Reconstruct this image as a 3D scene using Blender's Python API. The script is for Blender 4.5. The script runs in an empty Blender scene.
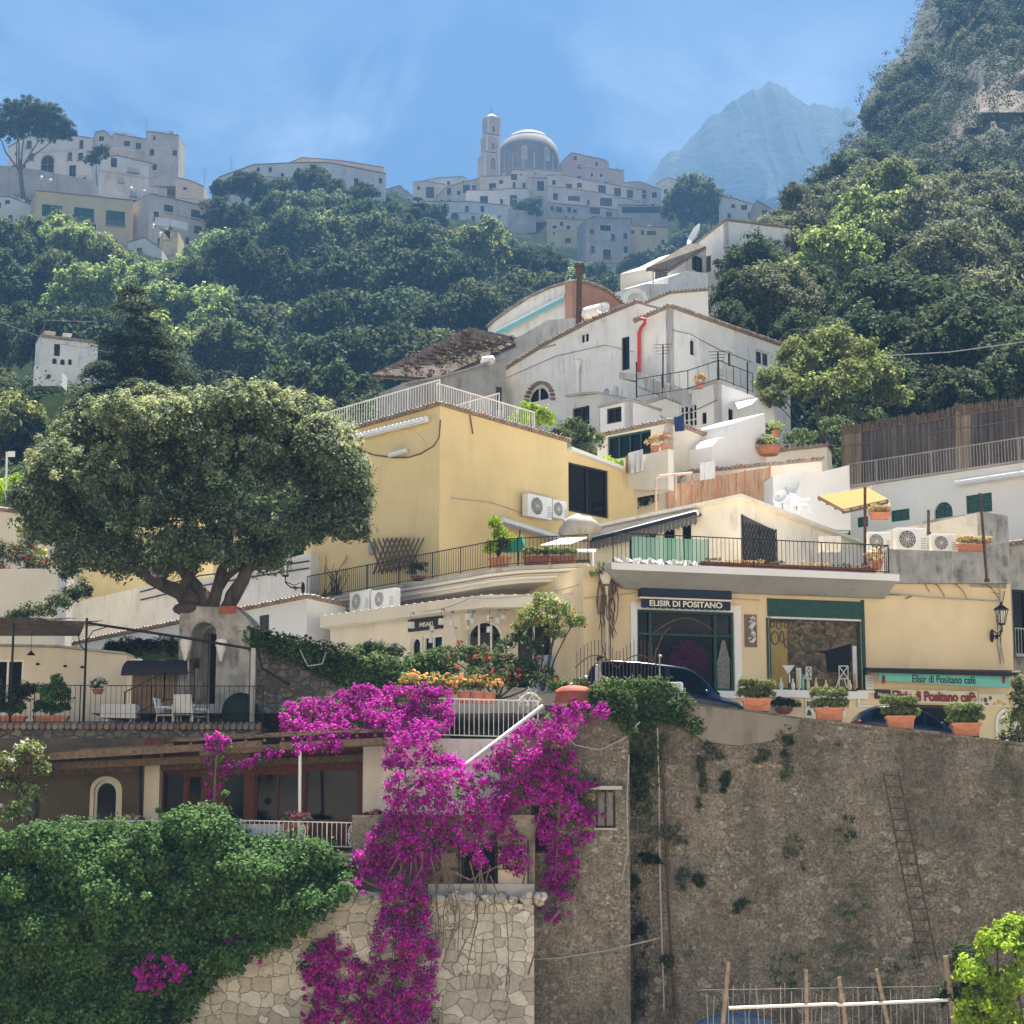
import bpy, bmesh, math, random
import numpy as np
from mathutils import Vector, Matrix
from mathutils.geometry import tessellate_polygon
R = math.radians
C = bpy.context.scene.collection
SC = bpy.context.scene
RNG = random.Random(7)
# ------------------------------------------------------------------ camera frame
F = 2000.0; TH = R(9.5); CT, ST = math.cos(TH), math.sin(TH)
def ray(px, py):
    u = (px - 512) / F; v = (512 - py) / F
    return Vector((u, CT - v * ST, ST + v * CT))
def deeper(Y): return Y + .75*min(max(Y - 130, 0), 600)      # depth of the far slopes
def at(px, py, Y):
    d = ray(px, py); Y = deeper(Y)
    return d * (Y / d.y)
def proj(p):
    y = p.y * CT + p.z * ST; z = -p.y * ST + p.z * CT
    return 512 + F * p.x / y, 512 - F * z / y
def ppm(Y): return F / Y          # rough pixels per metre
class Pl:
    """A vertical plane: local s along it (rightwards), y into it (away from the viewer), z up."""
    def __init__(self, a, b, normal=None):
        A = at(*a); B = at(*b)
        self.A = Vector((A.x, A.y, 0)); ex = Vector((B.x - A.x, B.y - A.y, 0))
        self.L = ex.length; self.ex = ex.normalized()
        self.ey = Vector((-self.ex.y, self.ex.x, 0))
        if self.ey.dot(self.A) < 0: self.ey = -self.ey
    @classmethod
    def through(cls, p, ang):
        o = cls.__new__(cls); o.A = Vector((p.x, p.y, 0)); o.ex = Vector((math.cos(ang), math.sin(ang), 0)); o.L = 1
        o.ey = Vector((-o.ex.y, o.ex.x, 0))
        if o.ey.dot(o.A) < 0: o.ey = -o.ey
        return o
    def sz(self, px, py, off=0.0):
        d = ray(px, py); P0 = self.A + self.ey * off
        t = P0.dot(self.ey) / d.dot(self.ey)
        p = d * t
        return (p - self.A).dot(self.ex), p.z
    def rect(self, x0, y0, x1, y1, off=0.0):
        xm, ym = (x0 + x1) / 2, (y0 + y1) / 2
        s0 = self.sz(x0, ym, off)[0]; s1 = self.sz(x1, ym, off)[0]
        z1 = self.sz(xm, y0, off)[1]; z0 = self.sz(xm, y1, off)[1]
        if s0 > s1: s0, s1 = s1, s0
        return s0, s1, z0, z1
    def w(self, s, y, z):
        p = self.A + self.ex * s + self.ey * y
        return Vector((p.x, p.y, z))
    def px(self, x, y, off=0.0):
        s, z = self.sz(x, y, off); return self.w(s, off, z)
class MB:
    def __init__(self): self.v = []; self.f = []
    def poly(self, pts):
        n = len(self.v); self.v += [tuple(p) for p in pts]; self.f.append(tuple(range(n, n + len(pts)))); return self
    def hexa(self, a):      # 8 corners: bottom 0-3, top 4-7
        n = len(self.v); self.v += [tuple(p) for p in a]
        self.f += [tuple(n + i for i in q) for q in ((0,3,2,1),(4,5,6,7),(0,1,5,4),(1,2,6,5),(2,3,7,6),(3,0,4,7))]; return self
    def box(self, pl, s0, s1, y0, y1, z0, z1):
        if pl is None: W = lambda s, y, z: (s, y, z)
        else: W = pl.w
        return self.hexa([W(s0,y0,z0),W(s1,y0,z0),W(s1,y1,z0),W(s0,y1,z0),W(s0,y0,z1),W(s1,y0,z1),W(s1,y1,z1),W(s0,y1,z1)])
    def plate(self, pl, outer, holes=(), y0=0.0, y1=0.3, back=True):
        loops = [list(outer)] + [list(h) for h in holes]
        flat = [p for l in loops for p in l]
        tris = tessellate_polygon([[Vector((p[0], p[1], 0)) for p in l] for l in loops])
        n = len(self.v); m = len(flat)
        self.v += [tuple(pl.w(p[0], y0, p[1])) for p in flat] + [tuple(pl.w(p[0], y1, p[1])) for p in flat]
        for t in tris:
            self.f.append(tuple(n + i for i in t))
            if back: self.f.append(tuple(n + m + i for i in reversed(t)))
        k = 0
        for l in loops:
            q = len(l)
            for i in range(q):
                a, b = k + i, k + (i + 1) % q
                self.f.append((n + a, n + b, n + m + b, n + m + a))
            k += q
        return self
    def tube(self, pts, r, n=6, r1=None, cap=True):
        pts = [Vector(p) for p in pts]; N = len(pts)
        if N < 2: return self
        rs = r if isinstance(r, (list, tuple)) else [r + ((r1 if r1 is not None else r) - r) * i / (N - 1) for i in range(N)]
        base = len(self.v); up = Vector((0, 0, 1))
        for i, p in enumerate(pts):
            t = (pts[min(i + 1, N - 1)] - pts[max(i - 1, 0)])
            t = t.normalized() if t.length > 1e-9 else Vector((0,0,1))
            a = t.cross(up)
            if a.length < 1e-3: a = t.cross(Vector((1, 0, 0)))
            a.normalize(); b = a.cross(t)
            for k in range(n):
                w = 2 * math.pi * (k + .5) / n
                self.v.append(tuple(p + (a * math.cos(w) + b * math.sin(w)) * rs[i]))
        for i in range(N - 1):
            for k in range(n):
                k2 = (k + 1) % n
                self.f.append((base + i*n + k, base + i*n + k2, base + (i+1)*n + k2, base + (i+1)*n + k))
        if cap:
            self.f.append(tuple(base + k for k in range(n))[::-1]); self.f.append(tuple(base + (N-1)*n + k for k in range(n)))
        return self
    def lathe(self, c, prof, n=16, a0=0, a1=2*math.pi):
        c = Vector(c); base = len(self.v); full = abs(a1 - a0 - 2*math.pi) < 1e-6; m = n if full else n + 1
        for r, z in prof:
            for k in range(m):
                w = a0 + (a1 - a0) * k / n
                self.v.append((c.x + r*math.cos(w), c.y + r*math.sin(w), c.z + z))
        for i in range(len(prof) - 1):
            for k in range(n):
                k2 = (k + 1) % m
                self.f.append((base+i*m+k, base+i*m+k2, base+(i+1)*m+k2, base+(i+1)*m+k))
        return self
    def ell(self, c, rx, ry, rz, n=10, m=7):
        c = Vector(c); base = len(self.v)
        for i in range(m + 1):
            th = math.pi * i / m
            for k in range(n):
                w = 2*math.pi*k/n
                self.v.append((c.x + rx*math.sin(th)*math.cos(w), c.y + ry*math.sin(th)*math.sin(w), c.z + rz*math.cos(th)))
        for i in range(m):
            for k in range(n):
                k2 = (k+1) % n
                self.f.append((base+i*n+k, base+(i+1)*n+k, base+(i+1)*n+k2, base+i*n+k2))
        return self
def wloc(o):
    v = Vector((0, 0, 0))
    while o is not None: v = v + o.location; o = o.parent
    return v
def setp(o, label=None, cat=None, group=None, kind=None):
    if label: o['label'] = label
    if cat: o['category'] = cat
    if group: o['group'] = group
    if kind: o['kind'] = kind
    return o
def thing(name, label, cat, loc, group=None):
    o = bpy.data.objects.new(name, None); C.objects.link(o); o.location = loc
    o.empty_display_size = .3
    return setp(o, label, cat, group)
def obj(name, mb, m, parent=None, smooth=False, loc=None, bevel=0):
    V = np.array(mb.v, dtype=np.float64)
    if parent is not None: org = wloc(parent)
    elif loc is not None: org = Vector(loc)
    else: org = Vector((float((V[:,0].min()+V[:,0].max())/2), float((V[:,1].min()+V[:,1].max())/2), float(V[:,2].min())))
    me = bpy.data.meshes.new(name)
    me.from_pydata((V - np.array(org)).tolist(), [], mb.f)
    bm = bmesh.new(); bm.from_mesh(me); bmesh.ops.recalc_face_normals(bm, faces=bm.faces); bm.to_mesh(me); bm.free()
    if smooth:
        me.shade_smooth()
    me.materials.append(m)
    o = bpy.data.objects.new(name, me); C.objects.link(o)
    if parent is not None: o.parent = parent
    else: o.location = org
    if bevel:
        b = o.modifiers.new('bevel', 'BEVEL'); b.width = bevel; b.segments = 2; b.limit_method = 'ANGLE'
    if smooth:
        try: me.set_sharp_from_angle(angle=R(40))
        except Exception: pass
    return o
def copy_tree(o, parent=None):
    c = o.copy(); C.objects.link(c)
    if parent is not None: c.parent = parent
    for ch in list(o.children): copy_tree(ch, c)
    return c
# ------------------------------------------------------------------ materials
def nt(name):
    m = bpy.data.materials.new(name); m.use_nodes = True
    t = m.node_tree; b = t.nodes['Principled BSDF']; return m, t, b
def node(t, kind, **kw):
    n = t.nodes.new(kind)
    for k, v in kw.items():
        if hasattr(n, k): setattr(n, k, v)
        else: n.inputs[k].default_value = v
    return n
def c4(c): return (c[0], c[1], c[2], 1)
def srgb(r, g, b):
    f = lambda x: (x/255/12.92 if x <= 10 else ((x/255 + .055)/1.055)**2.4)
    return (f(r), f(g), f(b))
def ramp(t, fac, stops):
    r = t.nodes.new('ShaderNodeValToRGB'); e = r.color_ramp.elements
    while len(e) < len(stops): e.new(.5)
    for i, (p, c) in enumerate(stops): e[i].position = p; e[i].color = c4(c) if len(c) == 3 else c
    t.links.new(fac, r.inputs[0]); return r.outputs[0]
def noise(t, scale, detail=5, rough=.55, mp=(1,1,1), dist=0.0, vec=None):
    if vec is None: vec = t.nodes.new('ShaderNodeNewGeometry').outputs['Position']
    m = t.nodes.new('ShaderNodeMapping'); m.inputs['Scale'].default_value = mp; t.links.new(vec, m.inputs[0])
    n = t.nodes.new('ShaderNodeTexNoise'); n.inputs['Scale'].default_value = scale; n.inputs['Detail'].default_value = detail
    n.inputs['Roughness'].default_value = rough; n.inputs['Distortion'].default_value = dist
    t.links.new(m.outputs[0], n.inputs['Vector']); return n.outputs[0]
def mix(t, fac, a, b, bt='MIX'):
    m = t.nodes.new('ShaderNodeMix'); m.data_type = 'RGBA'; m.blend_type = bt
    for sock, v in ((0, fac), (6, a), (7, b)):
        if isinstance(v, (int, float)): m.inputs[sock].default_value = v
        elif isinstance(v, (tuple, list)): m.inputs[sock].default_value = c4(v)
        else: t.links.new(v, m.inputs[sock])
    return m.outputs[2]
def bump(t, b, h, strength=.3, dist=.05):
    n = t.nodes.new('ShaderNodeBump'); n.inputs['Strength'].default_value = strength; n.inputs['Distance'].default_value = dist
    t.links.new(h, n.inputs['Height']); t.links.new(n.outputs[0], b.inputs['Normal'])
def plain(name, col, rough=.7, metal=0, var=.12, scale=6, spec=.2):
    m, t, b = nt(name)
    n = noise(t, scale, 4); lo = tuple(x*(1-var) for x in col); hi = tuple(min(1, x*(1+var*.5)) for x in col)
    t.links.new(ramp(t, n, [(.3, lo), (.7, hi)]), b.inputs['Base Color'])
    b.inputs['Roughness'].default_value = rough; b.inputs['Metallic'].default_value = metal; b.inputs['Specular IOR Level'].default_value = spec
    return m
def stucco(name, col, streak=.35, stain=(.16,.14,.12), patch=.18, sscale=1.0, bumpd=.02, amt=.5, rough=.9):
    """painted plaster: cloudy tone, vertical run-off streaks, blotches, fine grain"""
    m, t, b = nt(name)
    n1 = noise(t, .45*sscale, 6, .6)
    base = ramp(t, n1, [(.3, tuple(x*(1-patch) for x in col)), (.55, col), (.75, tuple(min(.9, x*1.06) for x in col))])
    n2 = noise(t, 2.2*sscale, 7, .65, (1, 1, .13), .3)
    m2 = ramp(t, n2, [(amt, (0,0,0)), (amt+.22, (1,1,1))])
    n3 = noise(t, .8*sscale, 5, .6)
    m3 = ramp(t, n3, [(.42, (0,0,0)), (.65, (1,1,1))])
    mm = mix(t, 1.0, m2, m3, 'MULTIPLY')
    sc = t.nodes.new('ShaderNodeMath'); sc.operation = 'MULTIPLY'; sc.inputs[1].default_value = streak
    bw = t.nodes.new('ShaderNodeRGBToBW'); t.links.new(mm, bw.inputs[0]); t.links.new(bw.outputs[0], sc.inputs[0])
    t.links.new(mix(t, sc.outputs[0], base, stain), b.inputs['Base Color'])
    b.inputs['Roughness'].default_value = rough; b.inputs['Specular IOR Level'].default_value = .2
    bump(t, b, noise(t, 14, 6, .7), .35, bumpd)
    return m
def voro(t, scale, feature, vec, rnd=1.0):
    v = t.nodes.new('ShaderNodeTexVoronoi'); v.feature = feature; v.inputs['Scale'].default_value = scale
    v.inputs['Randomness'].default_value = rnd; t.links.new(vec, v.inputs['Vector']); return v
def rubble(name, stops, scale, joint, jw=.06, mp=(1,1,1.3), warp=.25, dirt=.5, dirtcol=(.03,.03,.025), bumpd=.08, dscale=.35, rnd=1.0, greens=0.0):
    m, t, b = nt(name)
    pos = t.nodes.new('ShaderNodeNewGeometry').outputs['Position']
    mpn = t.nodes.new('ShaderNodeMapping'); mpn.inputs['Scale'].default_value = mp; t.links.new(pos, mpn.inputs[0])
    nz = t.nodes.new('ShaderNodeTexNoise'); nz.inputs['Scale'].default_value = 2.0; nz.inputs['Detail'].default_value = 3; t.links.new(pos, nz.inputs['Vector'])
    sub = t.nodes.new('ShaderNodeVectorMath'); sub.operation = 'SUBTRACT'; sub.inputs[1].default_value = (.5,.5,.5); t.links.new(nz.outputs['Color'], sub.inputs[0])
    scl = t.nodes.new('ShaderNodeVectorMath'); scl.operation = 'SCALE'; scl.inputs['Scale'].default_value = warp; t.links.new(sub.outputs[0], scl.inputs[0])
    add = t.nodes.new('ShaderNodeVectorMath'); add.operation = 'ADD'; t.links.new(mpn.outputs[0], add.inputs[0]); t.links.new(scl.outputs[0], add.inputs[1])
    vec = add.outputs[0]
    v1 = voro(t, scale, 'F1', vec, rnd); v2 = voro(t, scale, 'DISTANCE_TO_EDGE', vec, rnd)
    sep = t.nodes.new('ShaderNodeSeparateColor'); t.links.new(v1.outputs['Color'], sep.inputs[0])
    col = ramp(t, sep.outputs[0], stops)
    fine = noise(t, 9, 8, .7)
    col = mix(t, .55, col, ramp(t, fine, [(.25, (.25,.24,.22)), (.7, (1.,1.,1.))]), 'MULTIPLY')
    edge = ramp(t, v2.outputs['Distance'], [(jw*.35, (1,1,1)), (jw, (0,0,0))])
    col = mix(t, edge, col, joint)
    d = ramp(t, noise(t, dscale, 7, .65), [(.42, (0,0,0)), (.68, (1,1,1))])
    dm = mix(t, 1.0, d, (dirt,)*3, 'MULTIPLY')
    col = mix(t, dm, col, dirtcol)
    if greens:
        g = ramp(t, noise(t, .9, 8, .7), [(.56, (0,0,0)), (.7, (greens,)*3)])
        col = mix(t, g, col, (.035,.05,.022))
    t.links.new(col, b.inputs['Base Color']); b.inputs['Roughness'].default_value = .92; b.inputs['Specular IOR Level'].default_value = .2
    h = mix(t, .35, ramp(t, v2.outputs['Distance'], [(0, (0,0,0)), (jw*2, (1,1,1))]), fine)
    bump(t, b, h, .9, bumpd)
    return m
def blocks(name, c1, c2, joint, scale=1.0, bw=.62, bh=.22, warp=.10, dirt=.5):
    m, t, b = nt(name); g = t.nodes.new('ShaderNodeNewGeometry').outputs['Position']
    sp = t.nodes.new('ShaderNodeSeparateXYZ'); t.links.new(g, sp.inputs[0]); cb = t.nodes.new('ShaderNodeCombineXYZ'); t.links.new(sp.outputs[0], cb.inputs[0]); t.links.new(sp.outputs[2], cb.inputs[1])
    nz = t.nodes.new('ShaderNodeTexNoise'); nz.inputs['Scale'].default_value = 1.6; nz.inputs['Detail'].default_value = 4; t.links.new(g, nz.inputs['Vector'])
    s_ = t.nodes.new('ShaderNodeVectorMath'); s_.operation = 'MULTIPLY_ADD'; s_.inputs[1].default_value = (warp*3, warp*2, 0); t.links.new(nz.outputs['Color'], s_.inputs[0]); t.links.new(cb.outputs[0], s_.inputs[2])
    k = t.nodes.new('ShaderNodeTexBrick'); k.offset = .43; k.squash = 1.3; k.squash_frequency = 3
    for a, v in (('Color1', c4(c1)), ('Color2', c4(c2)), ('Mortar', c4(joint)), ('Scale', scale), ('Mortar Size', .014), ('Mortar Smooth', .6), ('Bias', .0), ('Brick Width', bw), ('Row Height', bh)): k.inputs[a].default_value = v
    t.links.new(s_.outputs[0], k.inputs['Vector']); col = k.outputs['Color']; f = noise(t, 11, 8, .75)
    col = mix(t, .75, col, ramp(t, f, [(.3,(.3,.29,.27)),(.68,(1.1,1.1,1.1))]), 'MULTIPLY')
    d = ramp(t, noise(t, .55, 7, .7), [(.4,(0,0,0)),(.66,(dirt,)*3)]); col = mix(t, d, col, (.075,.066,.05))
    p = ramp(t, noise(t, .8, 6, .65, (1,1,1.4)), [(.5,(0,0,0)),(.62,(.75,)*3)]); col = mix(t, p, col, (c1[0]*.8,c1[1]*.78,c1[2]*.75))
    t.links.new(col, b.inputs['Base Color']); b.inputs['Roughness'].default_value = .95; b.inputs['Specular IOR Level'].default_value = .1; bump(t, b, mix(t, .6, k.outputs['Fac'], f), .8, .04); return m
def oldwall(name):
    """mortar-smeared rubble: stones show through in places, grime runs down, moss in patches"""
    m, t, b = nt(name); g = t.nodes.new('ShaderNodeNewGeometry').outputs['Position']
    nz = t.nodes.new('ShaderNodeTexNoise'); nz.inputs['Scale'].default_value = 2.6; nz.inputs['Detail'].default_value = 5; t.links.new(g, nz.inputs['Vector'])
    wv = t.nodes.new('ShaderNodeVectorMath'); wv.operation = 'MULTIPLY_ADD'; wv.inputs[1].default_value = (.34,.34,.34); t.links.new(nz.outputs['Color'], wv.inputs[0]); t.links.new(g, wv.inputs[2])
    mpn = t.nodes.new('ShaderNodeMapping'); mpn.inputs['Scale'].default_value = (1,1,1.35); t.links.new(wv.outputs[0], mpn.inputs[0])
    st = None; hs = None
    for sc, k in ((3.3, .5), (7.5, .55)):
        v1 = voro(t, sc, 'F1', mpn.outputs[0]); v2 = voro(t, sc, 'DISTANCE_TO_EDGE', mpn.outputs[0]); sp = t.nodes.new('ShaderNodeSeparateColor'); t.links.new(v1.outputs['Color'], sp.inputs[0])
        c = ramp(t, sp.outputs[0], [(0,(.12,.105,.085)), (.35,(.22,.195,.16)), (.75,(.31,.28,.235)), (1,(.46,.43,.375))]); e = ramp(t, v2.outputs['Distance'], [(.02,(1,1,1)), (.14,(0,0,0))]); c = mix(t, e, c, (.17,.15,.12))
        st = c if st is None else mix(t, ramp(t, noise(t, 1.3, 4, .6), [(.42,(0,0,0)), (.58,(1,1,1))]), st, c); h = ramp(t, v2.outputs['Distance'], [(0,(0,0,0)), (.25,(1,1,1))]); hs = h if hs is None else mix(t, .5, hs, h)
    mort = ramp(t, noise(t, 2.2, 8, .7), [(.3,(.16,.14,.115)), (.7,(.30,.27,.225))])
    col = mix(t, ramp(t, noise(t, .75, 7, .7, (1,1,.8)), [(.40,(.12,)*3), (.60,(.92,)*3)]), mort, st)
    f = noise(t, 13, 9, .78); col = mix(t, .85, col, ramp(t, f, [(.33,(.22,.21,.2)), (.5,(.95,.95,.95)), (.66,(1.9,1.86,1.78))]), 'MULTIPLY')
    col = mix(t, ramp(t, noise(t, .5, 7, .68, (1,1,.22)), [(.46,(0,0,0)), (.66,(.72,)*3)]), col, (.055,.05,.042))
    col = mix(t, ramp(t, noise(t, .2, 6, .65), [(.5,(0,0,0)), (.66,(.5,)*3)]), col, (.06,.056,.048))
    col = mix(t, ramp(t, noise(t, .62, 9, .72, (1,1,.6)), [(.55,(0,0,0)), (.66,(.62,)*3)]), col, (.035,.046,.024))
    t.links.new(col, b.inputs['Base Color']); b.inputs['Roughness'].default_value = .95; b.inputs['Specular IOR Level'].default_value = .1; bump(t, b, mix(t, .5, hs, f), .9, .08); return m
def leafmat(name, cols, trans=.3, rough=.7, spec=.06, tcol=None, bigvar=.5, bscale=.6):
    m, t, b = nt(name)
    g = t.nodes.new('ShaderNodeNewGeometry')
    col = ramp(t, g.outputs['Random Per Island'], [(i/(len(cols)-1) if len(cols) > 1 else 0, c) for i, c in enumerate(cols)])
    nb = ramp(t, noise(t, bscale, 3), [(.3, (1-bigvar,)*3), (.7, (1.,1.,1.))])
    col = mix(t, 1.0, col, nb, 'MULTIPLY')
    oi = t.nodes.new('ShaderNodeObjectInfo'); hv = t.nodes.new('ShaderNodeHueSaturation')
    for s_, a_, c_ in (('Hue', .04, .48), ('Value', .5, .78)):
        if tcol is not None and s_ == 'Hue': continue
        ma = t.nodes.new('ShaderNodeMath'); ma.operation = 'MULTIPLY_ADD'; ma.inputs[1].default_value = a_; ma.inputs[2].default_value = c_; t.links.new(oi.outputs['Random'], ma.inputs[0]); t.links.new(ma.outputs[0], hv.inputs[s_])
    hv.inputs['Saturation'].default_value = .92; t.links.new(col, hv.inputs['Color']); col = hv.outputs[0] if tcol is None else col
    t.links.new(col, b.inputs['Base Color']); b.inputs['Roughness'].default_value = rough; b.inputs['Specular IOR Level'].default_value = spec
    tr = t.nodes.new('ShaderNodeBsdfTranslucent')
    tc = mix(t, 1.0, col, tcol or (1., 1., .62), 'MULTIPLY'); sc_ = t.nodes.new('ShaderNodeVectorMath'); sc_.operation = 'SCALE'; sc_.inputs['Scale'].default_value = 2.2 if tcol is None else 1.25; t.links.new(tc, sc_.inputs[0]); tc = sc_.outputs[0]; t.links.new(tc, tr.inputs[0])
    mx = t.nodes.new('ShaderNodeMixShader'); mx.inputs[0].default_value = trans
    t.links.new(b.outputs[0], mx.inputs[1]); t.links.new(tr.outputs[0], mx.inputs[2])
    t.links.new(mx.outputs[0], t.nodes['Material Output'].inputs[0])
    return m
def glass(name, col=(.004,.005,.006), rough=.06, var=.6, scale=.8):
    m, t, b = nt(name)
    n = noise(t, scale, 4)
    t.links.new(ramp(t, n, [(.35, tuple(x*(1-var) for x in col)), (.65, col)]), b.inputs['Base Color'])
    b.inputs['Roughness'].default_value = rough; b.inputs['Specular IOR Level'].default_value = .15
    return m
def tiles(name, cols):
    m, t, b = nt(name)
    g = t.nodes.new('ShaderNodeNewGeometry')
    col = ramp(t, g.outputs['Random Per Island'], [(i/(len(cols)-1), c) for i, c in enumerate(cols)])
    col = mix(t, .6, col, ramp(t, noise(t, 5, 6, .7), [(.3, (.4,.4,.38)), (.7, (1,1,1))]), 'MULTIPLY')
    t.links.new(col, b.inputs['Base Color']); b.inputs['Roughness'].default_value = .9
    return m
# ------------------------------------------------------------------ foliage
def unit(rng, n):
    v = rng.normal(size=(n, 3)); return v / np.linalg.norm(v, axis=1, keepdims=True)
def leaf_mesh(name, P, N, size, m, asp=.55, rng=None, jit=.35, droop=0.0):
    rng = rng or np.random.default_rng(1)
    n = len(P); N = N / (np.linalg.norm(N, axis=1, keepdims=True) + 1e-9)
    T = np.cross(N, unit(rng, n)); T /= (np.linalg.norm(T, axis=1, keepdims=True) + 1e-9)
    if droop: T[:, 2] -= droop; T /= (np.linalg.norm(T, axis=1, keepdims=True) + 1e-9)
    B = np.cross(N, T)
    s = (size * (1 + jit * rng.uniform(-1, 1, n)))[:, None]
    V = np.stack([P - T*s*.5, P + B*s*asp*.5 + N*s*.08, P + T*s*.5, P - B*s*asp*.5 + N*s*.08], 1).reshape(-1, 3)
    me = bpy.data.meshes.new(name)
    me.vertices.add(4*n); me.vertices.foreach_set('co', V.astype(np.float32).ravel())
    me.loops.add(4*n); me.loops.foreach_set('vertex_index', np.arange(4*n, dtype=np.int32))
    me.polygons.add(n); me.polygons.foreach_set('loop_start', np.arange(0, 4*n, 4, dtype=np.int32))
    me.polygons.foreach_set('loop_total', np.full(n, 4, dtype=np.int32))
    me.update(calc_edges=True); me.materials.append(m)
    return me
def clumps(rng, centers, outdirs, nper, cr, flat=1.0, up=.25):
    """leaves in clumps: each a fuzzy ball, denser on its outer side"""
    k = len(centers)
    d = unit(rng, k*nper); r = np.repeat(cr, nper) * (rng.uniform(0, 1, k*nper) ** .45)
    off = d * r[:, None]; off[:, 2] *= flat
    P = np.repeat(centers, nper, 0) + off
    N = d*.8 + np.repeat(outdirs, nper, 0)*.5 + unit(rng, k*nper)*.7; N[:, 2] += up
    return P, N
def lobed_crown(rng, rad, nl, lobe, ncl, nper, cr, low=-.55, flat=.8):
    """lobes spread over an ellipsoid; clumps over each lobe's outer shell. Returns P,N,lobe centres"""
    rad = np.array(rad); LC = []
    tries = 0
    while len(LC) < nl and tries < 4000:
        tries += 1
        d = unit(rng, 1)[0]
        if d[2] < low: continue
        c = d * rad * rng.uniform(.45, .78)
        if all(np.linalg.norm((c - o)/rad) > .42*(8/nl)**.33 for o in LC): LC.append(c)
    LC.append(np.array([0, 0, rad[2]*.15])); LC = np.array(LC)
    CC = []; OD = []; CR = []
    for c in LC:
        lr = lobe * rng.uniform(.75, 1.2)
        d = unit(rng, ncl); d[:, 2] = np.where(d[:, 2] < -.5, -d[:, 2]*.5, d[:, 2])
        q = c + d * (lr * rng.uniform(.6, 1.02, ncl))[:, None] * (rad / rad.max())**.35
        CC.append(q); OD.append(d); CR.append(cr * rng.uniform(.6, 1.25, ncl))
    P, N = clumps(rng, np.concatenate(CC), np.concatenate(OD), nper, np.concatenate(CR), flat)
    return P, N, LC
def link_mesh(name, me, parent=None, loc=(0,0,0)):
    o = bpy.data.objects.new(name, me); C.objects.link(o)
    if parent is not None: o.parent = parent
    o.location = loc; return o
def limb_path(a, b, rng, sag=.15, n=6):
    a, b = Vector(a), Vector(b); L = (b - a).length; pts = []
    o = Vector((rng.uniform(-1,1), rng.uniform(-1,1), rng.uniform(-.2,.8))) * L * sag
    for i in range(n + 1):
        f = i / n; pts.append(a.lerp(b, f) + o * math.sin(math.pi*f) + Vector((rng.uniform(-1,1), rng.uniform(-1,1), rng.uniform(-1,1)))*L*.02)
    return pts
# ------------------------------------------------------------------ camera, sky, sun
cam = bpy.data.cameras.new('camera'); co = bpy.data.objects.new('camera', cam); C.objects.link(co)
cam.angle = 2*math.atan(512/F); co.location = (0,0,0); co.rotation_euler = (R(90)+TH, 0, 0)
cam.clip_start = .5; cam.clip_end = 20000; SC.camera = co
SUN_EL, SUN_AZ = R(69), R(20)
w = bpy.data.worlds.new('World'); SC.world = w; w.use_nodes = True
t = w.node_tree; bg = t.nodes['Background']
sky = t.nodes.new('ShaderNodeTexSky'); sky.sky_type = 'NISHITA'; sky.sun_disc = False
sky.sun_elevation = SUN_EL; sky.sun_rotation = SUN_AZ; sky.air_density = .3; sky.dust_density = 0.0; sky.ozone_density = 1.6
tc = t.nodes.new('ShaderNodeTexCoord')
# thin broken cloud low over the ridge
cn = noise(t, 5.5, 8, .62, (1, 1, 1.5), .6, tc.outputs['Generated'])
cm = ramp(t, cn, [(.47, (0,0,0)), (.72, (1,1,1))])
sepz = t.nodes.new('ShaderNodeSeparateXYZ'); t.links.new(tc.outputs['Generated'], sepz.inputs[0])
band = ramp(t, sepz.outputs[2], [(.28, (.55,)*3), (.42, (0,0,0))])
cf = mix(t, 1.0, cm, band, 'MULTIPLY')
t.links.new(mix(t, cf, sky.outputs[0], (14, 15, 16)), bg.inputs[0])
bg.inputs[1].default_value = .05
sl = bpy.data.lights.new('sun', 'SUN'); sl.energy = 5.0; sl.angle = R(.53); sl.color = (1, .94, .84)
so = bpy.data.objects.new('sun', sl); C.objects.link(so)
sd = Vector((math.sin(SUN_AZ)*math.cos(SUN_EL), math.cos(SUN_AZ)*math.cos(SUN_EL), math.sin(SUN_EL)))
so.rotation_euler = sd.to_track_quat('Z', 'Y').to_euler(); so.location = (0, 40, 60)
SC.view_settings.view_transform = 'Standard'; SC.view_settings.look = 'None'; SC.view_settings.gamma = 1
SC.view_settings.exposure = EXPO = 2.78
cy = SC.cycles; cy.max_bounces = 7; cy.diffuse_bounces = 4; cy.glossy_bounces = 2; cy.transmission_bounces = 3; cy.volume_bounces = 1
cy.transparent_max_bounces = 8; cy.use_denoising = True; cy.sample_clamp_indirect = 6; cy.caustics_reflective = False; cy.caustics_refractive = False
try: cy.denoiser = 'OPENIMAGEDENOISE'; cy.denoising_prefilter = 'ACCURATE'
except Exception: pass
GP = []      # ground control points (X, Y, z)
def gp(px, py, Y): p = at(px, py, Y); GP.append((p.x, p.y, p.z))
# ------------------------------------------------------------------ materials
M = {}
M['white'] = stucco('white_plaster', (.74,.72,.68), .7, (.24,.22,.19), .16, 1.5)
M['white_b'] = stucco('white_plaster_clean', (.76,.75,.73), .15, (.35,.33,.31), .06)
M['white_s'] = stucco('white_plaster_stained', (.58,.56,.52), .8, (.15,.14,.12), .2, amt=.44)
M['cream'] = stucco('cream_plaster', (.68,.60,.46), .4, (.26,.21,.15), .12)
M['cream_p'] = stucco('pale_cream_plaster', (.70,.64,.54), .3, (.28,.24,.19), .1)
M['yellow'] = stucco('yellow_plaster', (.70,.545,.275), .42, (.42,.32,.17), .13, .8)
M['shop'] = stucco('apricot_plaster', (.74,.59,.37), .45, (.42,.31,.19), .12, .9)
M['grey'] = stucco('grey_render', (.40,.385,.355), .85, (.07,.068,.06), .4, 1.8, amt=.38)
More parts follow.
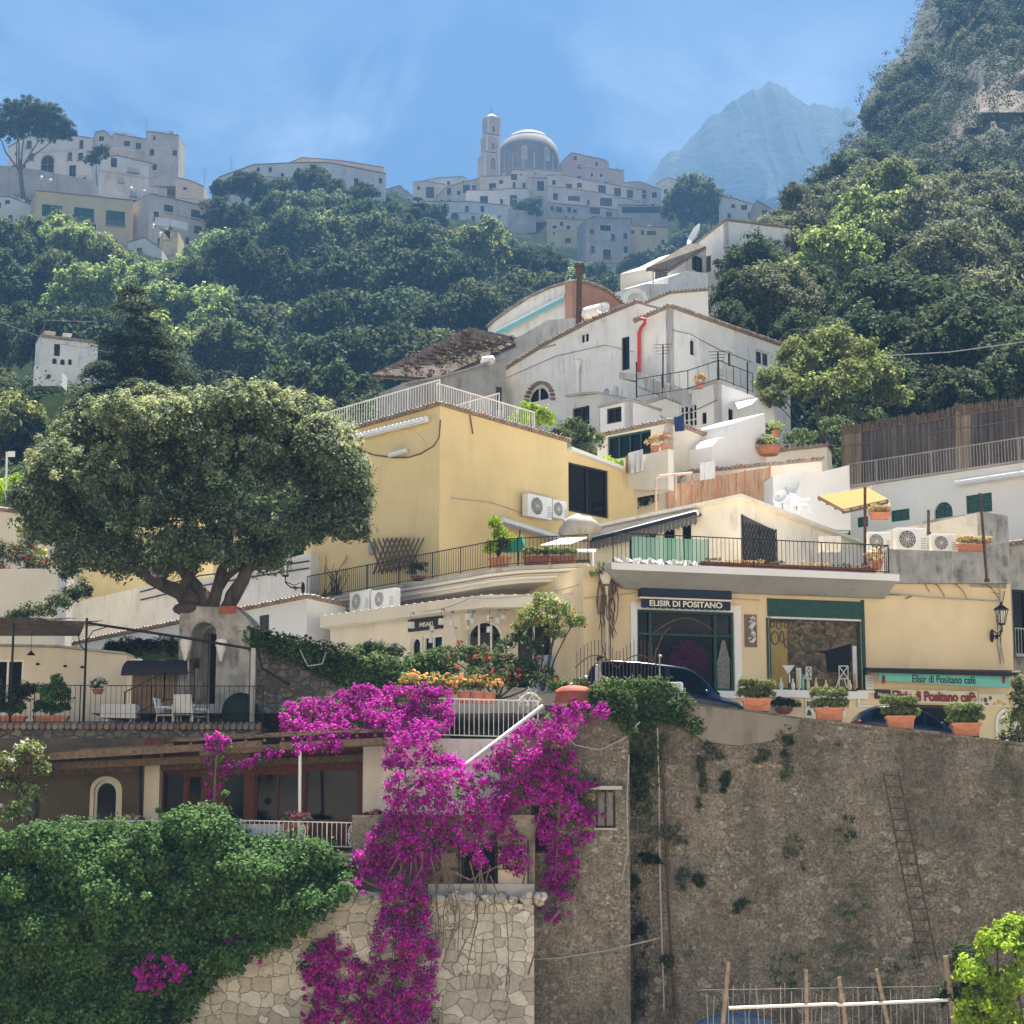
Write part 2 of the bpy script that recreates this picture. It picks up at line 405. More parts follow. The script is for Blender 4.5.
M['conc'] = stucco('bare_concrete', (.42,.40,.37), .75, (.12,.11,.10), .25, amt=.42)
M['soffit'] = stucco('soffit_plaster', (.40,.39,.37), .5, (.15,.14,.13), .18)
M['redwall'] = stucco('terracotta_plaster', (.42,.23,.16), .6, (.15,.1,.08), .25)
M['pink'] = stucco('pink_plaster', (.56,.42,.36), .3, (.25,.2,.18), .1)
M['town_a'] = stucco('town_plaster_buff', (.58,.49,.40), .5, (.18,.16,.14), .15, .5)
M['town_b'] = stucco('town_plaster_pale', (.70,.65,.59), .5, (.2,.19,.17), .15, .5)
M['town_c'] = stucco('town_plaster_grey', (.48,.44,.40), .7, (.10,.10,.1), .25, .5)
M['town_y'] = stucco('town_plaster_yellow', (.62,.50,.30), .4, (.22,.18,.12), .12, .5)
M['tile'] = tiles('roof_tiles', [(.22,.13,.09), (.36,.22,.15), (.38,.30,.23), (.24,.20,.17), (.30,.25,.2)])
M['roofgrey'] = plain('weathered_roof', (.30,.27,.24), .9, var=.4, scale=2)
M['iron'] = plain('black_iron', (.022,.021,.02), .55, .3, .3)
M['rust'] = plain('rusty_iron', (.12,.075,.05), .8, .2, .5, 8)
M['wmetal'] = plain('white_painted_metal', (.74,.74,.72), .45, 0, .06)
M['gmetal'] = plain('grey_metal', (.34,.34,.34), .5, .4, .2)
M['frame_w'] = plain('white_window_frame', (.72,.71,.68), .5, 0, .06)
M['frame_d'] = plain('dark_brown_frame', (.035,.026,.022), .5, 0, .2)
M['frame_g'] = plain('green_frame', (.02,.065,.055), .5, 0, .2)
M['shut_g'] = plain('green_shutter', (.03,.10,.08), .6, 0, .2)
M['shut_d'] = plain('dark_shutter', (.07,.075,.08), .6, 0, .2)
M['glass'] = glass('window_glass')
M['glass_d'] = glass('far_window_glass', (.035,.04,.045), .2)
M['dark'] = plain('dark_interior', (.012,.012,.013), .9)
M['wood'] = plain('weathered_wood', (.17,.12,.08), .8, 0, .45, 9)
M['wood_r'] = plain('red_brown_wood', (.14,.048,.025), .55, 0, .35, 7)
M['terra'] = plain('terracotta', (.50,.21,.12), .8, 0, .18, 5)
M['terra_d'] = plain('old_terracotta', (.26,.10,.065), .8, 0, .25, 5)
M['navy'] = plain('navy_canvas', (.022,.032,.058), .8, 0, .12)
M['letter'] = plain('white_lettering', (.75,.73,.68), .7, 0, .02)
M['red'] = plain('red_lettering', (.23,.035,.035), .6, 0, .1)
M['asphalt'] = plain('asphalt', (.10,.098,.094), .9, 0, .25, 3)
M['stonepave'] = plain('pale_paving', (.42,.39,.34), .9, 0, .2, 1.5)
M['bark'] = plain('tree_bark', (.075,.06,.048), .95, 0, .4, 7)
M['bark_g'] = plain('grey_bark', (.16,.14,.12), .95, 0, .4, 5)
M['vine'] = plain('vine_stem', (.17,.125,.09), .9, 0, .4, 8)
M['carblue'] = (lambda m: m)(plain('dark_blue_car_paint', (.006,.011,.03), .2, .3, .05, spec=.6))
M['tyre'] = plain('tyre_rubber', (.015,.015,.015), .85)
M['rim'] = plain('alloy_rim', (.4,.4,.42), .35, .8)
M['cloth_w'] = plain('white_cloth', (.62,.61,.60), .95, 0, .08)
M['cloth_b'] = plain('blue_cloth', (.03,.05,.14), .95, 0, .2)
M['plastic_w'] = plain('white_plastic', (.72,.72,.71), .4, 0, .05)
M['awn_y'] = plain('ochre_straw_canopy', (.34,.18,.05), .9, 0, .2, 9)
M['teal'] = plain('teal_canvas', (.16,.47,.43), .8, 0, .1)
M['skin'] = plain('skin', (.45,.27,.19), .6, 0, .05)
M['rock'] = rubble('cliff_rock', [(0,(.17,.145,.12)), (.5,(.25,.20,.155)), (1,(.32,.25,.19))], .25, (.10,.09,.08), .12, (1,1,.35), 1.5, .5, (.06,.06,.05), .8, .08)
M['earth'] = plain('hillside_undergrowth', (.022,.032,.014), .95, 0, .5, .7, 0)
M['wall_r'] = oldwall('old_rubble_masonry')
M['wall_m'] = blocks('block_masonry', (.36,.32,.26), (.29,.255,.205), (.25,.22,.175), warp=.34, dirt=.75)
M['wall_p'] = rubble('polygonal_stone_cladding', [(0,(.40,.37,.32)), (.4,(.52,.49,.43)), (1,(.68,.65,.59))], 2.7, (.15,.135,.11), .022, (.8,.8,1.0), .35, .55, (.18,.165,.135), .03, .55, .62)
M['wall_g'] = rubble('grey_ashlar_masonry', [(0,(.16,.15,.135)), (.5,(.24,.225,.20)), (1,(.34,.32,.29))], 3.2, (.10,.095,.085), .09, (1,1,1.5), .4, .5, (.05,.048,.042), .06, .4)
M['bamboo'] = stucco('bamboo_screen', (.50,.33,.20), .5, (.22,.13,.08), .2, 3.0)
M['brush'] = None
def cane(name, cols, mp):
    m, t, b = nt(name)
    n = noise(t, 1.0, 5, .7, mp); n2 = noise(t, .5, 4)
    col = ramp(t, n, [(.3, cols[0]), (.5, cols[1]), (.72, cols[2])])
    col = mix(t, .6, col, ramp(t, n2, [(.35, (.5,.48,.46)), (.65, (1,1,1))]), 'MULTIPLY')
    t.links.new(col, b.inputs['Base Color']); b.inputs['Roughness'].default_value = .95
    bump(t, b, n, .8, .04); return m
M['brush'] = cane('brushwood', [(.022,.018,.016), (.085,.068,.06), (.21,.17,.145)], (6,6,.16))
M['brush_l'] = cane('pale_reed', [(.10,.08,.06), (.24,.18,.12), (.36,.28,.19)], (6,6,.16))
M['bamboo'] = cane('bamboo_screen', [(.22,.12,.07), (.46,.28,.17), (.60,.42,.28)], (7,7,.7))
M['reedroof'] = cane('reed_roof_mat', [(.03,.024,.02), (.11,.085,.06), (.26,.2,.14)], (3,14,3))
M['bark'] = cane('tree_bark', [(.03,.024,.019), (.075,.06,.047), (.13,.105,.085)], (5,5,1.1)); M['bark_g'] = cane('grey_bark', [(.07,.06,.05), (.16,.14,.12), (.24,.21,.18)], (5,5,1.1))
M['rustsheet'] = cane('rusty_slats', [(.02,.015,.012), (.065,.04,.029), (.17,.125,.095)], (2.5,9,2.5))
# leaves
M['lf_dark'] = leafmat('dark_leaves', [(.023,.04,.021), (.048,.073,.036), (.095,.125,.062)], .32)
M['lf_mid'] = leafmat('mid_leaves', [(.038,.062,.03), (.08,.11,.052), (.15,.19,.09)], .36)
M['lf_light'] = leafmat('light_leaves', [(.085,.12,.045), (.17,.215,.08), (.32,.37,.15)], .4)
M['lf_lime'] = leafmat('lime_leaves', [(.16,.25,.03), (.30,.42,.05), (.45,.56,.09)], .42, tcol=(1.3,1.4,.4))
M['lf_olive'] = leafmat('olive_leaves', [(.06,.075,.045), (.12,.135,.085), (.25,.26,.18)], .28)
M['lf_pine'] = leafmat('pine_leaves', [(.022,.04,.022), (.042,.065,.034), (.075,.10,.05)], .25)
M['lf_cedar'] = leafmat('cedar_leaves', [(.024,.042,.032), (.05,.072,.052), (.13,.155,.105)], .25)
M['lf_round'] = leafmat('leathery_leaves', [(.028,.05,.028), (.065,.10,.055), (.125,.16,.09), (.22,.25,.155)], .3, .6, .1, bigvar=.3)
M['lf_hedge'] = leafmat('hedge_leaves', [(.03,.085,.022), (.07,.16,.042), (.14,.25,.065)], .3, bigvar=.45, bscale=.9)
M['lf_ivy'] = leafmat('ivy_leaves', [(.03,.065,.018), (.07,.13,.034), (.16,.22,.06)], .34)
M['lf_suntip'] = leafmat('sunlit_tip_leaves', [(.13,.17,.09), (.26,.295,.18), (.40,.41,.29)], .35, .6, .1, bigvar=.15)  # new growth, paled to put the crown's sunlit top into leaf colour
M['lf_box'] = leafmat('box_leaves', [(.06,.085,.026), (.14,.18,.055), (.28,.31,.12)], .3)
M['boug'] = leafmat('magenta_bracts', [(.26,.014,.20), (.46,.026,.38), (.62,.05,.50), (.72,.09,.55)], .38, .7, .06, tcol=(1.2,.8,1.2), bigvar=.5, bscale=1.1)
M['fl_orange'] = leafmat('peach_flowers', [(.55,.26,.08), (.68,.42,.16), (.6,.5,.2)], .3, .7, .2, tcol=(1.2,1,.8), bigvar=.1)
M['fl_pink'] = leafmat('pink_flowers', [(.6,.18,.22), (.7,.34,.36)], .3, .7, .2, tcol=(1.2,1,1), bigvar=.1)
M['fl_red'] = leafmat('red_flowers', [(.55,.03,.025), (.65,.08,.06)], .3, .7, .2, tcol=(1.2,.8,.8), bigvar=.1)
M['fl_white'] = leafmat('white_flowers', [(.65,.63,.58), (.75,.72,.7)], .3, .7, .2, tcol=(1,1,1), bigvar=.1)
M['lf_dry'] = leafmat('dry_leaves', [(.24,.16,.08), (.36,.25,.13), (.42,.28,.18)], .3, bigvar=.2)
# ------------------------------------------------------------------ far mountain, cliff, sky-line
def lerp_tab(tab, x):
    if x <= tab[0][0]: return tab[0][1]
    for (a, va), (b, vb) in zip(tab, tab[1:]):
        if x <= b: return va + (vb - va) * (x - a) / (b - a)
    return tab[-1][1]
from mathutils import noise as mn
def fbm(x, y, z, o=5):
    return mn.fractal(Vector((x, y, z)), 1.0, 2.0, o, noise_basis='PERLIN_ORIGINAL')
def sheet(name, rows, m, kind=None, smooth=True, **kw):
    mb = MB(); n = len(rows[0])
    for r in rows: mb.v += [tuple(p) for p in r]
    for i in range(len(rows)-1):
        for j in range(n-1): mb.f.append((i*n+j, i*n+j+1, (i+1)*n+j+1, (i+1)*n+j))
    o = obj(name, mb, m, smooth=smooth); 
    if kind: o['kind'] = kind
    return o
ridge = [(480,330),(560,268),(600,228),(640,180),(650,164),(662,150),(676,138),(692,126),(706,117),(720,108),(732,97),(745,88),(757,81),(770,79),(785,82),(797,92),(806,98),(818,97),(832,101),(850,103),(868,107),(900,115),(940,132),(980,160),(1060,220),(1160,300)]
rows = []
YM = 1750
for i in range(46):
    f = i / 45.; row = []
    for j in range(170):
        px = 480 + j*3.6
        top = lerp_tab(ridge, px)
        zt = at(px, top, YM).z
        X = at(px, top, YM).x
        if f < .62:
            g = f / .62; y = deeper(YM) - 900*(1-g); z = zt * (g**1.15) - 60*(1-g)
            amp = 70*(1-g)**.7*min(1, g*4) + 6
        else:
            g = (f - .62)/.38; y = deeper(YM) + 800*g; z = zt*(1-g)**1.2 - 60*g; amp = 6
        nz = fbm(X*.006, y*.003, z*.005); n2 = fbm(X*.03, y*.01, z*.03)
        rid = abs(fbm(X*.009, 3.1, z*.003))*.6
        row.append((X + 14*fbm(z*.012, X*.004, 9), y - (110*fbm(X*.005, z*.004, 1) + 45*fbm(X*.016, z*.012, 2) + 18*fbm(X*.06, z*.05, 4))*(min(1, (1-g)*2.5) if f < .62 else .1), z + (5*fbm(X*.02, 5, 1) + 6*fbm(X*.06, 2, 3) + 6*fbm(X*.2, 1, 1))*(1 if f > .5 else .5)))
    rows.append(row)
def mountmat():
    m, t, b = nt('wooded_limestone')
    n = noise(t, .009, 8, .65, (1,1,.7)); n2 = noise(t, .06, 6, .7)
    col = ramp(t, n, [(.42, (.022,.034,.02)), (.6, (.04,.05,.034)), (.72, (.12,.12,.10))])
    col = mix(t, .7, col, ramp(t, n2, [(.35, (.35,.4,.35)), (.65, (1,1,1))]), 'MULTIPLY')
    t.links.new(col, b.inputs['Base Color']); b.inputs['Roughness'].default_value = .95
    bump(t, b, n2, 1, 6); return m
sheet('mountains', rows, mountmat(), 'structure')
# wooded cliff on the right
edge = [(-80,948),(0,930),(20,927),(48,914),(66,898),(85,881),(100,873),(125,871),(138,863),(150,848),(170,834),(200,814),(260,790),(330,770),(430,760)]
rows = []; CL = []
for i in range(70):
    py = -70 + i*7.6
    xl = lerp_tab(edge, py) + 5*fbm(py*.05, 1.3, 2.2)
    row = []
    for j in range(60):
        f = j/59.; 
        Yb = 172 + (430 - py)*.20
        if f < .12:
            px = xl + (1-f/.12)*12 - 12 + 4; Y = Yb + 52 + 60*(1-f/.12)
        else:
            g = (f-.12)/.88; px = xl + g*330; Y = Yb + 52*(1-min(1, g*1.6))**2.2 - 10*g
        Y += 11*fbm(px*.011, py*.012, .5) + 5*fbm(px*.04, py*.03, 3.)
        p = at(px, py, Y); row.append(p); CL.append((px, py, p, Y))
    rows.append(row)
def cliffmat():
    m, t, b = nt('scrubby_cliff'); rc = at(1022,108,240); g = t.nodes.new('ShaderNodeNewGeometry')
    dv = t.nodes.new('ShaderNodeVectorMath'); dv.operation = 'DISTANCE'; dv.inputs[1].default_value = rc; t.links.new(g.outputs['Position'], dv.inputs[0])
    ad = t.nodes.new('ShaderNodeMath'); ad.operation = 'MULTIPLY_ADD'; ad.inputs[1].default_value = 14; t.links.new(noise(t,.18,6,.65), ad.inputs[0]); t.links.new(dv.outputs['Value'], ad.inputs[2])
    sc = t.nodes.new('ShaderNodeMath'); sc.operation = 'DIVIDE'; sc.inputs[1].default_value = 42; t.links.new(ad.outputs[0], sc.inputs[0])
    rk = ramp(t, noise(t, .5, 8, .7, (1,1,.3)), [(.3,(.08,.066,.052)),(.5,(.16,.125,.092)),(.7,(.24,.185,.135))]); vg = ramp(t, noise(t,.6,6,.7), [(.3,(.014,.02,.011)),(.7,(.038,.044,.027))])
    t.links.new(mix(t, ramp(t, sc.outputs[0], [(.42,(0,0,0)),(.62,(1,1,1))]), rk, vg), b.inputs['Base Color']); b.inputs['Roughness'].default_value = .95; bump(t, b, noise(t,.5,8,.7,(1,1,.3)), 1, 1.5); return m
cliff = sheet('cliff_terrain', rows, cliffmat(), 'structure')
rng = np.random.default_rng(5)
cc = []; cc2 = []
for px, py, p, _y in CL:
    if px > 1090: continue
    rock = 972 < px + 14*fbm(py*.05, px*.02, 9) < 1090 and 74 < py + 10*fbm(px*.05,py*.04,2) < 150
    if px < lerp_tab(edge, py) + 1: continue
    for _ in range(4 if px < 1040 else 1):
        if rock and rng.uniform() < .86: continue
        q = np.array(p) + rng.normal(size=3)*np.array([1.9, 1.6, 1.9])
        if fbm(q[0]*.09, q[1]*.09, q[2]*.09) < -.32: continue
        d = np.array([-.2, -.7, .6]) + rng.normal(size=3)*.3
        (cc if rng.uniform() < .8 else cc2).append(q + d*1.2)
cc = np.array(cc); cc2 = np.array(cc2)
P, N = clumps(rng, cc, np.tile(np.array([-.2,-.6,.7]), (len(cc),1)), 38, rng.uniform(.8, 2.0, len(cc)), .85)
o = link_mesh('cliff_shrubbery', leaf_mesh('cliff_shrubbery', P, N, .42, leafmat('cliff_shrub_leaves', [(.022,.04,.02), (.045,.066,.032), (.08,.098,.052)], .14, bigvar=.5, bscale=.12), .6, rng)); o['kind'] = 'stuff'
setp(o, 'dark dense scrub clinging to the steep cliff face', 'scrub')
P, N = clumps(rng, cc2, np.tile(np.array([-.2,-.6,.7]), (len(cc2),1)), 24, rng.uniform(.7, 1.7, len(cc2)), .85)
o = link_mesh('cliff_undergrowth', leaf_mesh('cliff_undergrowth', P, N, .4, leafmat('cliff_dry_leaves', [(.04,.038,.025), (.07,.062,.04), (.10,.08,.056)], .2, bigvar=.3), .6, rng)); o['kind'] = 'stuff'
setp(o, 'browner dry bushes scattered through the cliff scrub', 'scrub')
# ------------------------------------------------------------------ tree kinds (built once, copied)
PROTO = {}
def proto(kind, seed, rad, nl, lobe, ncl, nper, cr, leaf, lm, bm, trunk_h, tr, asp=.6, low=-.5, flat=.85):
    rng = np.random.default_rng(seed); rr = random.Random(seed)
    P, N, LC = lobed_crown(rng, rad, nl, lobe, ncl, nper, cr, low, flat)
    zc = trunk_h + rad[2]*.75
    P = P + np.array([0,0,zc])
    me = leaf_mesh('crown', P, N, leaf, M[lm], asp, rng)
    mb = MB(); top = Vector((0,0,zc - rad[2]*.15))
    mb.tube(limb_path((0,0,-1.5), top, rr, .03, 6), tr, 7, tr*.5)
    for c in LC[:9]:
        mb.tube(limb_path((0,0,trunk_h*rr.uniform(.75,1.1)), (c[0]*.95, c[1]*.95, c[2]*.9+zc), rr, .12, 5), tr*.5, 5, tr*.12)
    me2 = bpy.data.meshes.new('trunk'); me2.from_pydata(mb.v, [], mb.f); me2.materials.append(M[bm]); me2.shade_smooth()
    zmax = float(np.percentile(P[:,2], 99.5)); w = float(np.percentile(P[:,0], 98.5) - np.percentile(P[:,0], 1.5))
    PROTO[kind] = (me, me2, zmax, w)
proto('broad_dark', 11, (3.4,3.4,2.9), 9, 1.5, 26, 34, .58, .34, 'lf_dark', 'bark', 2.0, .22)
proto('broad_mid', 12, (3.5,3.5,2.8), 10, 1.4, 26, 34, .55, .33, 'lf_mid', 'bark', 2.0, .22)
proto('broad_light', 13, (3.3,3.3,2.7), 11, 1.25, 24, 32, .5, .31, 'lf_light', 'bark_g', 1.9, .2)
proto('broad_mid2', 14, (3.2,3.2,3.2), 12, 1.3, 22, 32, .5, .33, 'lf_mid', 'bark', 2.2, .22)
proto('holm', 15, (3.0,3.0,3.9), 14, 1.25, 26, 36, .48, .24, 'lf_olive', 'bark_g', 2.2, .24, .5)
proto('holm2', 16, (2.9,2.9,4.3), 15, 1.2, 26, 36, .45, .23, 'lf_olive', 'bark_g', 2.4, .24, .5)
proto('tall_dark', 17, (3.0,3.0,3.9), 13, 1.3, 26, 36, .5, .27, 'lf_dark', 'bark', 2.2, .24)
proto('tall_light', 18, (3.0,3.0,3.6), 13, 1.2, 26, 36, .5, .27, 'lf_light', 'bark', 2.2, .24)
def tree(kind, px, top, wpx, Y, label, group=None, name=None, cat='tree', sink=0):
    me, mt, zmax, w = PROTO[kind]
    s = wpx * deeper(Y) / F / w
    sz = s * RNG.uniform(.92, 1.12)
    p = at(px, top, Y)
    o = thing(name or 'broadleaf_tree', label, cat, (p.x, p.y, p.z - zmax*sz), group)
    o.scale = (s, s*RNG.uniform(.9,1.1), sz); o.rotation_euler = (0, 0, RNG.uniform(0, 6.28))
    link_mesh('crown', me, o); link_mesh('trunk', mt, o)
    GP.append((p.x, p.y, p.z - zmax*sz - .3)); return o
D, Mi, L, M2 = 'broad_dark', 'broad_mid', 'broad_light', 'broad_mid2'
WOOD_G = 'trees of the wood below the hilltop village'
lab = {D: 'dark green broadleaf tree in the wood on the slope below the hilltop village', Mi: 'mid green broadleaf tree in the wood on the slope below the hilltop village',
       L: 'pale yellowish green broadleaf tree in the wood on the slope below the hilltop village', M2: 'tall rounded mid green tree in the wood on the slope below the hilltop village'}
wood = {
 312: [(226,180,34,D),(247,172,38,D),(275,180,42,D),(310,167,44,D),(336,180,38,D),(360,184,38,D),(384,198,38,D),(432,206,36,D)],
 288: [(212,206,44,D),(238,202,50,D),(272,198,58,Mi),(304,190,52,M2),(330,188,58,M2),(368,206,54,D),(398,214,56,D)],
 264: [(214,228,54,L),(250,222,62,D),(290,214,70,Mi),(332,212,72,L),(370,214,66,Mi),(404,226,88,D),(446,240,48,Mi),(480,226,66,L),(522,250,40,D),(548,252,46,D)],
 240: [(6,222,58,Mi),(44,216,62,Mi),(78,220,62,L),(20,240,64,Mi),(108,240,58,L),(138,264,48,L),(165,258,58,L),(196,264,62,Mi),(236,238,68,D),(270,258,78,D),(322,250,88,D),(370,252,88,D),(414,250,92,D),(456,264,58,D),(500,276,86,Mi),(545,280,76,Mi),(580,286,60,D)],
 216: [(0,262,78,D),(48,256,78,Mi),(94,262,78,L),(150,282,76,L),(196,284,86,L),(240,292,86,Mi),(278,308,66,L),(330,300,88,D),(386,294,98,D),(440,302,88,D),(474,286,66,Mi)],
 190: [(10,306,88,D),(60,312,78,D),(108,314,80,D),(180,318,88,L),(222,326,90,Mi),(282,342,98,D),(342,334,108,D),(400,330,108,D),(452,338,78,Mi)],
 166: [(8,372,70,Mi),(150,352,80,D),(204,368,96,D),(250,380,88,Mi),(304,376,108,D),(354,372,88,D),(112,392,80,D),(58,384,52,L)],
 142: [(0,392,84,L),(30,418,72,D),(294,400,72,Mi),(332,396,58,D),(360,398,48,Mi),(14,452,84,D),(-20,440,70,Mi),(50,440,60,L),(250,420,80,D),(200,430,80,D)],
}
for Y in wood:
    for px, top, wp, k in wood[Y]:
        tree(k, px + RNG.uniform(-3,3), top + RNG.uniform(-3,3), wp*1.08, Y + RNG.uniform(-7,7), lab[k], WOOD_G + ', ' + k.replace('_', ' ').replace('2',' rounded'))
H, H2, TD, TL = 'holm', 'holm2', 'tall_dark', 'tall_light'
RG = 'trees of the wood under the cliff'
rlab = {H: 'grey green holm oak in the wood under the steep cliff', H2: 'slender silvery holm oak in the wood under the steep cliff', TD: 'tall dark green tree in the wood under the steep cliff', TL: 'yellow green leafy tree in the wood under the steep cliff'}
woodr = {
 205: [(842,160,52,TD),(868,152,52,TD),(900,158,50,H),(934,164,54,TD),(968,160,60,TD),(1004,166,60,TD),(820,182,44,TD)],
 186: [(795,184,28,H2),(800,200,52,H),(840,178,56,H),(872,166,58,H),(898,160,46,TL),(930,176,60,H2),(962,172,66,H),(1002,170,66,H2),(1034,176,60,H)],
 168: [(770,214,52,H),(808,212,70,H2),(858,196,72,TL),(898,196,70,TL),(948,188,88,H),(998,190,86,H2),(1036,196,76,H)],
 150: [(752,240,60,TD),(784,236,66,H),(828,232,82,TL),(872,224,80,TD),(932,226,100,H),(988,228,98,H2),(1032,236,80,TD)],
 134: [(738,272,52,TD),(770,268,78,H),(820,276,84,TD),(872,272,92,TD),(930,280,106,TD),(988,276,104,H2),(1036,286,80,TD)],
 122: [(734,306,44,TD),(792,312,72,TD),(850,310,90,TD),(902,316,102,TD),(962,306,104,TD),(1018,312,100,TD)],
 112: [(890,366,78,TD),(934,372,80,D),(978,366,86,TD),(1026,340,70,Mi),(1040,380,60,Mi)],
}
for Y in woodr:
    for px, top, wp, k in woodr[Y]:
        k2 = k if k in rlab else {D: TD, Mi: TL}[k]
        tree(k, px + RNG.uniform(-3,3), top + RNG.uniform(-3,3), wp*1.12, Y + RNG.uniform(-4,4), rlab[k2], RG + ', ' + k2.replace('_',' ').replace('2',' slender'))
rk = random.Random(21); nk = 0
while nk < 165:
    px, py, p, yc = rk.choice(CL)
    if not (0 < px < 1075 and -40 < py < 235): continue
    if 930 < px and 52 < py < 172: continue
    if px < lerp_tab(edge, py) + 14: continue
    k = rk.choice([TD, TD, H, H2, TD, D]); s_ = rk.uniform(26, 46); nk += 1
    o = tree(k, px, py - s_*.35, s_, yc - 2, 'shrubby dark tree clinging to the steep cliff' if k in (TD, D) else 'shrubby grey green tree clinging to the steep cliff', 'shrubby trees of the cliff, ' + ('dark' if k in (TD, D) else 'grey green')); GP.pop()
tree(Mi, 692, 180, 64, 372, 'round leafy tree standing among the hilltop houses below the mountain', name='round_tree')
tree(D, 660, 262, 40, 330, 'small dark tree below the shabby grey tower house', name='small_tree')
tree(Mi, 640, 268, 34, 318, 'green bush beside the white garden arch on the slope', name='garden_bush', cat='bush')
tree(D, 528, 200, 34, 385, 'dark creeper mass hanging on the wall below the church', name='creeper_tree', cat='creeper')
tree(D, 690, 232, 62, 345, 'dark bushy tree behind the house with the reed veranda', name='bushy_tree')
tree(D, 600, 276, 46, 335, 'dark scrub tree at the foot of the grey tower house', name='scrub_tree')
for px, top, wp_, Y, k in [(548,262,50,300,D),(575,262,46,300,Mi),(600,268,44,300,D),(655,276,46,290,D),(530,268,60,262,Mi),(560,276,60,258,L),(596,282,56,250,D),(632,284,54,262,Mi),(520,290,56,225,D),(640,252,40,335,D),(665,246,36,336,M2),(480,246,50,300,D),(505,242,44,315,Mi),(535,246,40,322,D),(700,262,44,250,D),(430,262,60,262,D),(466,244,50,290,Mi),(610,296,50,215,D),(565,290,50,225,D)]:
    tree(k, px, top, wp_*1.1, Y, lab[k], WOOD_G + ', ' + k.replace('_', ' ').replace('2',' rounded'))
# stone pine, top left
def cloud_crown(name, parent, lobes, ncl, nper, cr, leaf, lm, seed, asp=.5, flat=.7, up=.4):
    rng = np.random.default_rng(seed); CC=[]; OD=[]; CR=[]
    for c, r in lobes:
        d = unit(rng, ncl); d[:,2] = np.where(d[:,2] < -.35, -d[:,2]*.4, d[:,2])
        CC.append(np.array(c) + d*np.array(r)*rng.uniform(.55,1.02,(ncl,1))); OD.append(d); CR.append(cr*rng.uniform(.6,1.3,ncl))
    P, N = clumps(rng, np.concatenate(CC), np.concatenate(OD), nper, np.concatenate(CR), flat, up)
    P = P - np.array(wloc(parent))
    return link_mesh(name, leaf_mesh(name, P, N, leaf, M[lm], asp, rng), parent)
Y = 300; b = at(24, 196, Y)
o = thing('stone_pine', 'umbrella-shaped stone pine on the skyline beside the hilltop villa', 'tree', b)
lob = []
for px, py, rx, rz in [(-8,130,3.2,2.0),(8,116,3.4,2.0),(24,110,3.6,2.1),(42,113,3.4,2.0),(56,124,3.0,1.8),(64,134,2.0,1.2),(30,128,3.4,1.8),(12,132,3.2,1.8),(46,134,2.6,1.4)]:
    lob.append((at(px, py, Y + RNG.uniform(-2.5,2.5)), (rx*1.42, rx*1.42, rz*1.42)))
cloud_crown('crown', o, lob, 90, 60, .9, .42, 'lf_pine', 3)
mb = MB(); rr = random.Random(2)
mb.tube([at(24,204,Y), at(21,180,Y), at(20,160,Y)], .55, 7, .44)
for tx, ty in [(-4,128),(10,120),(26,116),(44,124),(58,134),(20,128)]:
    mb.tube(limb_path(at(20+rr.uniform(-1,1), 165+rr.uniform(-4,10), Y), at(tx, ty, Y), rr, .08, 5), .22, 6, .08)
obj('trunk', mb, M['bark_g'], o, True); gp(24, 197, Y)
Y = 294; b = at(97, 184, Y)
o = thing('topiary_tree', 'small clipped round tree in front of the hilltop terraced villa', 'tree', b)
cloud_crown('crown', o, [(at(97,156,Y), (2.5,2.5,2.4)), (at(102,151,Y), (1.9,1.9,1.7)), (at(92,162,Y), (1.9,1.9,1.7))], 60, 40, .5, .28, 'lf_dark', 4, flat=.9)
mb = MB(); mb.tube([at(97,186,Y), at(96,174,Y), at(97,158,Y)], .13, 6, .09); obj('trunk', mb, M['bark_g'], o, True)
# cedars: flat drooping tiers
def cedar(px, top, bot, wpx, Y, label, seed, leaf=.2, tiers=13):
    rr = random.Random(seed); rng = np.random.default_rng(seed)
    base = at(px, bot, Y); zt = at(px, top, Y).z; Hh = zt - base.z; Rm = wpx*deeper(Y)/F/2
    o = thing('cedar_tree', label, 'tree', base); mb = MB(); PP=[]; NN=[]
    mb.tube([base + Vector((0,0,-1.5)), base + Vector((.1,0,Hh*.5)), base + Vector((0,0,Hh*.98))], [Rm*.07, Rm*.045, Rm*.01], 7)
    for k in range(tiers):
        f = k/(tiers-1); z = base.z + Hh*(.12 + .86*f); env = (1.0 - .86*f**1.1)
        for b_ in range(6 if f < .75 else 5):
            L = Rm*env*rr.uniform(.55,1.12); a = rr.uniform(0, 6.28)
            d = Vector((math.cos(a), math.sin(a), 0)); s0 = Vector((base.x, base.y, z + rr.uniform(-.1,.1)*Hh/tiers))
            cv = lambda g: s0 + d*(L*g) + Vector((0,0,L*(.30*g - .42*g*g)))
            mb.tube([cv(g) for g in (0,.25,.5,.75,1)], L*.02+.02, 4, .012)
            n = max(3, int(L*4.0))
            for q in range(n):
                g = .22 + .8*(q+.5)/n; wdt = L*.23*(1.1-abs(g-.6))
                side = Vector((-d.y, d.x, 0)); c = cv(g) + side*rr.uniform(-1,1)*wdt*.9
                m_ = int(150*max(.5, wdt/.6)); r_ = max(.28, wdt*.6)
                off = rng.normal(size=(m_,3))*np.array([r_,r_,.05]); off[:,2] -= .35*(off[:,0]**2+off[:,1]**2)/max(r_,.1)
                PP.append(np.array(c)+off); nn = rng.normal(size=(m_,3))*.45; nn[:,2]+=1; NN.append(nn)
    P = np.concatenate(PP) - np.array(base); N = np.concatenate(NN)
    link_mesh('crown', leaf_mesh('crown', P, N, leaf, M['lf_cedar'], .34, rng), o)
    obj('trunk', mb, M['bark'], o, True); GP.append((base.x, base.y, base.z)); return o
cedar(130, 286, 462, 190, 118, 'large dark cedar with drooping layered branches behind the round-crowned tree', 8, .24, 10)
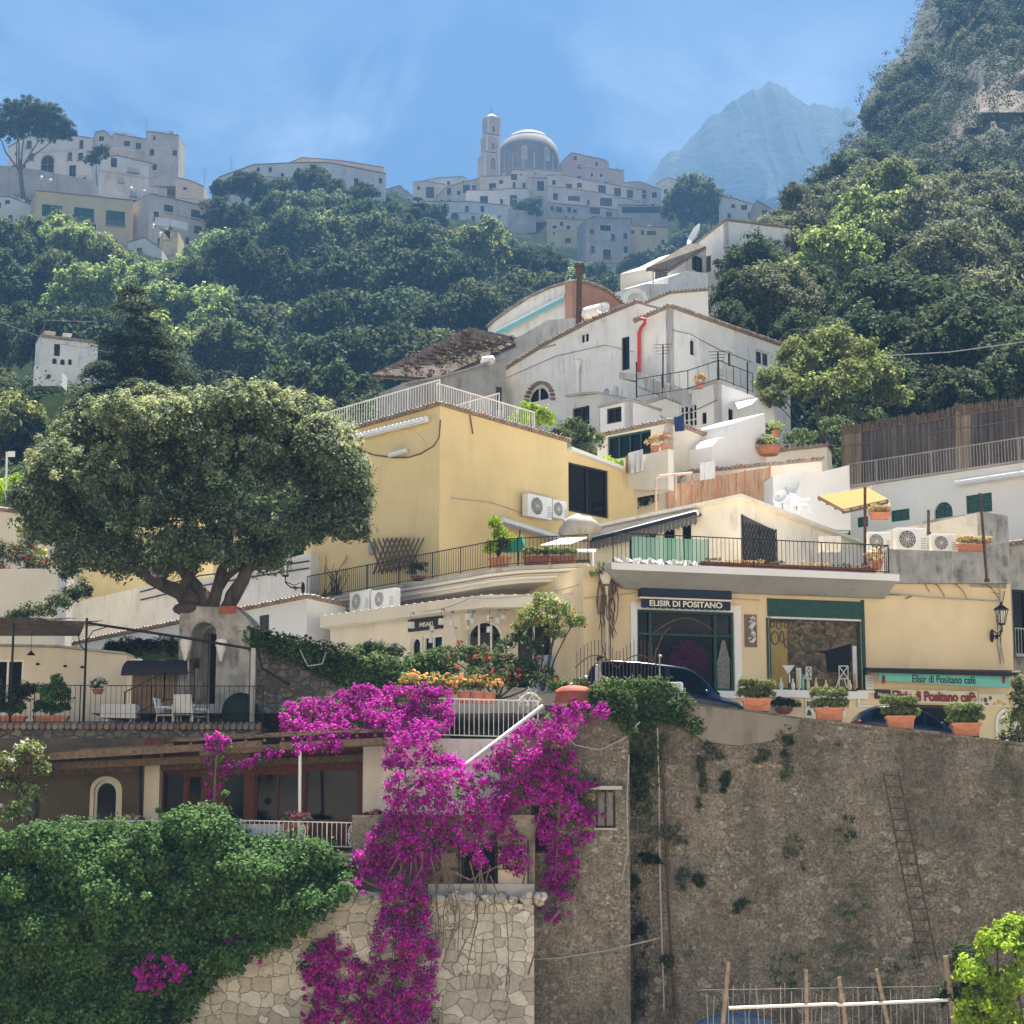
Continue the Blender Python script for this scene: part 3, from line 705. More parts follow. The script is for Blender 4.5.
cedar(418, 197, 246, 84, 300, 'flat-tiered cedar in front of the white house with arched windows', 9, .32, 8)
# ------------------------------------------------------------------ building kit
def arch_pts(s0, s1, z0, z1, k=10):
    r = (s1 - s0)/2; h = min(r, (z1 - z0)*.98); zc = z1 - h; c = (s0+s1)/2
    return [(s0, z0), (s1, z0)] + [(c + r*math.cos(math.pi*i/k), zc + h*math.sin(math.pi*i/k)) for i in range(k+1)]
def oval_pts(s0, s1, z0, z1, k=14):
    return [((s0+s1)/2 + (s1-s0)/2*math.cos(2*math.pi*i/k), (z0+z1)/2 + (z1-z0)/2*math.sin(2*math.pi*i/k)) for i in range(k)]
FRM = {'W': 'frame_f', 'w': 'frame_w', 'd': 'frame_d', 'g': 'frame_g', 'r': 'wood_r', 's': 'shut_g', 'h': 'shut_d', 'b': 'frame_w'}
def shape(pl, wn):
    s0, s1, z0, z1 = pl.rect(*wn[:4])
    st = wn[4]
    if 'a' in st: return arch_pts(s0, s1, z0, z1), (s0, s1, z0, z1)
    if 'o' in st: return oval_pts(s0, s1, z0, z1), (s0, s1, z0, z1)
    return [(s0,z0),(s1,z0),(s1,z1),(s0,z1)], (s0,s1,z0,z1)
def shrink(pts, d):
    cx = sum(p[0] for p in pts)/len(pts); cz = sum(p[1] for p in pts)/len(pts)
    xs = [p[0] for p in pts]; zs = [p[1] for p in pts]; w_ = max(xs)-min(xs); h_ = max(zs)-min(zs)
    mx = (max(xs)+min(xs))/2; mz = (max(zs)+min(zs))/2
    return [(mx + (p[0]-mx)*(1-2*d/max(w_, .01)), mz + (p[1]-mz)*(1-2*d/max(h_, .01))) for p in pts]
def add_win(pl, wn, root, y=.0, far=False):
    pts, (s0,s1,z0,z1) = shape(pl, wn); st = wn[4]; opt = wn[5] if len(wn) > 5 else {}
    k = st[0]; fw = min(.09 if not far else .12, (s1-s0)*.12)
    if k in 'sh':           # closed louvred shutters
        mb = MB(); n = max(4, int((z1-z0)/.16)); mid = (s0+s1)/2
        for a, b in ((s0, mid-.015), (mid+.015, s1)):
            mb.plate(pl, [(a,z0),(b,z0),(b,z1),(a,z1)], [[(a+fw*.8,z0+fw*.8),(b-fw*.8,z0+fw*.8),(b-fw*.8,z1-fw*.8),(a+fw*.8,z1-fw*.8)]], y+.05, y+.10)
            for i in range(n):
                zz = z0 + (z1-z0)*(i+.5)/n; q = (z1-z0)/n*.42
                mb.hexa([pl.w(a+fw*.6,y+.055,zz-q),pl.w(b-fw*.6,y+.055,zz-q),pl.w(b-fw*.6,y+.075,zz-q),pl.w(a+fw*.6,y+.075,zz-q),pl.w(a+fw*.6,y+.085,zz+q),pl.w(b-fw*.6,y+.085,zz+q),pl.w(b-fw*.6,y+.1,zz+q),pl.w(a+fw*.6,y+.1,zz+q)])
        f = obj('shutter', mb, M[FRM[k]], root)
    else:
        mb = MB(); inner = shrink(pts, fw); mb.plate(pl, pts, [inner], y+.07, y+.15)
        mid = (s0+s1)/2; mu = opt.get('mull', 1 if (s1-s0) > .7 else 0); tr = opt.get('trans', 0)
        for i in range(mu):
            c = s0 + (s1-s0)*(i+1)/(mu+1); mb.box(pl, c-fw*.4, c+fw*.4, y+.075, y+.145, z0+fw*.9, z1-fw*(.9 if 'a' not in st else 1.1))
        for i in range(tr):
            c = z0 + (z1-z0)*(i+1)/(tr+1); mb.box(pl, s0+fw*.9, s1-fw*.9, y+.08, y+.14, c-fw*.3, c+fw*.3)
        f = obj(opt.get('name', 'window'), mb, M['frame_f' if far and k == 'w' else FRM[k]], root)
        mb = MB(); mb.plate(pl, shrink(pts, .01), [], y+.16, y+.2, False)
        obj('pane', mb, M[opt.get('pane', 'glass_d' if far else 'glass')], f)
    if 'u' in st:           # raised surround
        mb = MB(); o_ = shrink(pts, -opt.get('sw', .16)); mb.plate(pl, o_, [pts], y-.04, y-.001); obj('surround', mb, M[opt.get('sm', 'town_b' if far else 'white_b')], f)
    if 'i' in st:           # sill
        mb = MB(); mb.box(pl, s0-.12, s1+.12, y-.12, y+.05, z0-.1, z0-.003); obj('sill', mb, M[opt.get('sm', 'conc')], f)
    if opt.get('rail'):
        mb = MB(); n = int((s1-s0+.4)/.13)
        for i in range(n+1):
            s = s0-.2 + (s1-s0+.4)*i/n; mb.box(pl, s-.012, s+.012, y-.42, y-.396, z0, z0+1.0)
        mb.box(pl, s0-.22, s1+.22, y-.43, y-.39, z0+.97, z0+1.02); mb.box(pl, s0-.25, s1+.25, y-.5, y-.002, z0-.12, z0-.01)
        obj('balcony', mb, M['gmetal'], f)
    return f
def eave_tiles(mb, pl, p, q, ov, r=.09, step=.23, ln=.55):
    L = math.hypot(q[0]-p[0], q[1]-p[1]); n = max(1, int(L/step))
    for i in range(n+1):
        f = i/n; s = p[0]+(q[0]-p[0])*f; z = p[1]+(q[1]-p[1])*f
        mb.tube([pl.w(s, -ov-.10, z-.01+RNG.uniform(-.015,.015)), pl.w(s, -ov+ln, z+.03)], r*RNG.uniform(.85,1.1), 6)
def roof_on(pl, tops, depth, root, kind, ov=.18, th=.12, drop=0.0, rm=None, name='roof'):
    mb = MB()
    for (p, q) in zip(tops, tops[1:]):
        mb.hexa([pl.w(p[0],-ov,p[1]+.004),pl.w(q[0],-ov,q[1]+.004),pl.w(q[0],depth+.1,q[1]+.004-drop),pl.w(p[0],depth+.1,p[1]+.004-drop),
                 pl.w(p[0],-ov,p[1]+th),pl.w(q[0],-ov,q[1]+th),pl.w(q[0],depth+.1,q[1]+th-drop),pl.w(p[0],depth+.1,p[1]+th-drop)])
    r = obj(name, mb, M[rm or ('tile' if kind == 'tile' else 'conc')], root)
    if kind == 'tile':
        mb = MB()
        for (p, q) in zip(tops, tops[1:]): eave_tiles(mb, pl, (p[0], p[1]+th), (q[0], q[1]+th), ov)
        obj('eave_tiles', mb, M['tile'], r)
    return r
def facade(root, pl, tops_px, bot, mat, wins=(), t=.32, far=False, off=0, name='wall', ret=False):
    tops = [pl.sz(*p) for p in tops_px]
    bl, br = bot if isinstance(bot, tuple) else (bot, bot)
    sl, sr = tops[0][0], tops[-1][0]
    zl = pl.sz(tops_px[0][0], bl)[1]; zr = pl.sz(tops_px[-1][0], br)[1]
    outer = tops[::-1] + [(sl, zl), (sr, zr)]
    holes = [shape(pl, w_)[0] for w_ in wins]
    mb = MB(); mb.plate(pl, outer, holes, off, off+t, False)
    o = obj(name, mb, M[mat], root)
    for w_ in wins: add_win(pl, w_, root, off, far)
    return (tops, zl, zr, o)
def building(name, label, a, b, tops, bot, mat, depth=7, wins=(), roof='flat', cat='house', group=None, far=False, rm=None, ov=.18, th=.12, ground=True, drop=0.0, base=None):
    pl = Pl(a, b)
    bl, br = bot if isinstance(bot, tuple) else (bot, bot)
    c = pl.px((tops[0][0]+tops[-1][0])/2, (bl+br)/2)
    root = thing(name, label, cat, c, group)
    T, zl, zr, wl = facade(root, pl, tops, bot, mat, wins, far=far)
    mb = MB(); zb = min(zl, zr) - (base or 0)
    mb.plate(pl, T[::-1] + [(T[0][0], zb), (T[-1][0], zb)], [], .325, depth)
    obj('side_wall', mb, M[mat], root)
    if roof: roof_on(pl, T, depth, root, roof, ov, th, drop, rm)
    if ground:
        for f in (0, .5, 1):
            p = pl.w(T[0][0]+(T[-1][0]-T[0][0])*f, 0, zb); GP.append((p.x, p.y, p.z)); p = pl.w(T[0][0]+(T[-1][0]-T[0][0])*f, depth, zb); GP.append((p.x, p.y, p.z))
    return root, pl
def house2(name, label, corner, bot, right, left, mat, winsR=(), winsL=(), ang=47, angL=None, roof='flat', cat='house', group=None, far=False, rm=None, ov=.2, th=.12, ground=True, matL=None):
    cx, cyy, cY = corner; pc = at(cx, cyy, cY)
    plR = Pl.through(pc, R(ang)); plL = Pl.through(pc, R((angL if angL is not None else ang+90)))
    plL.ex = -plL.ex; plL.ey = Vector((-plL.ex.y, plL.ex.x, 0))
    if plL.ey.dot(plL.A) < 0: plL.ey = -plL.ey
    sR, zR = plR.sz(*right); sL, zL = plL.sz(*left); zc = pc.z; zb = plR.sz(cx, bot)[1]
    root = thing(name, label, cat, (pc.x, pc.y, zb), group)
    t = .3
    for pl, s, z1, ws, m_ in ((plR, sR, zR, winsR, mat), (plL, sL, zL, winsL, matL or mat)):
        o_ = [(0,zb),(s,zb),(s,z1),(0,zc)]
        if s < 0: o_ = o_[::-1]
        mb = MB(); mb.plate(pl, o_, [shape(pl, w_)[0] for w_ in ws], 0, t, False); obj('wall', mb, M[m_], root)
        for w_ in ws: add_win(pl, w_, root, 0, far)
    # core
    P = lambda u, v: plR.A + plR.ex*u + (plL.ex*v)
    def core(u0,u1,v0,v1,dz,zbot=None):
        zf = lambda u, v: zc + (zR-zc)*u/sR + (zL-zc)*v/sL + dz
        q = [(u0,v0),(u1,v0),(u1,v1),(u0,v1)]
        lo = [Vector((P(u,v).x, P(u,v).y, zb if zbot is None else zf(u,v)+zbot)) for u,v in q]; hi = [Vector((P(u,v).x,P(u,v).y, zf(u,v))) for u,v in q]
        return lo + hi
    mb = MB(); mb.hexa(core(t+.005, sR, -t-.005, sL, -.002)); obj('side_wall', mb, M[mat], root)
    if roof:
        mb = MB(); mb.hexa(core(-ov, sR+ov, ov, sL-ov, th, -th+.004)); r = obj('roof', mb, M[rm or ('tile' if roof == 'tile' else 'conc')], root)
        if roof == 'tile':
            mb = MB(); eave_tiles(mb, plR, (0, zc+th), (sR, zR+th), ov); eave_tiles(mb, plL, (0, zc+th), (sL, zL+th), ov); obj('eave_tiles', mb, M['tile'], r)
    if ground:
        for u, v in ((0,0),(sR,0),(0,sL),(sR,sL)):
            p = P(u,v); GP.append((p.x, p.y, zb))
    return root, plR, plL, sR, sL
def railing(name, label, pts, h, m, step=.13, bar=.011, rail=.022, group=None, post=1.6, cat='railing', orn=None, parent=None, low=.08):
    """pts: world points along the foot of the rail"""
    if parent is None: root = thing(name, label, cat, pts[0], group)
    else: root = parent
    up = Vector((0,0,1))
    mr = MB(); mbb = MB()
    for a, b in zip(pts, pts[1:]):
        a, b = Vector(a), Vector(b); L = (b-a).length; n = max(1, int(L/step))
        mr.tube([a+up*h, b+up*h], rail, 4); mr.tube([a+up*low, b+up*low], rail*.8, 4)
        for i in range(1, n):
            p = a.lerp(b, i/n); mbb.tube([p+up*low, p+up*h], bar, 4, cap=False)
        k = max(1, round(L/post))
        for i in range(k+1):
            p = a.lerp(b, i/k); q = MB(); q.tube([p, p+up*(h+.02)], rail*1.1, 4); obj('post', q, M[m], root)
        if orn:
            for i in range(k):
                c = a.lerp(b, (i+.5)/k) + up*h*.5; d = (b-a).normalized(); q = MB()
                for w_, hh in ((.09,.30),(.05,.18)):
                    q.tube([c+d*(w_*math.cos(g*math.pi/6))+up*(hh*math.sin(g*math.pi/6)) for g in range(13)], bar*1.3, 4, cap=False)
                for sx in (-1,1):
                    q.tube([c+d*(sx*.1), c+d*(sx*.03)+up*.12, c+up*.25], bar*1.3, 4, cap=False); q.tube([c+d*(sx*.1), c+d*(sx*.03)-up*.12, c-up*.25], bar*1.3, 4, cap=False)
                obj('scroll_panel', q, M[m], root)
    obj('rail', mr, M[m], root); obj('bars', mbb, M[m], root)
    return root
M['frame_f'] = plain('faded_frame', (.22,.215,.21), .7, 0, .2)
# ------------------------------------------------------------------ hilltop village, left
TY = 300
FR = random.Random(17)
def far(name, label, x0, x1, tops, bot, mat, Y, wins=(), depth=8, dY=0, roof='flat', rm='roofgrey', cat='house', group=None):
    wins = list(wins); sx = F/deeper(Y)
    if cat == 'house':
        y = min(p[1] for p in tops) + 1.0*sx; yb = min(bot if not isinstance(bot, tuple) else min(bot), max(p[1] for p in tops) + 9*sx)
        while y < yb - 1.6*sx:
            x = x0 + FR.uniform(.6,1.6)*sx
            while x < x1 - 1.3*sx:
                w_, h_ = FR.choice([(.8,1.2),(.9,1.9),(1.0,1.3),(.6,.7),(1.1,1.9)]); a = (x, y+FR.uniform(-.15,.15)*sx, x+w_*sx, y+h_*sx)
                if FR.random() < .6 and lerp_tab(tops, a[0])+.5*sx < a[1] and lerp_tab(tops, a[2])+.5*sx < a[1] and not any(a[0]-.5*sx < q[2] and q[0]-.5*sx < a[2] and a[1]-.4*sx < q[3] and q[1]-.4*sx < a[3] for q in wins):
                    wins.append(a + (FR.choice(['h','h','s','w','wu','hu','w']), {'rail': 1} if h_ > 1.6 and FR.random() < .6 else {'sw': .2}))
                x += FR.uniform(1.9,3.4)*sx
            y += FR.uniform(2.6,3.2)*sx
    root, pl = far_(name, label, x0, x1, tops, bot, mat, Y, wins, depth, dY, roof, rm, cat, group)
    if cat == 'house' and roof:
        T = [pl.sz(*p) for p in tops]; wd = T[-1][0]-T[0][0]
        for _ in range(FR.choice([1,1,2,2])):
            s = T[0][0] + wd*FR.uniform(.12,.85); z = lerp_tab(T, s); yy = FR.uniform(.8, depth*.6); q = MB(); w_ = FR.uniform(.25,.4); h_ = FR.uniform(.6,1.1)
            q.box(pl, s-w_, s+w_, yy-w_, yy+w_, z-.1, z+h_); q.box(pl, s-w_-.12, s+w_+.12, yy-w_-.12, yy+w_+.12, z+h_+.002, z+h_+.16); obj('chimney', q, M[FR.choice(['town_b','town_a','town_c'])], root)
        q = MB(); s0, s1 = T[0][0]+wd*FR.uniform(0,.3), T[0][0]+wd*FR.uniform(.6,1); zt = min(lerp_tab(T, s0), lerp_tab(T, s1))
        if FR.random() < .6: zz = zt - FR.uniform(3.0, 3.4); q.box(pl, s0, s1, -.5, -.003, zz, zz+.16); obj('ledge', q, M['town_b'], root)
        if FR.random() < .45:
            q = MB(); n = int((s1-s0)/.35)
            for i in range(n+1): q.box(pl, s0+(s1-s0)*i/max(1,n)-.025, s0+(s1-s0)*i/max(1,n)+.025, .25, .30, zt, zt+1.05)
            q.box(pl, s0, s1, .24, .31, zt+1.0, zt+1.07); obj('roof_rail', q, M['gmetal'], root)
    return root, pl
def far_(name, label, x0, x1, tops, bot, mat, Y, wins, depth, dY, roof, rm, cat, group):
    return building(name, label, (x0, tops[0][1], Y), (x1, tops[-1][1], Y+dY), tops, bot, mat, depth, wins, roof, cat, group, True, rm, .25, .22)
far('hilltop_villa', 'pale hilltop villa with a big arched window behind the stone pine', 8, 93, [(8,148),(28,136),(75,136),(93,139)], 186, 'town_b', 312, [(41,155,54,174,'wau',{'mull':1,'trans':1,'sw':.3,'sm':'town_a'}),(69,165,76,177,'wu',{'sw':.25})], 9, -2)
far('terrace_wall', 'dark stone terrace wall below the arched hilltop villa', -30, 100, [(-30,162),(40,170),(100,182)], 200, 'town_c', 304, cat='wall', depth=2, roof=None)
far('balcony_house', 'white hilltop house with a long iron balcony beside the windowless dark tower', 100, 170, [(100,158),(118,156),(168,168)], 200, 'town_b', 300, [(111,158,117,167,'h'),(128,163,138,173,'h',{'rail':1}),(155,166,163,178,'h',{'rail':1}),(107,173,111,177,'w'),(132,178,136,182,'w'),(153,188,159,194,'wa')], 7, 4)
far('rooftop_house', 'cluttered grey upper floor with ledges on the hilltop terraced house', 95, 148, [(95,133),(104,131),(112,138),(114,134),(147,140)], 162, 'town_c', 307, [(124,141,130,146,'h'),(136,143,141,149,'h'),(99,136,104,141,'w')], 7, 2)
far('blank_tower', 'tall dark windowless block on the skyline of the hilltop village', 146, 179, [(146,133),(150,132),(179,136)], 186, 'town_c', 303, depth=9)
far('low_house', 'low pale house stepping down from the dark windowless block', 176, 205, [(176,178),(190,181),(204,187)], 204, 'town_a', 298, [(183,187,187,190,'w')])
far('yellow_villa', 'pale yellow villa with three wide green shuttered windows', 36, 133, [(36,191),(133,201)], 246, 'town_y', 286, [(42,205,62,217,'s'),(74,208,94,222,'s',{'rail':1}),(106,211,125,226,'s',{'rail':1})], 9, 4, rm='tile')
far('laundry_house', 'grey rendered house with washing under its windows beside the yellow villa', 150, 210, [(150,194),(176,200),(210,208)], 246, 'town_a', 288, [(164,205,173,214,'s'),(191,210,200,220,'h'),(194,226,202,234,'h')], 8, 5)
far('white_annexe', 'small white houses at the left edge below the stone pine', -40, 36, [(-40,198),(8,197),(36,207)], 228, 'town_b', 291, [(5,200,10,204,'w')])
far('stair_house', 'small white stepped house with sloping stair walls below the yellow villa', 128, 162, [(128,243),(145,238),(162,250)], 270, 'town_b', 276, [(137,248,142,254,'h')])
far('side_house', 'small yellowish house with one dark window right of the stepped stair house', 160, 178, [(160,230),(178,232)], 262, 'town_y', 282, [(163,231,170,240,'h')])
far('long_house', 'long low pale building on the ridge behind the wood', 218, 388, [(218,178),(254,165),(300,163),(328,163),(386,174)], 212, 'town_b', 335, [(366,184,374,192,'wu'),(281,173,284,179,'w')], 10, 3, rm='tile')
far('long_house_attic', 'set-back pale attic storey on top of the long ridge building', 290, 386, [(290,163),(302,158),(340,161),(384,168)], 180, 'town_a', 342, depth=6, rm='tile')
o, pl = far('white_cottage', 'white cottage with small arched openings beside the drooping cedar', 40, 98, [(40,337),(98,344)], 384, 'white', 152, [(52,358,57,364,'wa'),(60,359,65,365,'wa'),(68,359,72,365,'wa'),(54,344,60,356,'d')], 3, 1)
far('cottage_terrace', 'white terrace wall with a round opening in front of the white cottage', 34, 62, [(34,366),(48,367),(62,372)], 386, 'white', 148, [(46,374,51,379,'wo')], 2, 0, roof=None, cat='wall')
# globe lamps
lampm = plain('white_lamp_globe', (.75,.75,.75), .4, 0, .02)
def globe(px, top, bot, Y, first=[None]):
    if first[0] is None:
        o = thing('globe_lamp', 'white globe lamp on a thin post in the hilltop village', 'street lamp', (0,0,0), 'globe lamps of the hilltop village')
        q = MB(); q.ell((0,0,1.9), .34, .34, .34); obj('globe', q, lampm, o, True); q = MB(); q.tube([(0,0,0),(0,0,1.6)], .06, 6); obj('post', q, M['gmetal'], o); first[0] = o
    else: o = copy_tree(first[0])
    p = at(px, top, Y); b = at(px, bot, Y); o.location = b; o.scale = (1,1,(p.z-b.z)/2.2)
for px, tp, bt, Y in [(41,176,190,285),(50,179,191,285),(131,187,200,284),(144,190,200,286),(153,224,240,280),(160,232,246,279)]: globe(px, tp, bt, Y)
for px, py in [(146,118),(204,168),(231,158)]:
    p = at(px, py+26, 303); q = MB(); hh = at(px,py,303).z - p.z
    q.tube([p, p+Vector((0,0,hh))], .05, 4)
    for k in range(5): q.tube([p+Vector((-.8+.1*k,0,hh*(.96-.1*k))), p+Vector((.8-.1*k,0,hh*(.96-.1*k)))], .03, 4)
    setp(obj('aerial', q, M['gmetal']), 'thin television aerial on the hilltop village skyline', 'aerial', 'television aerials of the hilltop village')
def laundry(pts, h, m, label, group=None, wave=.05):
    mb = MB(); n = 14
    a, b = Vector(pts[0]), Vector(pts[1])
    nrm = Vector((-(b-a).y, (b-a).x, 0)).normalized(); V=[]
    for j in range(5):
        for i in range(n+1):
            p = a.lerp(b, i/n) - Vector((0,0,h*j/4)) + nrm*(wave*math.sin(i*1.3+j*.3)*(.3+j*.2)); V.append(p)
    for k, off in ((0, Vector((0,0,0))), (1, nrm*.012)):
        base = len(mb.v); mb.v += [tuple(v+off) for v in V]
        for j in range(4):
            for i in range(n): mb.f.append((base+j*(n+1)+i, base+j*(n+1)+i+1, base+(j+1)*(n+1)+i+1, base+(j+1)*(n+1)+i))
    return setp(obj('laundry', mb, M[m], smooth=True), label, 'laundry', group)
laundry((at(155,217,286.5), at(170,219,286.8)), 1.7, 'cloth_w', 'pinkish white washing on a line below the grey hilltop house window')
laundry((at(171,219,286.8), at(188,223,287.2)), 1.6, 'cloth_w', 'white sheet hanging beside the pinkish washing of the grey hilltop house')
# ------------------------------------------------------------------ hilltop town with the church
TG = None
far('ruined_house', 'grey gabled stone house at the left end of the church town', 386, 414, [(386,190),(399,186),(414,197)], 216, 'town_c', 395)
far('corner_house', 'buff house with a single small window left of the church', 413, 446, [(413,183),(424,181),(446,185)], 206, 'town_a', 402, [(417,186,420,190,'w'),(426,187,434,198,'h')])
far('ridge_house', 'long low house with flat roof on the skyline left of the church', 424, 468, [(424,181),(442,178),(463,177),(468,181)], 206, 'town_b', 412, [(431,182,434,186,'w'),(447,181,450,185,'w')])
far('lean_to_house', 'house with one long sloping roof below the bell tower', 437, 484, [(437,197),(446,187),(482,178)], 212, 'town_a', 398, [(447,188,451,195,'w'),(463,185,470,193,'h'),(472,185,476,190,'w')])
far('square_house', 'square grey house with a tall window just under the bell tower', 480, 511, [(480,177),(511,176)], 206, 'town_a', 395, [(489,183,496,191,'w'),(499,180,503,184,'w')])
far('white_block', 'white house with one dark window under the square grey house', 466, 512, [(466,191),(512,190)], 212, 'town_b', 388, [(480,196,488,203,'wu',{'sm':'town_a'}),(500,199,503,204,'w')])
far('arched_house', 'long white house with arched windows above the wood', 424, 508, [(424,202),(470,202),(508,206)], 240, 'town_b', 380, [(431,215,440,224,'h'),(451,213,459,223,'wau',{'sm':'town_a'}),(480,214,490,228,'wau',{'sm':'town_a'}),(466,219,469,223,'wo')], 9, 2)
far('green_door_house', 'pale house with a green shuttered door and a balcony below the church', 505, 532, [(505,189),(528,189),(532,200)], 215, 'town_b', 386, [(510,195,517,206,'s',{'rail':1}),(500+22,200,525,204,'w')])
far('buttress_wall', 'blank grey retaining house wall beside the dark creeper', 506, 536, [(506,209),(536,211)], 244, 'town_c', 384, cat='wall', roof=None, depth=3)
far('pale_house', 'pale house with a slanting roof below the dome', 508, 533, [(508,181),(512,170),(532,171),(533,182)], 196, 'town_a', 402, [(511,174,517,180,'h')])
far('tall_buff_house', 'tall narrow buff house with two dark windows below the dome', 529, 549, [(529,178),(548,179)], 222, 'town_a', 388, [(537,181,544,191,'hu'),(537,196,542,203,'hu')], 9)
far('terrace_row', 'long terraced house row with a white roof edge right of the dome', 546, 642, [(546,176),(560,175),(590,181),(642,190)], 204, 'town_a', 404, [(552,180,556,185,'wu'),(566,184,572,189,'h'),(577,183,582,190,'h'),(598,185,606,194,'hu'),(614,188,621,196,'hu'),(627,190,633,198,'h')], 8, 3)
far('shaded_row', 'shadowy house row with a sloping dark eave below the terraced row', 547, 640, [(547,186),(600,193),(640,202)], 216, 'town_c', 396, [(553,193,558,200,'w'),(568,196,580,201,'h'),(600,198,612,206,'h')], 6, 3)
far('roofed_row', 'row of low houses with grey roofs and a parapet above the oval-window house', 548, 632, [(548,203),(600,208),(632,212)], 230, 'town_c', 390, [(556,207,562,212,'h'),(573,209,577,213,'w'),(590,208,600,214,'h'),(606,212,612,217,'w')], 6, 3)
far('oval_window_house', 'cream house with two oval windows under curved hoods', 547, 588, [(547,218),(586,221)], 252, 'town_y', 372, [(552,225,557,229,'wou',{'sw':.35}),(566,225,571,230,'wou',{'sw':.35}),(565,238,571,243,'w')], 8)
far('shabby_tower_house', 'tall shabby grey tower house with stained walls and three stacked windows', 586, 631, [(586,220),(592,218),(631,219)], 300, 'town_c', 352, [(600,225,611,231,'wu'),(603,249,611,260,'wu',{'rail':1}),(603,266,611,276,'h'),(615,269,620,275,'h'),(590,229,594,234,'w')], 8, 2)
far('lower_white_house', 'low white house built against the foot of the shabby tower house', 566, 634, [(566,258),(587,262),(587,263),(634,264)], 312, 'town_b', 347, [(575,263,583,270,'wu'),(604,267,611,276,'h'),(616,268,621,274,'w'),(600,282,607,291,'h'),(611,284,618,294,'h')], 6)
laundry((at(602,231,346.5), at(611,231,346.5)), 2.4, 'cloth_w', 'long white sheet hanging from the top window of the shabby tower house')
far('pink_block', 'large pinkish windowless block on the skyline right of the dome', 561, 610, [(561,163),(571,153),(604,160),(609,164)], 192, 'pink', 424, [(595,162,598,166,'w'),(577,176,581,180,'w')], 10, 2)
far('pink_annexe', 'small pinkish annexe at the right of the large skyline block', 608, 625, [(608,169),(624,171)], 192, 'pink', 426, depth=7)
far('slope_houses', 'grey row with two dark windows between the skyline block and the round leafy tree', 622, 662, [(622,183),(640,182),(661,190)], 216, 'town_c', 408, [(628,188,632,194,'w'),(640,190,646,198,'h'),(652,192,657,198,'w')])
far('gable_house', 'pale grey gabled house on the skyline left of the round leafy tree', 655, 690, [(655,185),(667,178),(690,184)], 212, 'town_b', 416, [(664,189,668,194,'w')])
far('yellow_row', 'low yellowish house with three small windows beside the shabby tower house', 628, 668, [(628,226),(668,228)], 252, 'town_y', 356, [(631,230,634,234,'h'),(641,230,644,235,'h'),(647,231,656,235,'h')], 6)
far('awning_terrace', 'dark terrace with green awning strip above the yellowish row', 618, 668, [(618,205),(668,207)], 228, 'town_c', 378, [(622,207,662,213,'s')], 6)
far('skyline_house', 'pale skyline house with a parapet right of the round leafy tree', 722, 754, [(722,197),(734,199),(754,205)], 226, 'town_b', 340, [(731,204,735,208,'w'),(741,205,747,210,'h')])
far('chimney_house', 'brownish skyline house with a white corner pillar under the mountain', 752, 776, [(752,208),(757,201),(759,202),(776,212)], 230, 'pink', 336, [(762,210,767,216,'h')])
# church: bell tower with three stages, drum and dome
YC = 412
b = at(492, 182, YC); k = YC/F
o = thing('bell_tower', 'slender pinkish bell tower with a cross on its pointed cap', 'bell tower', b)
pl = Pl((484, 160, YC), (500, 160, YC+1.2))
def stage(x0, x1, y0, y1, win):
    s0, s1, z0, z1 = pl.rect(x0, y0, x1, y1); q = MB(); hole = shape(pl, win)[0]; d = (s1-s0)
    q.plate(pl, [(s0,z0),(s1,z0),(s1,z1),(s0,z1)], [hole], 0, .35, False); q.box(pl, s0, s1, .9, d, z0, z1); q.box(pl, s0, s0+.4, .35, .9, z0, z1); q.box(pl, s1-.4, s1, .35, .9, z0, z1)
    st = obj('tower_stage', q, M['pink'], o)
    q = MB(); w_ = d*.13
    q.box(pl, s0-.03, s0+w_, -.12, -.002, z0, z1-.35); q.box(pl, s1-w_, s1+.03, -.12, -.002, z0, z1-.35); q.box(pl, s0-.2, s1+.2, -.25, d+.2, z1-.34, z1+.02)
    obj('cornice', q, M['town_b'], st); q = MB(); q.plate(pl, shrink(hole, -.22), [hole], -.1, -.002); obj('window_surround', q, M['town_b'], st)
    return s0, s1, z0, z1
stage(484, 500, 153.5, 182, (490,158,495.5,170,'wa')); stage(486, 500, 135.5, 152, (491,142.5,495,150,'wa')); s0,s1,z0,z1 = stage(487.5, 500.5, 117, 134, (492,126,495,132.5,'wa'))
q = MB(); cx = (s0+s1)/2; d = (s1-s0); cc_ = pl.w(cx, d/2, z1)
q.lathe(cc_, [(d*.62,0),(d*.6,.25),(d*.45,.7),(d*.26,1.3),(d*.14,1.75),(0.02,2.1)], 8); obj('cap', q, M['town_a'], o)
q = MB(); q.tube([cc_+Vector((0,0,1.9)), cc_+Vector((0,0,4.0))], .07, 4); q.tube([cc_+Vector((-.6,0,3.3)), cc_+Vector((.6,0,3.3))], .07, 4); q.ell(cc_+Vector((0,0,2.2)), .16,.16,.16,6,4); obj('cross', q, M['iron'], o)
Yd = 424; c = at(528.5, 178, Yd); kk = deeper(Yd)/F
o = thing('church_dome', 'weathered grey church drum under a low pale dome beside the bell tower', 'church', c)
zz = lambda py: at(528, py, Yd).z - c.z
r = 32.5*kk
q = MB(); q.lathe(c, [(r,-2),(r,zz(162)),(r*.99,zz(156)),(r*.95,zz(151)),(r*.88,zz(146.5)),(r*.77,zz(142.5)),(r*.63,zz(139.5))], 28); obj('drum', q, stucco('dark_drum_render', (.27,.25,.235), .6, (.12,.11,.1), .3, .4), o, True)
q = MB(); q.lathe(c, [(r*.65,zz(140)),(r*.65,zz(139)),(r*.55,zz(136)),(r*.38,zz(133.6)),(r*.17,zz(132.4)),(0.01,zz(132))], 28); obj('dome', q, stucco('dome_lead', (.33,.32,.31), .4, (.2,.19,.18), .2), o, True)
q = MB()
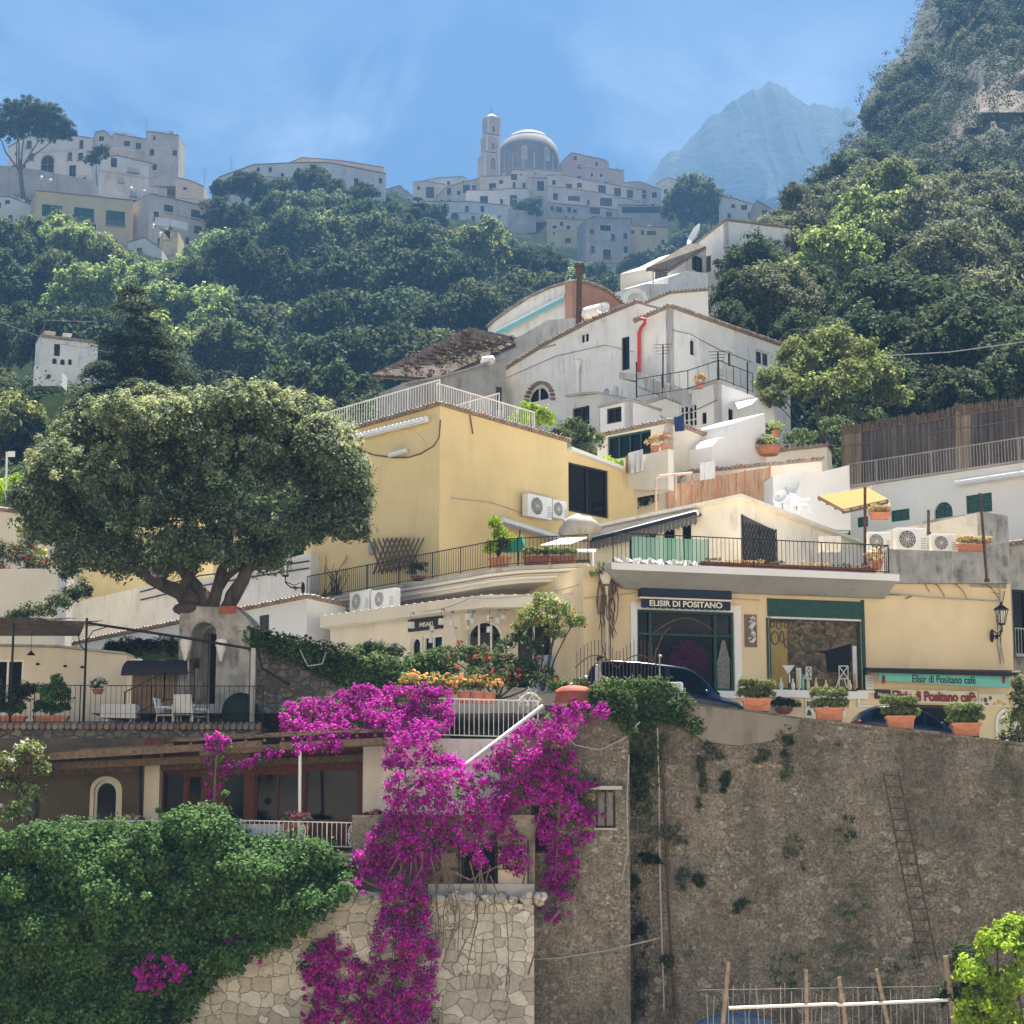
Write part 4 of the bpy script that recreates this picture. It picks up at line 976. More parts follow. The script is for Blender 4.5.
for i in range(9):
    w_ = R(200 + i*20)
    p = c + Vector((math.cos(w_)*r, math.sin(w_)*r, 0)); q.tube([p+Vector((0,0,-1)), p+Vector((0,0,zz(163)))], .3, 6)
obj('buttress', q, M['town_c'], o)
for ang in (262, 305):
    w_ = R(ang); p = c + Vector((math.cos(w_)*(r+.02), math.sin(w_)*(r+.02), 0)); plw = Pl.through(p, w_+math.pi/2); q = MB()
    q.plate(plw, arch_pts(-1.1, 1.1, c.z+zz(170), c.z+zz(156)), [], -.25, .5); obj('blind_window', q, M['town_c'], o)
far('church_hall', 'low grey church annexe with a white sunlit roof in front of the dome', 512, 562, [(512,170),(532,169),(562,173)], 192, 'town_c', 408, [(528,174,531,178,'w')], 5)
gp(492,195,YC); gp(528,195,Yd)
# ------------------------------------------------------------------ middle slope: white houses
# house with the reed veranda
rv, pR, pL, sR, sL = house2('veranda_house', 'white gabled house with a reed-roofed veranda beside the dark wood', (726,221,150), 330, (790,229), (690,249), 'white', winsL=[(705,256,711,272,'h')], winsR=(), ang=40, roof='flat', rm='tile')
def slab(mb, pts, th):
    lo = [Vector(p) for p in pts]; mb.hexa([p - Vector((0,0,th)) for p in lo] + lo); return mb
def canopy(name, label, pts, th, m, posts, foot, pm='gmetal', cat='canopy', rib=None, pr=.05):
    o = thing(name, label, cat, Vector(pts[0]) - Vector((0,0,2))); q = MB(); slab(q, pts, th); c = obj('cover', q, M[m], o)
    if rib:
        q = MB(); a, b, d, e = [Vector(p) for p in pts]
        for i in range(rib+1):
            f = i/rib; q.tube([a.lerp(b,f)-Vector((0,0,th+.05)), e.lerp(d,f)-Vector((0,0,th+.05))], .045, 4)
        for f in (.03,.35,.68,.97): q.tube([a.lerp(e,f)-Vector((0,0,th+.13)), b.lerp(d,f)-Vector((0,0,th+.13))], .06, 4)
        obj('frame', q, M['wood'], o)
    for p, z in zip(posts, foot): q = MB(); q.tube([p, Vector((p[0],p[1],z))], pr, 6); obj('post', q, M[pm], o)
    return o
a_, b_, c_, d_ = at(646,268,141), at(690,243,146.5), at(706,246,147.5), at(667,270,143)
canopy('reed_veranda', 'sloping reed veranda roof on thin posts in front of the white gabled house', [a_, b_, c_, d_], .12, 'reedroof', [at(653,270,141.5), at(687,248,146.3)], [at(653,283,141.5).z, at(687,272,146.3).z], rib=12)
building('lower_veranda_wing', 'low white wing with a parapet under the reed veranda', (646,284,143), (708,274,146), [(646,284),(668,284),(669,277),(687,271),(708,273)], 330, 'white', 5, [(652,271,653,272,'h')][:0], None)
building('blind_blue_room', 'cream wall with a dark opening behind the veranda posts', (652,262,146), (706,246,150.5), [(652,268),(670,262),(690,252),(706,247)], 300, 'cream_p', 3, [(655,270,668,282,'h'),(692,256,703,272,'g')], None)
building('white_gable_block', 'plain white block with a shallow tiled gable above the white house', (646,304,122), (708,292,122), [(646,304),(670,294),(708,291)], 345, 'white_b', 6, (), 'tile', ov=.12)
o = thing('garden_arch', 'small white masonry arch framing bushes above the terracotta gable', 'arch', at(635,320,132))
pl = Pl((622,300,132),(648,300,132)); s0,s1,z0,z1 = pl.rect(622,288,648,322); q = MB()
h_ = arch_pts(*pl.rect(627.5,292.5,644,330)); q.plate(pl, arch_pts(s0,s1,z0,z1), [[(p[0], max(p[1], z0+.02)) for p in h_]], 0, .6); obj('arch', q, M['white'], o)
# terracotta gabled house
rt, pl = building('terracotta_house', 'terracotta coloured house end with a curved gable above the white houses', (571.5,300,124.9), (624,306,128.9), [(572,283),(582,283.5),(592,286),(602,290),(612,296),(622,305)], 350, 'redwall', .6, (), 'tile', ov=.12)
rw, plw = building('awning_house', 'white house front with a rolled teal awning under a slanting roof', (488,326,130.5), (572.5,300,125.8), [(488,328),(496,321),(510,311),(530,298),(550,289),(571,282.5)], 352, 'white', 5.0, (), 'flat', rm='roofgrey', ov=.25)
def roll_awning(label, pl, x0,y0,x1,y1, m, r=.16, off=-.35, fl=.35, name='awning', group=None):
    a = pl.px(x0,y0,off); b = pl.px(x1,y1,off); o = thing(name, label, 'awning', a, group)
    q = MB(); q.tube([a,b], r, 8); obj('cassette', q, M['wmetal'], o, True)
    q = MB(); n = 2; dn = Vector((0,0,-fl)); bk = pl.ey*(-.12)
    q.hexa([a+dn+bk, b+dn+bk, b+dn+bk*1.15, a+dn+bk*1.15, a+bk*.5, b+bk*.5, b+bk*.65, a+bk*.65]); obj('valance', q, M[m], o); return o
roll_awning('teal rolled awning along the white house beside the terracotta gable', plw, 497,331,565,296,'teal', .10, -.4, .34)
building('awning_house_parapet', 'stained parapet wall below the teal awning', (500,352,124), (575,322,119.5), [(500,346),(520,336),(548,320),(574,318)], 375, 'white_s', 2, (), None, cat='wall')
o = thing('flue_pipe', 'tall black flue pipe standing before the terracotta house', 'chimney', at(578.5,330,119)); q = MB(); q.tube([at(578.5,330,119), at(579.5,272,119)], .17, 10); obj('pipe', q, M['rust'], o, True)
q = MB(); c = at(579.5,272,119); q.lathe(c, [(.17,-.2),(.25,0),(.25,.25),(.2,.3),(.3,.35),(.3,.5),(.05,.6)], 12); obj('cowl', q, M['rust'], o, True)
def tank(label, x, y, Y, L, r, ang): 
    c = at(x,y,Y); d = Vector((math.cos(ang), math.sin(ang)*.3, math.sin(ang)*.55)); q = MB(); n = 9
    q.tube([c + d*(L*(i/n-.5)) for i in range(n+1)], [r*min(1, math.sqrt(max(.02, 1-(2*i/n-1)**6))) for i in range(n+1)], 14); return setp(obj('water_tank', q, M['plastic_w'], smooth=True), label, 'water tank')
tank('white lying water tank on the roof before the terracotta house', 594.5, 312, 115, 1.75, .42, R(28))
tank('small white tank behind the ridge of the grey concrete house', 488, 361, 113, .9, .30, R(10))
# rusty pergola on the left
a_, b_, c_, d_ = at(371,374,112), at(469,327,120), at(524,339,124), at(438,378,115)
canopy('rusty_pergola', 'large sloping pergola roof of rusty sheets and dry creeper', [a_,b_,c_,d_], .16, 'rustsheet', [at(373,374,112.3), at(440,376,115.2)], [at(373,400,112.3).z, at(440,396,115.2).z], 'rust', 'pergola', rib=16)
rng = np.random.default_rng(31); ct = []
for i in range(70):
    u, v = rng.uniform(), rng.uniform()
    p = (np.array(a_)*(1-u)+np.array(b_)*u)*(1-v)+(np.array(d_)*(1-u)+np.array(c_)*u)*v; p[2] += rng.uniform(-.25,.12); ct.append(p)
P, N = clumps(rng, np.array(ct), np.tile([0,-.3,1.],(len(ct),1)), 16, rng.uniform(.2,.45,len(ct)), .4)
setp(link_mesh('dry_creeper', leaf_mesh('dry_creeper', P, N, .2, leafmat('dry_creeper_leaves', [(.05,.042,.028),(.11,.085,.055),(.16,.13,.09)], .2), .6, rng)), 'dry brown creeper lying over the rusty pergola roof', 'creeper')
building('concrete_wall', 'stained bare concrete wall under the end of the rusty pergola', (468,340,124), (530,345,126.5), [(468,333),(524,340)], 395, 'conc', 4, (), None, cat='wall')
building('grey_lean_to', 'grey lean-to with a slanting roof behind the white railing', (404,372,110), (506,360,113.5), [(404,385),(440,378),(472,369),(506,357)], 430, 'conc', 3, [(496,387,502,410,'h')], 'flat')
# main white house
mh, mR, mL, _, _ = house2('white_house', 'large white house with a tiled eave and three windows on its street side', (670,308,105), 420, (789,349.5), (637,322), 'white', winsR=[(689.5,339,696,356,'wu',{'mull':0,'sw':.2}),(727.5,352,732.5,367,'wu',{'mull':0,'sw':.2}),(756,351,770,366,'w',{'mull':1})], ang=47, roof='tile', ov=.15)
gb, gl = building('gabled_house', 'white house with an arched window and a long sloping tiled eave', (500,380,114.8), (638,330,106.6), [(500,374),(545,346),(590,323),(637,303.5)], 445, 'white', 5.5, [(579.5,332.5,589,343.5,'w'),(621.5,337,629.5,370,'d',{'mull':0}),(528,386.5,549,402,'wa',{'mull':1})], 'tile', ov=.15)
q = MB(); s0,s1,z0,z1 = gl.rect(525,384,552,402,-.2)
for i in range(15):
    w0 = math.pi*i/14; c = (s0+s1)/2; r = (s1-s0)/2
    q.tube([gl.w(c+r*math.cos(w0), -.3, z0+r*math.sin(w0)), gl.w(c+r*math.cos(w0), .05, z0+r*math.sin(w0)+.04)], .09, 6)
obj('window_hood', q, M['tile'], gb)
q = MB(); s0,s1,z0,z1 = gl.rect(515,344,556,366); q.box(gl, s0, s1, -.04, -.003, z0+.9, z0+1.0); obj('ledge', q, M['conc'], gb)
o = thing('red_pipe', 'bright red bent pipe on the white house wall beside the door', 'pipe', mL.px(641,372,-.2)); q = MB()
q.tube([mL.px(639,372,-.2), mL.px(639,340,-.2), mL.px(639,333,-.25), mL.px(641,328,-.35), mL.px(645,323,-.5), mL.px(645,319.5,-.6), mL.px(641,318.5,-.6)], .10, 8); obj('pipe', q, plain('red_pipe_paint', (.55,.045,.025), .5), o, True)
o = thing('drain_pipe', 'white drain pipe with a hopper on the gabled house wall', 'drain pipe', gl.px(577.5,425,-.2)); q = MB(); q.tube([gl.px(578,420,-.2), gl.px(577.5,366,-.2)], .09, 8); obj('pipe', q, M['plastic_w'], o); q = MB(); q.lathe(gl.px(577.5,364,-.2), [(.09,-.4),(.2,0),(.2,.2)], 8); obj('hopper', q, M['plastic_w'], o)
# outside stair on the left side of the white house
o = thing('outside_stair', 'crumbling concrete outside stair before the white house', 'stair', mL.px(640,400,-2)); q = MB()
pa, pb = at(636,374,104.2), at(682,392,98.5); n = 14; dl = (pb-pa)/n; bk = Vector((.55,.6,0))
for i in range(n):
    p = pa + dl*i; q.hexa([p+Vector((0,0,-.55)), p+dl+Vector((0,0,-.55-abs(dl.z))), p+dl+bk+Vector((0,0,-.55-abs(dl.z))), p+bk+Vector((0,0,-.55)), p, p+Vector((dl.x,dl.y,0)), p+Vector((dl.x,dl.y,0))+bk, p+bk])
obj('steps', q, M['conc'], o); q = MB(); pc_ = at(619,372,105.2); q.hexa([pc_-Vector((0,0,.35)), pa-Vector((0,0,.35)), pa+bk*1.4-Vector((0,0,.35)), pc_+bk*1.4-Vector((0,0,.35)), pc_, pa, pa+bk*1.4, pc_+bk*1.4]); obj('landing', q, M['conc'], o)
railing('stair_railing', 'thin black railing with tall posts along the white house terrace', [at(637,398,101), at(688,390,98), at(719,380,96.2), at(748,391,98.5), at(753,393,99)], 1.0, 'iron', .6, .012, .025)
for x, y0, y1, Y in [(636.5,362,398,101), (663,345,388,99.5), (718,352,380,96.5), (747.5,362,394,98.5)]:
    q = MB(); a = at(x,y1,Y); b = at(x,y0,Y); q.tube([a,b], .04, 5)
    if x in (663, 718):
        for k in range(4): q.tube([b+Vector((-.5+.08*k,0,-.16*k)), b+Vector((.5-.08*k,0,-.16*k+.05))], .016, 4)
    setp(obj('aerial_mast', q, M['iron']), 'thin dark aerial mast on the terrace of the white house', 'aerial', 'aerial masts of the white house terrace')
# smaller white fronts below
building('small_white_house', 'small stained white front with a two-leaf window below the gabled house', (566,410,103.5), (600,404,101.6), [(567,423-26),(599,394)], 450, 'white_s', 3, [(572.5,407,589.5,426,'d',{'mull':1})], 'flat')
house2('white_cube', 'white cube-shaped wing with one dark framed window', (629,401,98), 450, (660,411), (600,408), 'white_b', winsL=[(606.5,407.5,621.5,423,'d',{'mull':1,'sw':.1})], ang=47, roof='flat', ov=.08)
hb, hR, hL, _, _ = house2('terrace_house', 'white house with white lattice doors and a small awning above the cream house', (718,383,100), 460, (774,403), (648,404), 'white_b', winsL=[(679,404,697,428,'w',{'mull':3,'trans':2,'name':'door'}),(702,412.5,706.5,424,'d',{'mull':0})], winsR=[(728.5,409,733.5,426,'d',{'mull':0,'name':'door'})], ang=47, roof='flat', ov=.06, th=.2)
q = MB(); a,b,c,d = hR.px(735,402,-.05), hR.px(758,398,-.05), hR.px(752,404,-1.6), hR.px(738,409,-1.6); slab(q, [a,b,c,d], .06); setp(obj('door_awning', q, M['cloth_w']), 'small white door awning on the right side of the terrace house', 'awning')
ch, cR, cL, _, _ = house2('cream_house', 'cream house with green framed windows and a thin tiled eave', (669,423,92), 520, (721,443), (597,438), 'cream_p', winsL=[(607.5,433,651,457,'g',{'mull':3})], winsR=[(708.5,454,711.5,466,'d',{'mull':0})], ang=47, roof='tile', ov=.14)
bp, bpl = building('balcony_parapet', 'cream balcony parapet with drain stains in front of the green framed windows', (596,452,91.6), (668,437,88), [(628,459),(668,449)], 490, 'cream_p', .35, (), None, cat='wall', ground=False)
laundry((bpl.px(628,453,-.1), bpl.px(643,449,-.1)), 1.0, 'cloth_w', 'white towel hung over the balcony parapet of the cream house')
laundry((bpl.px(625.5,456,-.12), bpl.px(628,455,-.12)), .8, 'awn_y', 'small brown cloth hanging beside the white towel')
laundry((at(674,417,91), at(684,416,90.6)), .7, 'cloth_b', 'dark blue towel drying above the cream house eave')
building('curved_wall', 'smooth white wall with a stepped curved top beside the cream house', (712,440,92), (766,430,94.5), [(712,446),(719,438),(727,436),(728.5,424.5),(765,413)], 480, 'white_b', 3, (), None, cat='wall')
# right of centre: sloping tile wall, bamboo screen
building('tile_topped_wall', 'stained cream wall with a tiled top behind the bamboo screen', (686,480,91), (822,460,92), [(687,474),(760,467),(822,461)], 530, 'cream_p', 1.2, (), 'tile', cat='wall', ov=.1)
building('upper_tiled_wall', 'older cream wall with a tiled coping and a flower pot above the bamboo screen', (752,456,97), (828,448,96), [(751,457),(790,451),(827,447)], 520, 'cream_p', 2, (), 'tile', cat='wall', ov=.1)
pl = Pl((667,490,89.6),(772,490,89.6)); q = MB(); pts = [(667,485),(690,481),(730,474),(771,466.5)]
q.plate(pl, [pl.sz(*p) for p in pts][::-1] + [pl.sz(667,512), pl.sz(771,512)], [], 0, .05); o = thing('bamboo_screen', 'reddish bamboo screen fixed below the tiled wall', 'screen', pl.px(720,512)); obj('canes', q, M['bamboo'], o)
q = MB(); [q.tube([pl.px(x,484-(x-667)*.18,-.03), pl.px(x,512,-.03)], .035, 5) for x in (668,692,718,745,770)]; obj('battens', q, M['terra'], o)
o = thing('pipe_frame', 'pinkish pipe frame standing at the left of the bamboo screen', 'pipe frame', at(656,512,86)); q = MB(); q.tube([at(656,512,86), at(656,479,86), at(660,476,86), at(692,473,86.5), at(692,484,86.5)], .06, 6); q.tube([at(676,475,86), at(676,500,86)], .045, 6); obj('pipes', q, plain('pinkish_pipe', (.5,.33,.27), .6), o)
# right: white block, long white building, fences
wb = building('white_side_block', 'plain white stepped wall left of the long white building', (772,480,88), (850,470,88.5), [(773,476),(800,471.5),(814,472),(815,473.5),(849,465)], 530, 'white_b', 4, (), None)
lw, lpl = building('long_white_building', 'long white building with green shutters and a roof terrace railing', (849,490,94.5), (1050,470,86.8), [(849,488),(1050,458.5)], 600, 'white_b', 8, [(934.5,502,953,518,'sau',{'sw':.06}),(966,494,992,513,'s'),(891,509.5,909.5,521,'s'),(857.5,517,868,527,'s')], 'flat', ov=.12, th=.08)
roll_awning('long white rolled awning under the roof terrace of the long white building', lpl, 956,483,1050,469, 'cloth_w', .13, -.22, .16)
M['rail_g'] = plain('greyish_brown_paint', (.33,.29,.26), .7, 0, .3)
railing('terrace_railing', 'long rusty iron railing on the roof terrace of the long white building', [lpl.px(850,487,.1), lpl.px(1050,458,.1)], 1.12, 'rail_g', .16, .018, .035, post=1.5, orn=None)
fp = Pl((842,430,98),(1060,395,90)); q = MB(); topz = [(842,427),(852,425.5),(866,424),(880,421),(900,417.5),(912,415.5),(914,413),(916,417),(935,413),(950,409.5),(958,402),(962,407.5),(985,404),(1005,401),(1060,393)]
o = thing('brushwood_fence', 'tall brown brushwood fence leaning above the roof terrace railing', 'fence', fp.px(940,470)); n = 0
seg = 46
for i in range(seg):
    x0 = 842 + (1060-842)*i/seg; x1 = 842 + (1060-842)*(i+1)/seg + .3; j0 = RNG.uniform(-1.6,1.6)
    q = MB(); q.plate(fp, [fp.sz(x1, lerp_tab(topz,x1)+j0), fp.sz(x0, lerp_tab(topz,x0)+j0), fp.sz(x0,492), fp.sz(x1,492)], [], RNG.uniform(0,.05), .1)
    if i == 0: body = []; light = []
    (light if (i < 4 or 24 <= i < 27) else body).append(q)
for nm, lst, mm in (('brushwood', body, 'brush'), ('reed_panel', light[:4], 'brush_l'), ('reed_panel', light[4:], 'brush_l')):
    q = MB()
    for s_ in lst:
        k = len(q.v); q.v += s_.v; q.f += [tuple(k+i for i in f) for f in s_.f]
    obj(nm, q, M[mm], o)
q = MB()
for k_ in range(260):
    x = RNG.uniform(842,1058); q.tube([fp.px(x, lerp_tab(topz,x)+8, -.03), fp.px(x+RNG.uniform(-1.5,1.5), lerp_tab(topz,x)-RNG.uniform(-1,3.5), -.03)], .02, 4)
for dz in (14, 40): q.tube([fp.px(842,lerp_tab(topz,842)+dz*.5,-.04), fp.px(1060,lerp_tab(topz,1060)+dz*.5,-.04)], .025, 4)
for x in (842,): q.tube([fp.px(x,490,-.05), fp.px(x,424,-.05)], .05, 5)
obj('battens', q, M['wood'], o)
# ochre straw canopy with white posts
a_,b_,c_,d_ = at(818,495.5,88), at(868,487.5,86), at(888,499,81.5), at(843,509,82.5)
canopy('straw_canopy', 'ochre straw canopy on a white pipe frame before the long white building', [a_,b_,c_,d_], .05, 'awn_y', [at(810.5,497,87.5), at(870.5,486,85.8), at(889,500,81.6)], [at(810.5,514,87.5).z, at(870.5,514,85.8).z, at(889,514,81.6).z], 'wmetal', rib=5)
# white building behind the round tree, left
building('white_terrace_wall', 'long white wall with black cables rising behind the round-crowned tree', (60,606,96), (311,552,84.2), [(60,606),(140,587),(200,579.5),(311,552.5)], 690, 'white', 4, (), None, cat='wall')
for k, (y0, y1) in enumerate([(592,561),(600,568)]):
    pl_ = Pl((60,606,96),(311,552,84.2)); q = MB(); q.tube([pl_.px(140,y0,-.1), pl_.px(200,(y0+y1)/2-1+3*k,-.1), pl_.px(250,y1+9,-.1), pl_.px(309,y1,-.1)], .035, 5); setp(obj('cable', q, M['iron']), ['upper','lower'][k]+' black cable running along the long white wall', 'cable')
wh, wR, wL, _, _ = house2('low_white_house', 'low white house with a dark tiled eave behind the ivy wall', (307,598.5,78.6), 720, (346,607), (60,648), 'white_b', winsL=[(259,615,269,631,'h'),], ang=44, angL=137, roof='tile', ov=.1, th=.1)
building('pale_yellow_house', 'pale yellow house wall seen through gaps in the round tree', (70,560,99), (215,530,95), [(70,540),(215,505)], 640, 'yellow', 5, (), 'flat')
# peach house and plant balcony at the left edge
ph, pR_, pL_, _, _ = house2('peach_house', 'cream house with a tiled eave at the left edge behind potted plants', (34,516,88), 640, (70,527), (-60,503), 'cream', ang=55, roof='tile', ov=.15)
bw, bwl = building('plant_balcony', 'white balcony wall with potted plants left of the round tree', (-40,606,83), (58,585,79.5), [(-40,607),(0,600),(48.5,588),(49,570),(58,568.5)], 660, 'white_b', .5, (), None, cat='balcony')
building('blind_wall', 'plain greyish side wall right of the potted plant balcony', (58,585,79.6), (74,590,82), [(58,568.5),(74,574)], 660, 'cream_p', 3, (), None, cat='wall')
# ------------------------------------------------------------------ yellow house
yh, yR, yL, ysR, ysL = house2('yellow_house', 'big yellow house with a white roof terrace railing and tiled edge', (440,406,80), 640, (567,442.5), (306,443.5), 'yellow', winsL=[(376,474,381,488,'wo')][:0], ang=50, angL=139, roof='tile', ov=.12, th=.1)
zc = at(440,406,80).z
# loggia with a curved foot: flat panel, recess shade put into its yellow
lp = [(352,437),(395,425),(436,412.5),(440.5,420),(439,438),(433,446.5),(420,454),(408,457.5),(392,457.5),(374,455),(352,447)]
q = MB(); pts = [yL.sz(*p) for p in lp]; q.plate(yL, pts, [], -.012, -.002, True); lg = obj('loggia_shade_panel', q, stucco('shaded_yellow_plaster', (.62,.50,.27), .2, (.3,.24,.15), .08), yh)
q = MB(); ptw = [yL.px(*p, -.02) for p in lp[3:]]; q.tube(ptw, .035, 5); obj('recess_edge', q, M['wood'], yh)
q = MB(); q.tube([yL.px(374+29*0+ (426-374)*(.5-.5*math.cos(math.pi*i/12)), 452-22*math.sin(math.pi*i/12)-(i-6)*.6, -.02) for i in range(13)], .03, 5); obj('arch_mould', q, M['yellow'], yh)
roll_awning('white rolled awning high on the left face of the yellow house', yL, 353,437.5,427,419, 'cloth_w', .14, -.22, .12)
roll_awning('short white rolled awning low in the curved recess of the yellow house', yL, 390,455,406,450.5, 'cloth_w', .10, -.2, .14)
up = Vector((0,0,1))
def yp(pl, s, y): p = pl.w(s, y, 0); return p
zR = yR.sz(567,442.5)[1]; zL = yL.sz(306,443.5)[1]
def roofz(u, v): return zc + (zR-zc)*u/ysR + (zL-zc)*v/ysL + .12
def rp(u, v): p = yR.A + yR.ex*u + yL.ex*v; return Vector((p.x, p.y, roofz(u,v)))
railing('roof_railing', 'white metal railing along the left edge of the yellow house roof terrace', [rp(.3,-.3), rp(.3,ysL+.4), rp(3.4, ysL+.4)], 1.12, 'wmetal', .15, .017, .032, post=1.9)
railing('roof_railing', 'white metal railing along the right edge of the yellow house roof terrace', [rp(.35,-.5), rp(ysR*.80,-.5)], 1.02, 'wmetal', .15, .017, .03, post=1.9)
railing('roof_railing', 'white metal railing crossing the back of the yellow house roof terrace', [rp(4.2,-.4), rp(4.2,ysL*.9)], 1.35, 'wmetal', .15, .015, .03, post=1.9)
building('yellow_annexe', 'yellow annexe with a wide dark framed window and white eave', (567,460,87.3), (637,478,91.2), [(567,451),(637,477)], 560, 'yellow', 5, [(568.5,466.5,608.5,515,'d',{'mull':1,'pane':'glass'})], 'flat', rm='white_b', ov=.3, th=.16)
def bush_at(name, label, balls, m, seed, ncl=18, nper=26, cr=.2, leaf=.12, cat='bush', group=None, stem=None, flow=None, asp=.55, flat=.9, up=.3):
    """balls: (px,py,Y,r_px[,rz_px])"""
    cs = [(at(b[0],b[1],b[2]), b[3]*b[2]/F, (b[4] if len(b) > 4 else b[3])*b[2]/F) for b in balls]
    lo = min(cs, key=lambda c: c[0].z - c[2]); base = Vector((sum(c[0].x for c in cs)/len(cs), sum(c[0].y for c in cs)/len(cs), lo[0].z - lo[2]))
    o = thing(name, label, cat, base, group)
    cloud_crown('foliage', o, [(c, (r, r, rz)) for c, r, rz in cs], ncl, nper, cr, leaf, m, seed, asp, flat, up)
    if flow:
        fm, nf, fs = flow; cloud_crown('flowers', o, [(c, (r*1.05, r*1.05, rz*1.05)) for c, r, rz in cs], nf, 8, .09, fs, fm, seed+1, .8, .9, .4)
    if stem:
        q = MB(); rr = random.Random(seed)
        for c, r, rz in cs: q.tube(limb_path(stem if not isinstance(stem, bool) else base, c, rr, .06, 4), max(.03, r*.06), 5, .02)
        obj('stem', q, M['bark'], o, True)
    return o
bush_at('fig_tree', 'bright yellow green tree growing right of the big white house', [(775,385,104,20),(800,362,106,24),(832,345,107,26),(862,356,107,26),(880,378,106,24),(850,385,104,28),(815,392,103,22),(772,400,103,14),(892,398,107,20),(838,412,106,18)], 'lf_light', 41, 46, 34, .42, .24, 'tree', stem=at(822,455,104))
bush_at('terrace_bush', 'bright lime green bush behind the yellow house roof', [(530,413,89,13),(545,420,89,12),(520,420,90,9)], 'lf_lime', 42, 30, 30, .22, .15, stem=True)
bush_at('terrace_bush', 'dark green bush left of the cream house with green frames', [(572,432,90,15),(590,440,90,16),(560,438,89,10),(583,450,90,14)], 'lf_mid', 43, 32, 30, .24, .16, stem=True)
bush_at('terrace_bush', 'small yellow green bush on the white eave of the yellow annexe', [(607,462,92,11,6),(616,465,92,8,5)], 'lf_lime', 44, 22, 26, .16, .11)
bush_at('terrace_bush', 'dark shrub in the gap right of the yellow annexe', [(645,488,93,13,17),(652,478,93,10),(648,502,93,12)], 'lf_dark', 45, 30, 30, .22, .15)
bush_at('terrace_bush', 'low scrub on the terrace edge left of the brushwood fence', [(800,437,99,20,7),(770,432,98,10,6),(838,425,100,22,8),(870,418,104,24,10)], 'lf_mid', 46, 30, 28, .25, .16)
def pot(label, px, py, Y, r, h, m='terra', group=None, cat='flower pot', plant=None, pr=None, seed=0, leaf=.09, flow=None):
    b = at(px, py, Y); o = thing('flower_pot', label, cat, b, group)
    q = MB(); q.lathe(b, [(0,0),(r*.7,0),(r*.95,h*.85),(r*1.08,h*.86),(r*1.08,h),(r*.9,h),(r*.86,h*.85),(0,h*.85)], 14); obj('pot', q, M[m], o, True)
    if plant:
        pr = pr or r*1.3; cloud_crown('foliage', o, [(b+up*(h+pr*.5), (pr,pr,pr*.8))], 26, 22, pr*.32, leaf, plant, seed, .5)
        if flow: cloud_crown('flowers', o, [(b+up*(h+pr*.6), (pr*1.05,pr*1.05,pr*.85))], flow[1], 8, .07, flow[2], flow[0], seed+1, .8)
    return o
pot('big terracotta pot with a pale leafy plant on the tiled wall above the bamboo screen', 769, 455, 94, .62, .38, plant='lf_light', pr=.55, seed=51, leaf=.13)
def trough(label, pl, x0, x1, y0, y1, off, m='terra', dep=.35, plant=None, seed=0, ph=.3, flow=None, name='planter_trough', cat='planter', group=None, leaf=.08, over=1.0):
    s0,s1,z0,z1 = pl.rect(x0,y0,x1,y1,off); o = thing(name, label, cat, pl.w((s0+s1)/2, off+dep/2, z0), group)
    q = MB(); t_ = .03
    a = [pl.w(s0+.04,off+.04,z0),pl.w(s1-.04,off+.04,z0),pl.w(s1-.04,off+dep-.04,z0),pl.w(s0+.04,off+dep-.04,z0)]; b = [pl.w(s0,off,z1),pl.w(s1,off,z1),pl.w(s1,off+dep,z1),pl.w(s0,off+dep,z1)]
    q.hexa(a+b); q.box(pl, s0-.03, s1+.03, off-.03, off+dep+.03, z1-.09, z1-.002); obj('trough', q, M[m], o)
    if plant:
        n = max(2, int((s1-s0)/(ph*.75))); lobes = []
        for i in range(n): lobes.append((pl.w(s0+(s1-s0)*(i+.5)/n, off+dep/2, z1+ph*.5), ((s1-s0)/n*.62*over, dep*.6*over, ph*.62)))
        cloud_crown('foliage', o, lobes, 30, 26, .10 if ph < .6 else .15, leaf, plant, seed, .5)
        if flow: cloud_crown('flowers', o, [(c+up*ph*.15, (r[0]*1.05,r[1]*1.05,r[2]*1.05)) for c, r in lobes], flow[1], 8, .06, flow[2], flow[0], seed+1, .8)
    return o
# air conditioners
def aircon(label, pl, x0, y0, x1, y1, off, dep=.32, group='air conditioning units'):
    s0,s1,z0,z1 = pl.rect(x0,y0,x1,y1,off); o = thing('air_conditioner', label, 'air conditioner', pl.w((s0+s1)/2, off+dep/2, z0), group)
    q = MB(); q.box(pl, s0, s1, off, off+dep, z0, z1); obj('case', q, M['plastic_w'], o, bevel=.02)
    r = min((z1-z0)*.38, (s1-s0)*.32); c = pl.w(s0+(s1-s0)*.36, off-.012, (z0+z1)/2); q = MB()
    def ringpt(rr, k, y=0): w_ = 2*math.pi*k/20; return c + pl.ex*(rr*math.cos(w_)) + up*(rr*math.sin(w_)) - pl.ey*y
    q.poly([ringpt(r,k) for k in range(20)]); obj('fan_recess', q, M['gmetal'] if 0 else M['shut_d'], o)
    q = MB()
    for rr in (r, r*.8, r*.6, r*.4, r*.2): q.tube([ringpt(rr,k,.02) for k in range(21)], .008, 4, cap=False)
    for k in range(0,20,2): q.tube([c-pl.ey*.025, ringpt(r,k,.02)], .007, 4, cap=False)
    obj('grille', q, M['frame_w'], o)
    q = MB(); [q.box(pl, s1-(s1-s0)*.2, s1-.03, off-.006, off-.001, z0+(z1-z0)*(.12+.1*k), z0+(z1-z0)*(.16+.1*k)) for k in range(5)]; obj('side_slats', q, M['gmetal'], o)
    return o
aircon('white air conditioner mounted on the yellow wall, left one of the pair', yR, 528,495.5,552,518, -.5)
aircon('smaller air conditioner mounted on the yellow wall, right one of the pair', yR, 553,500.5,567,518.5, -.5)
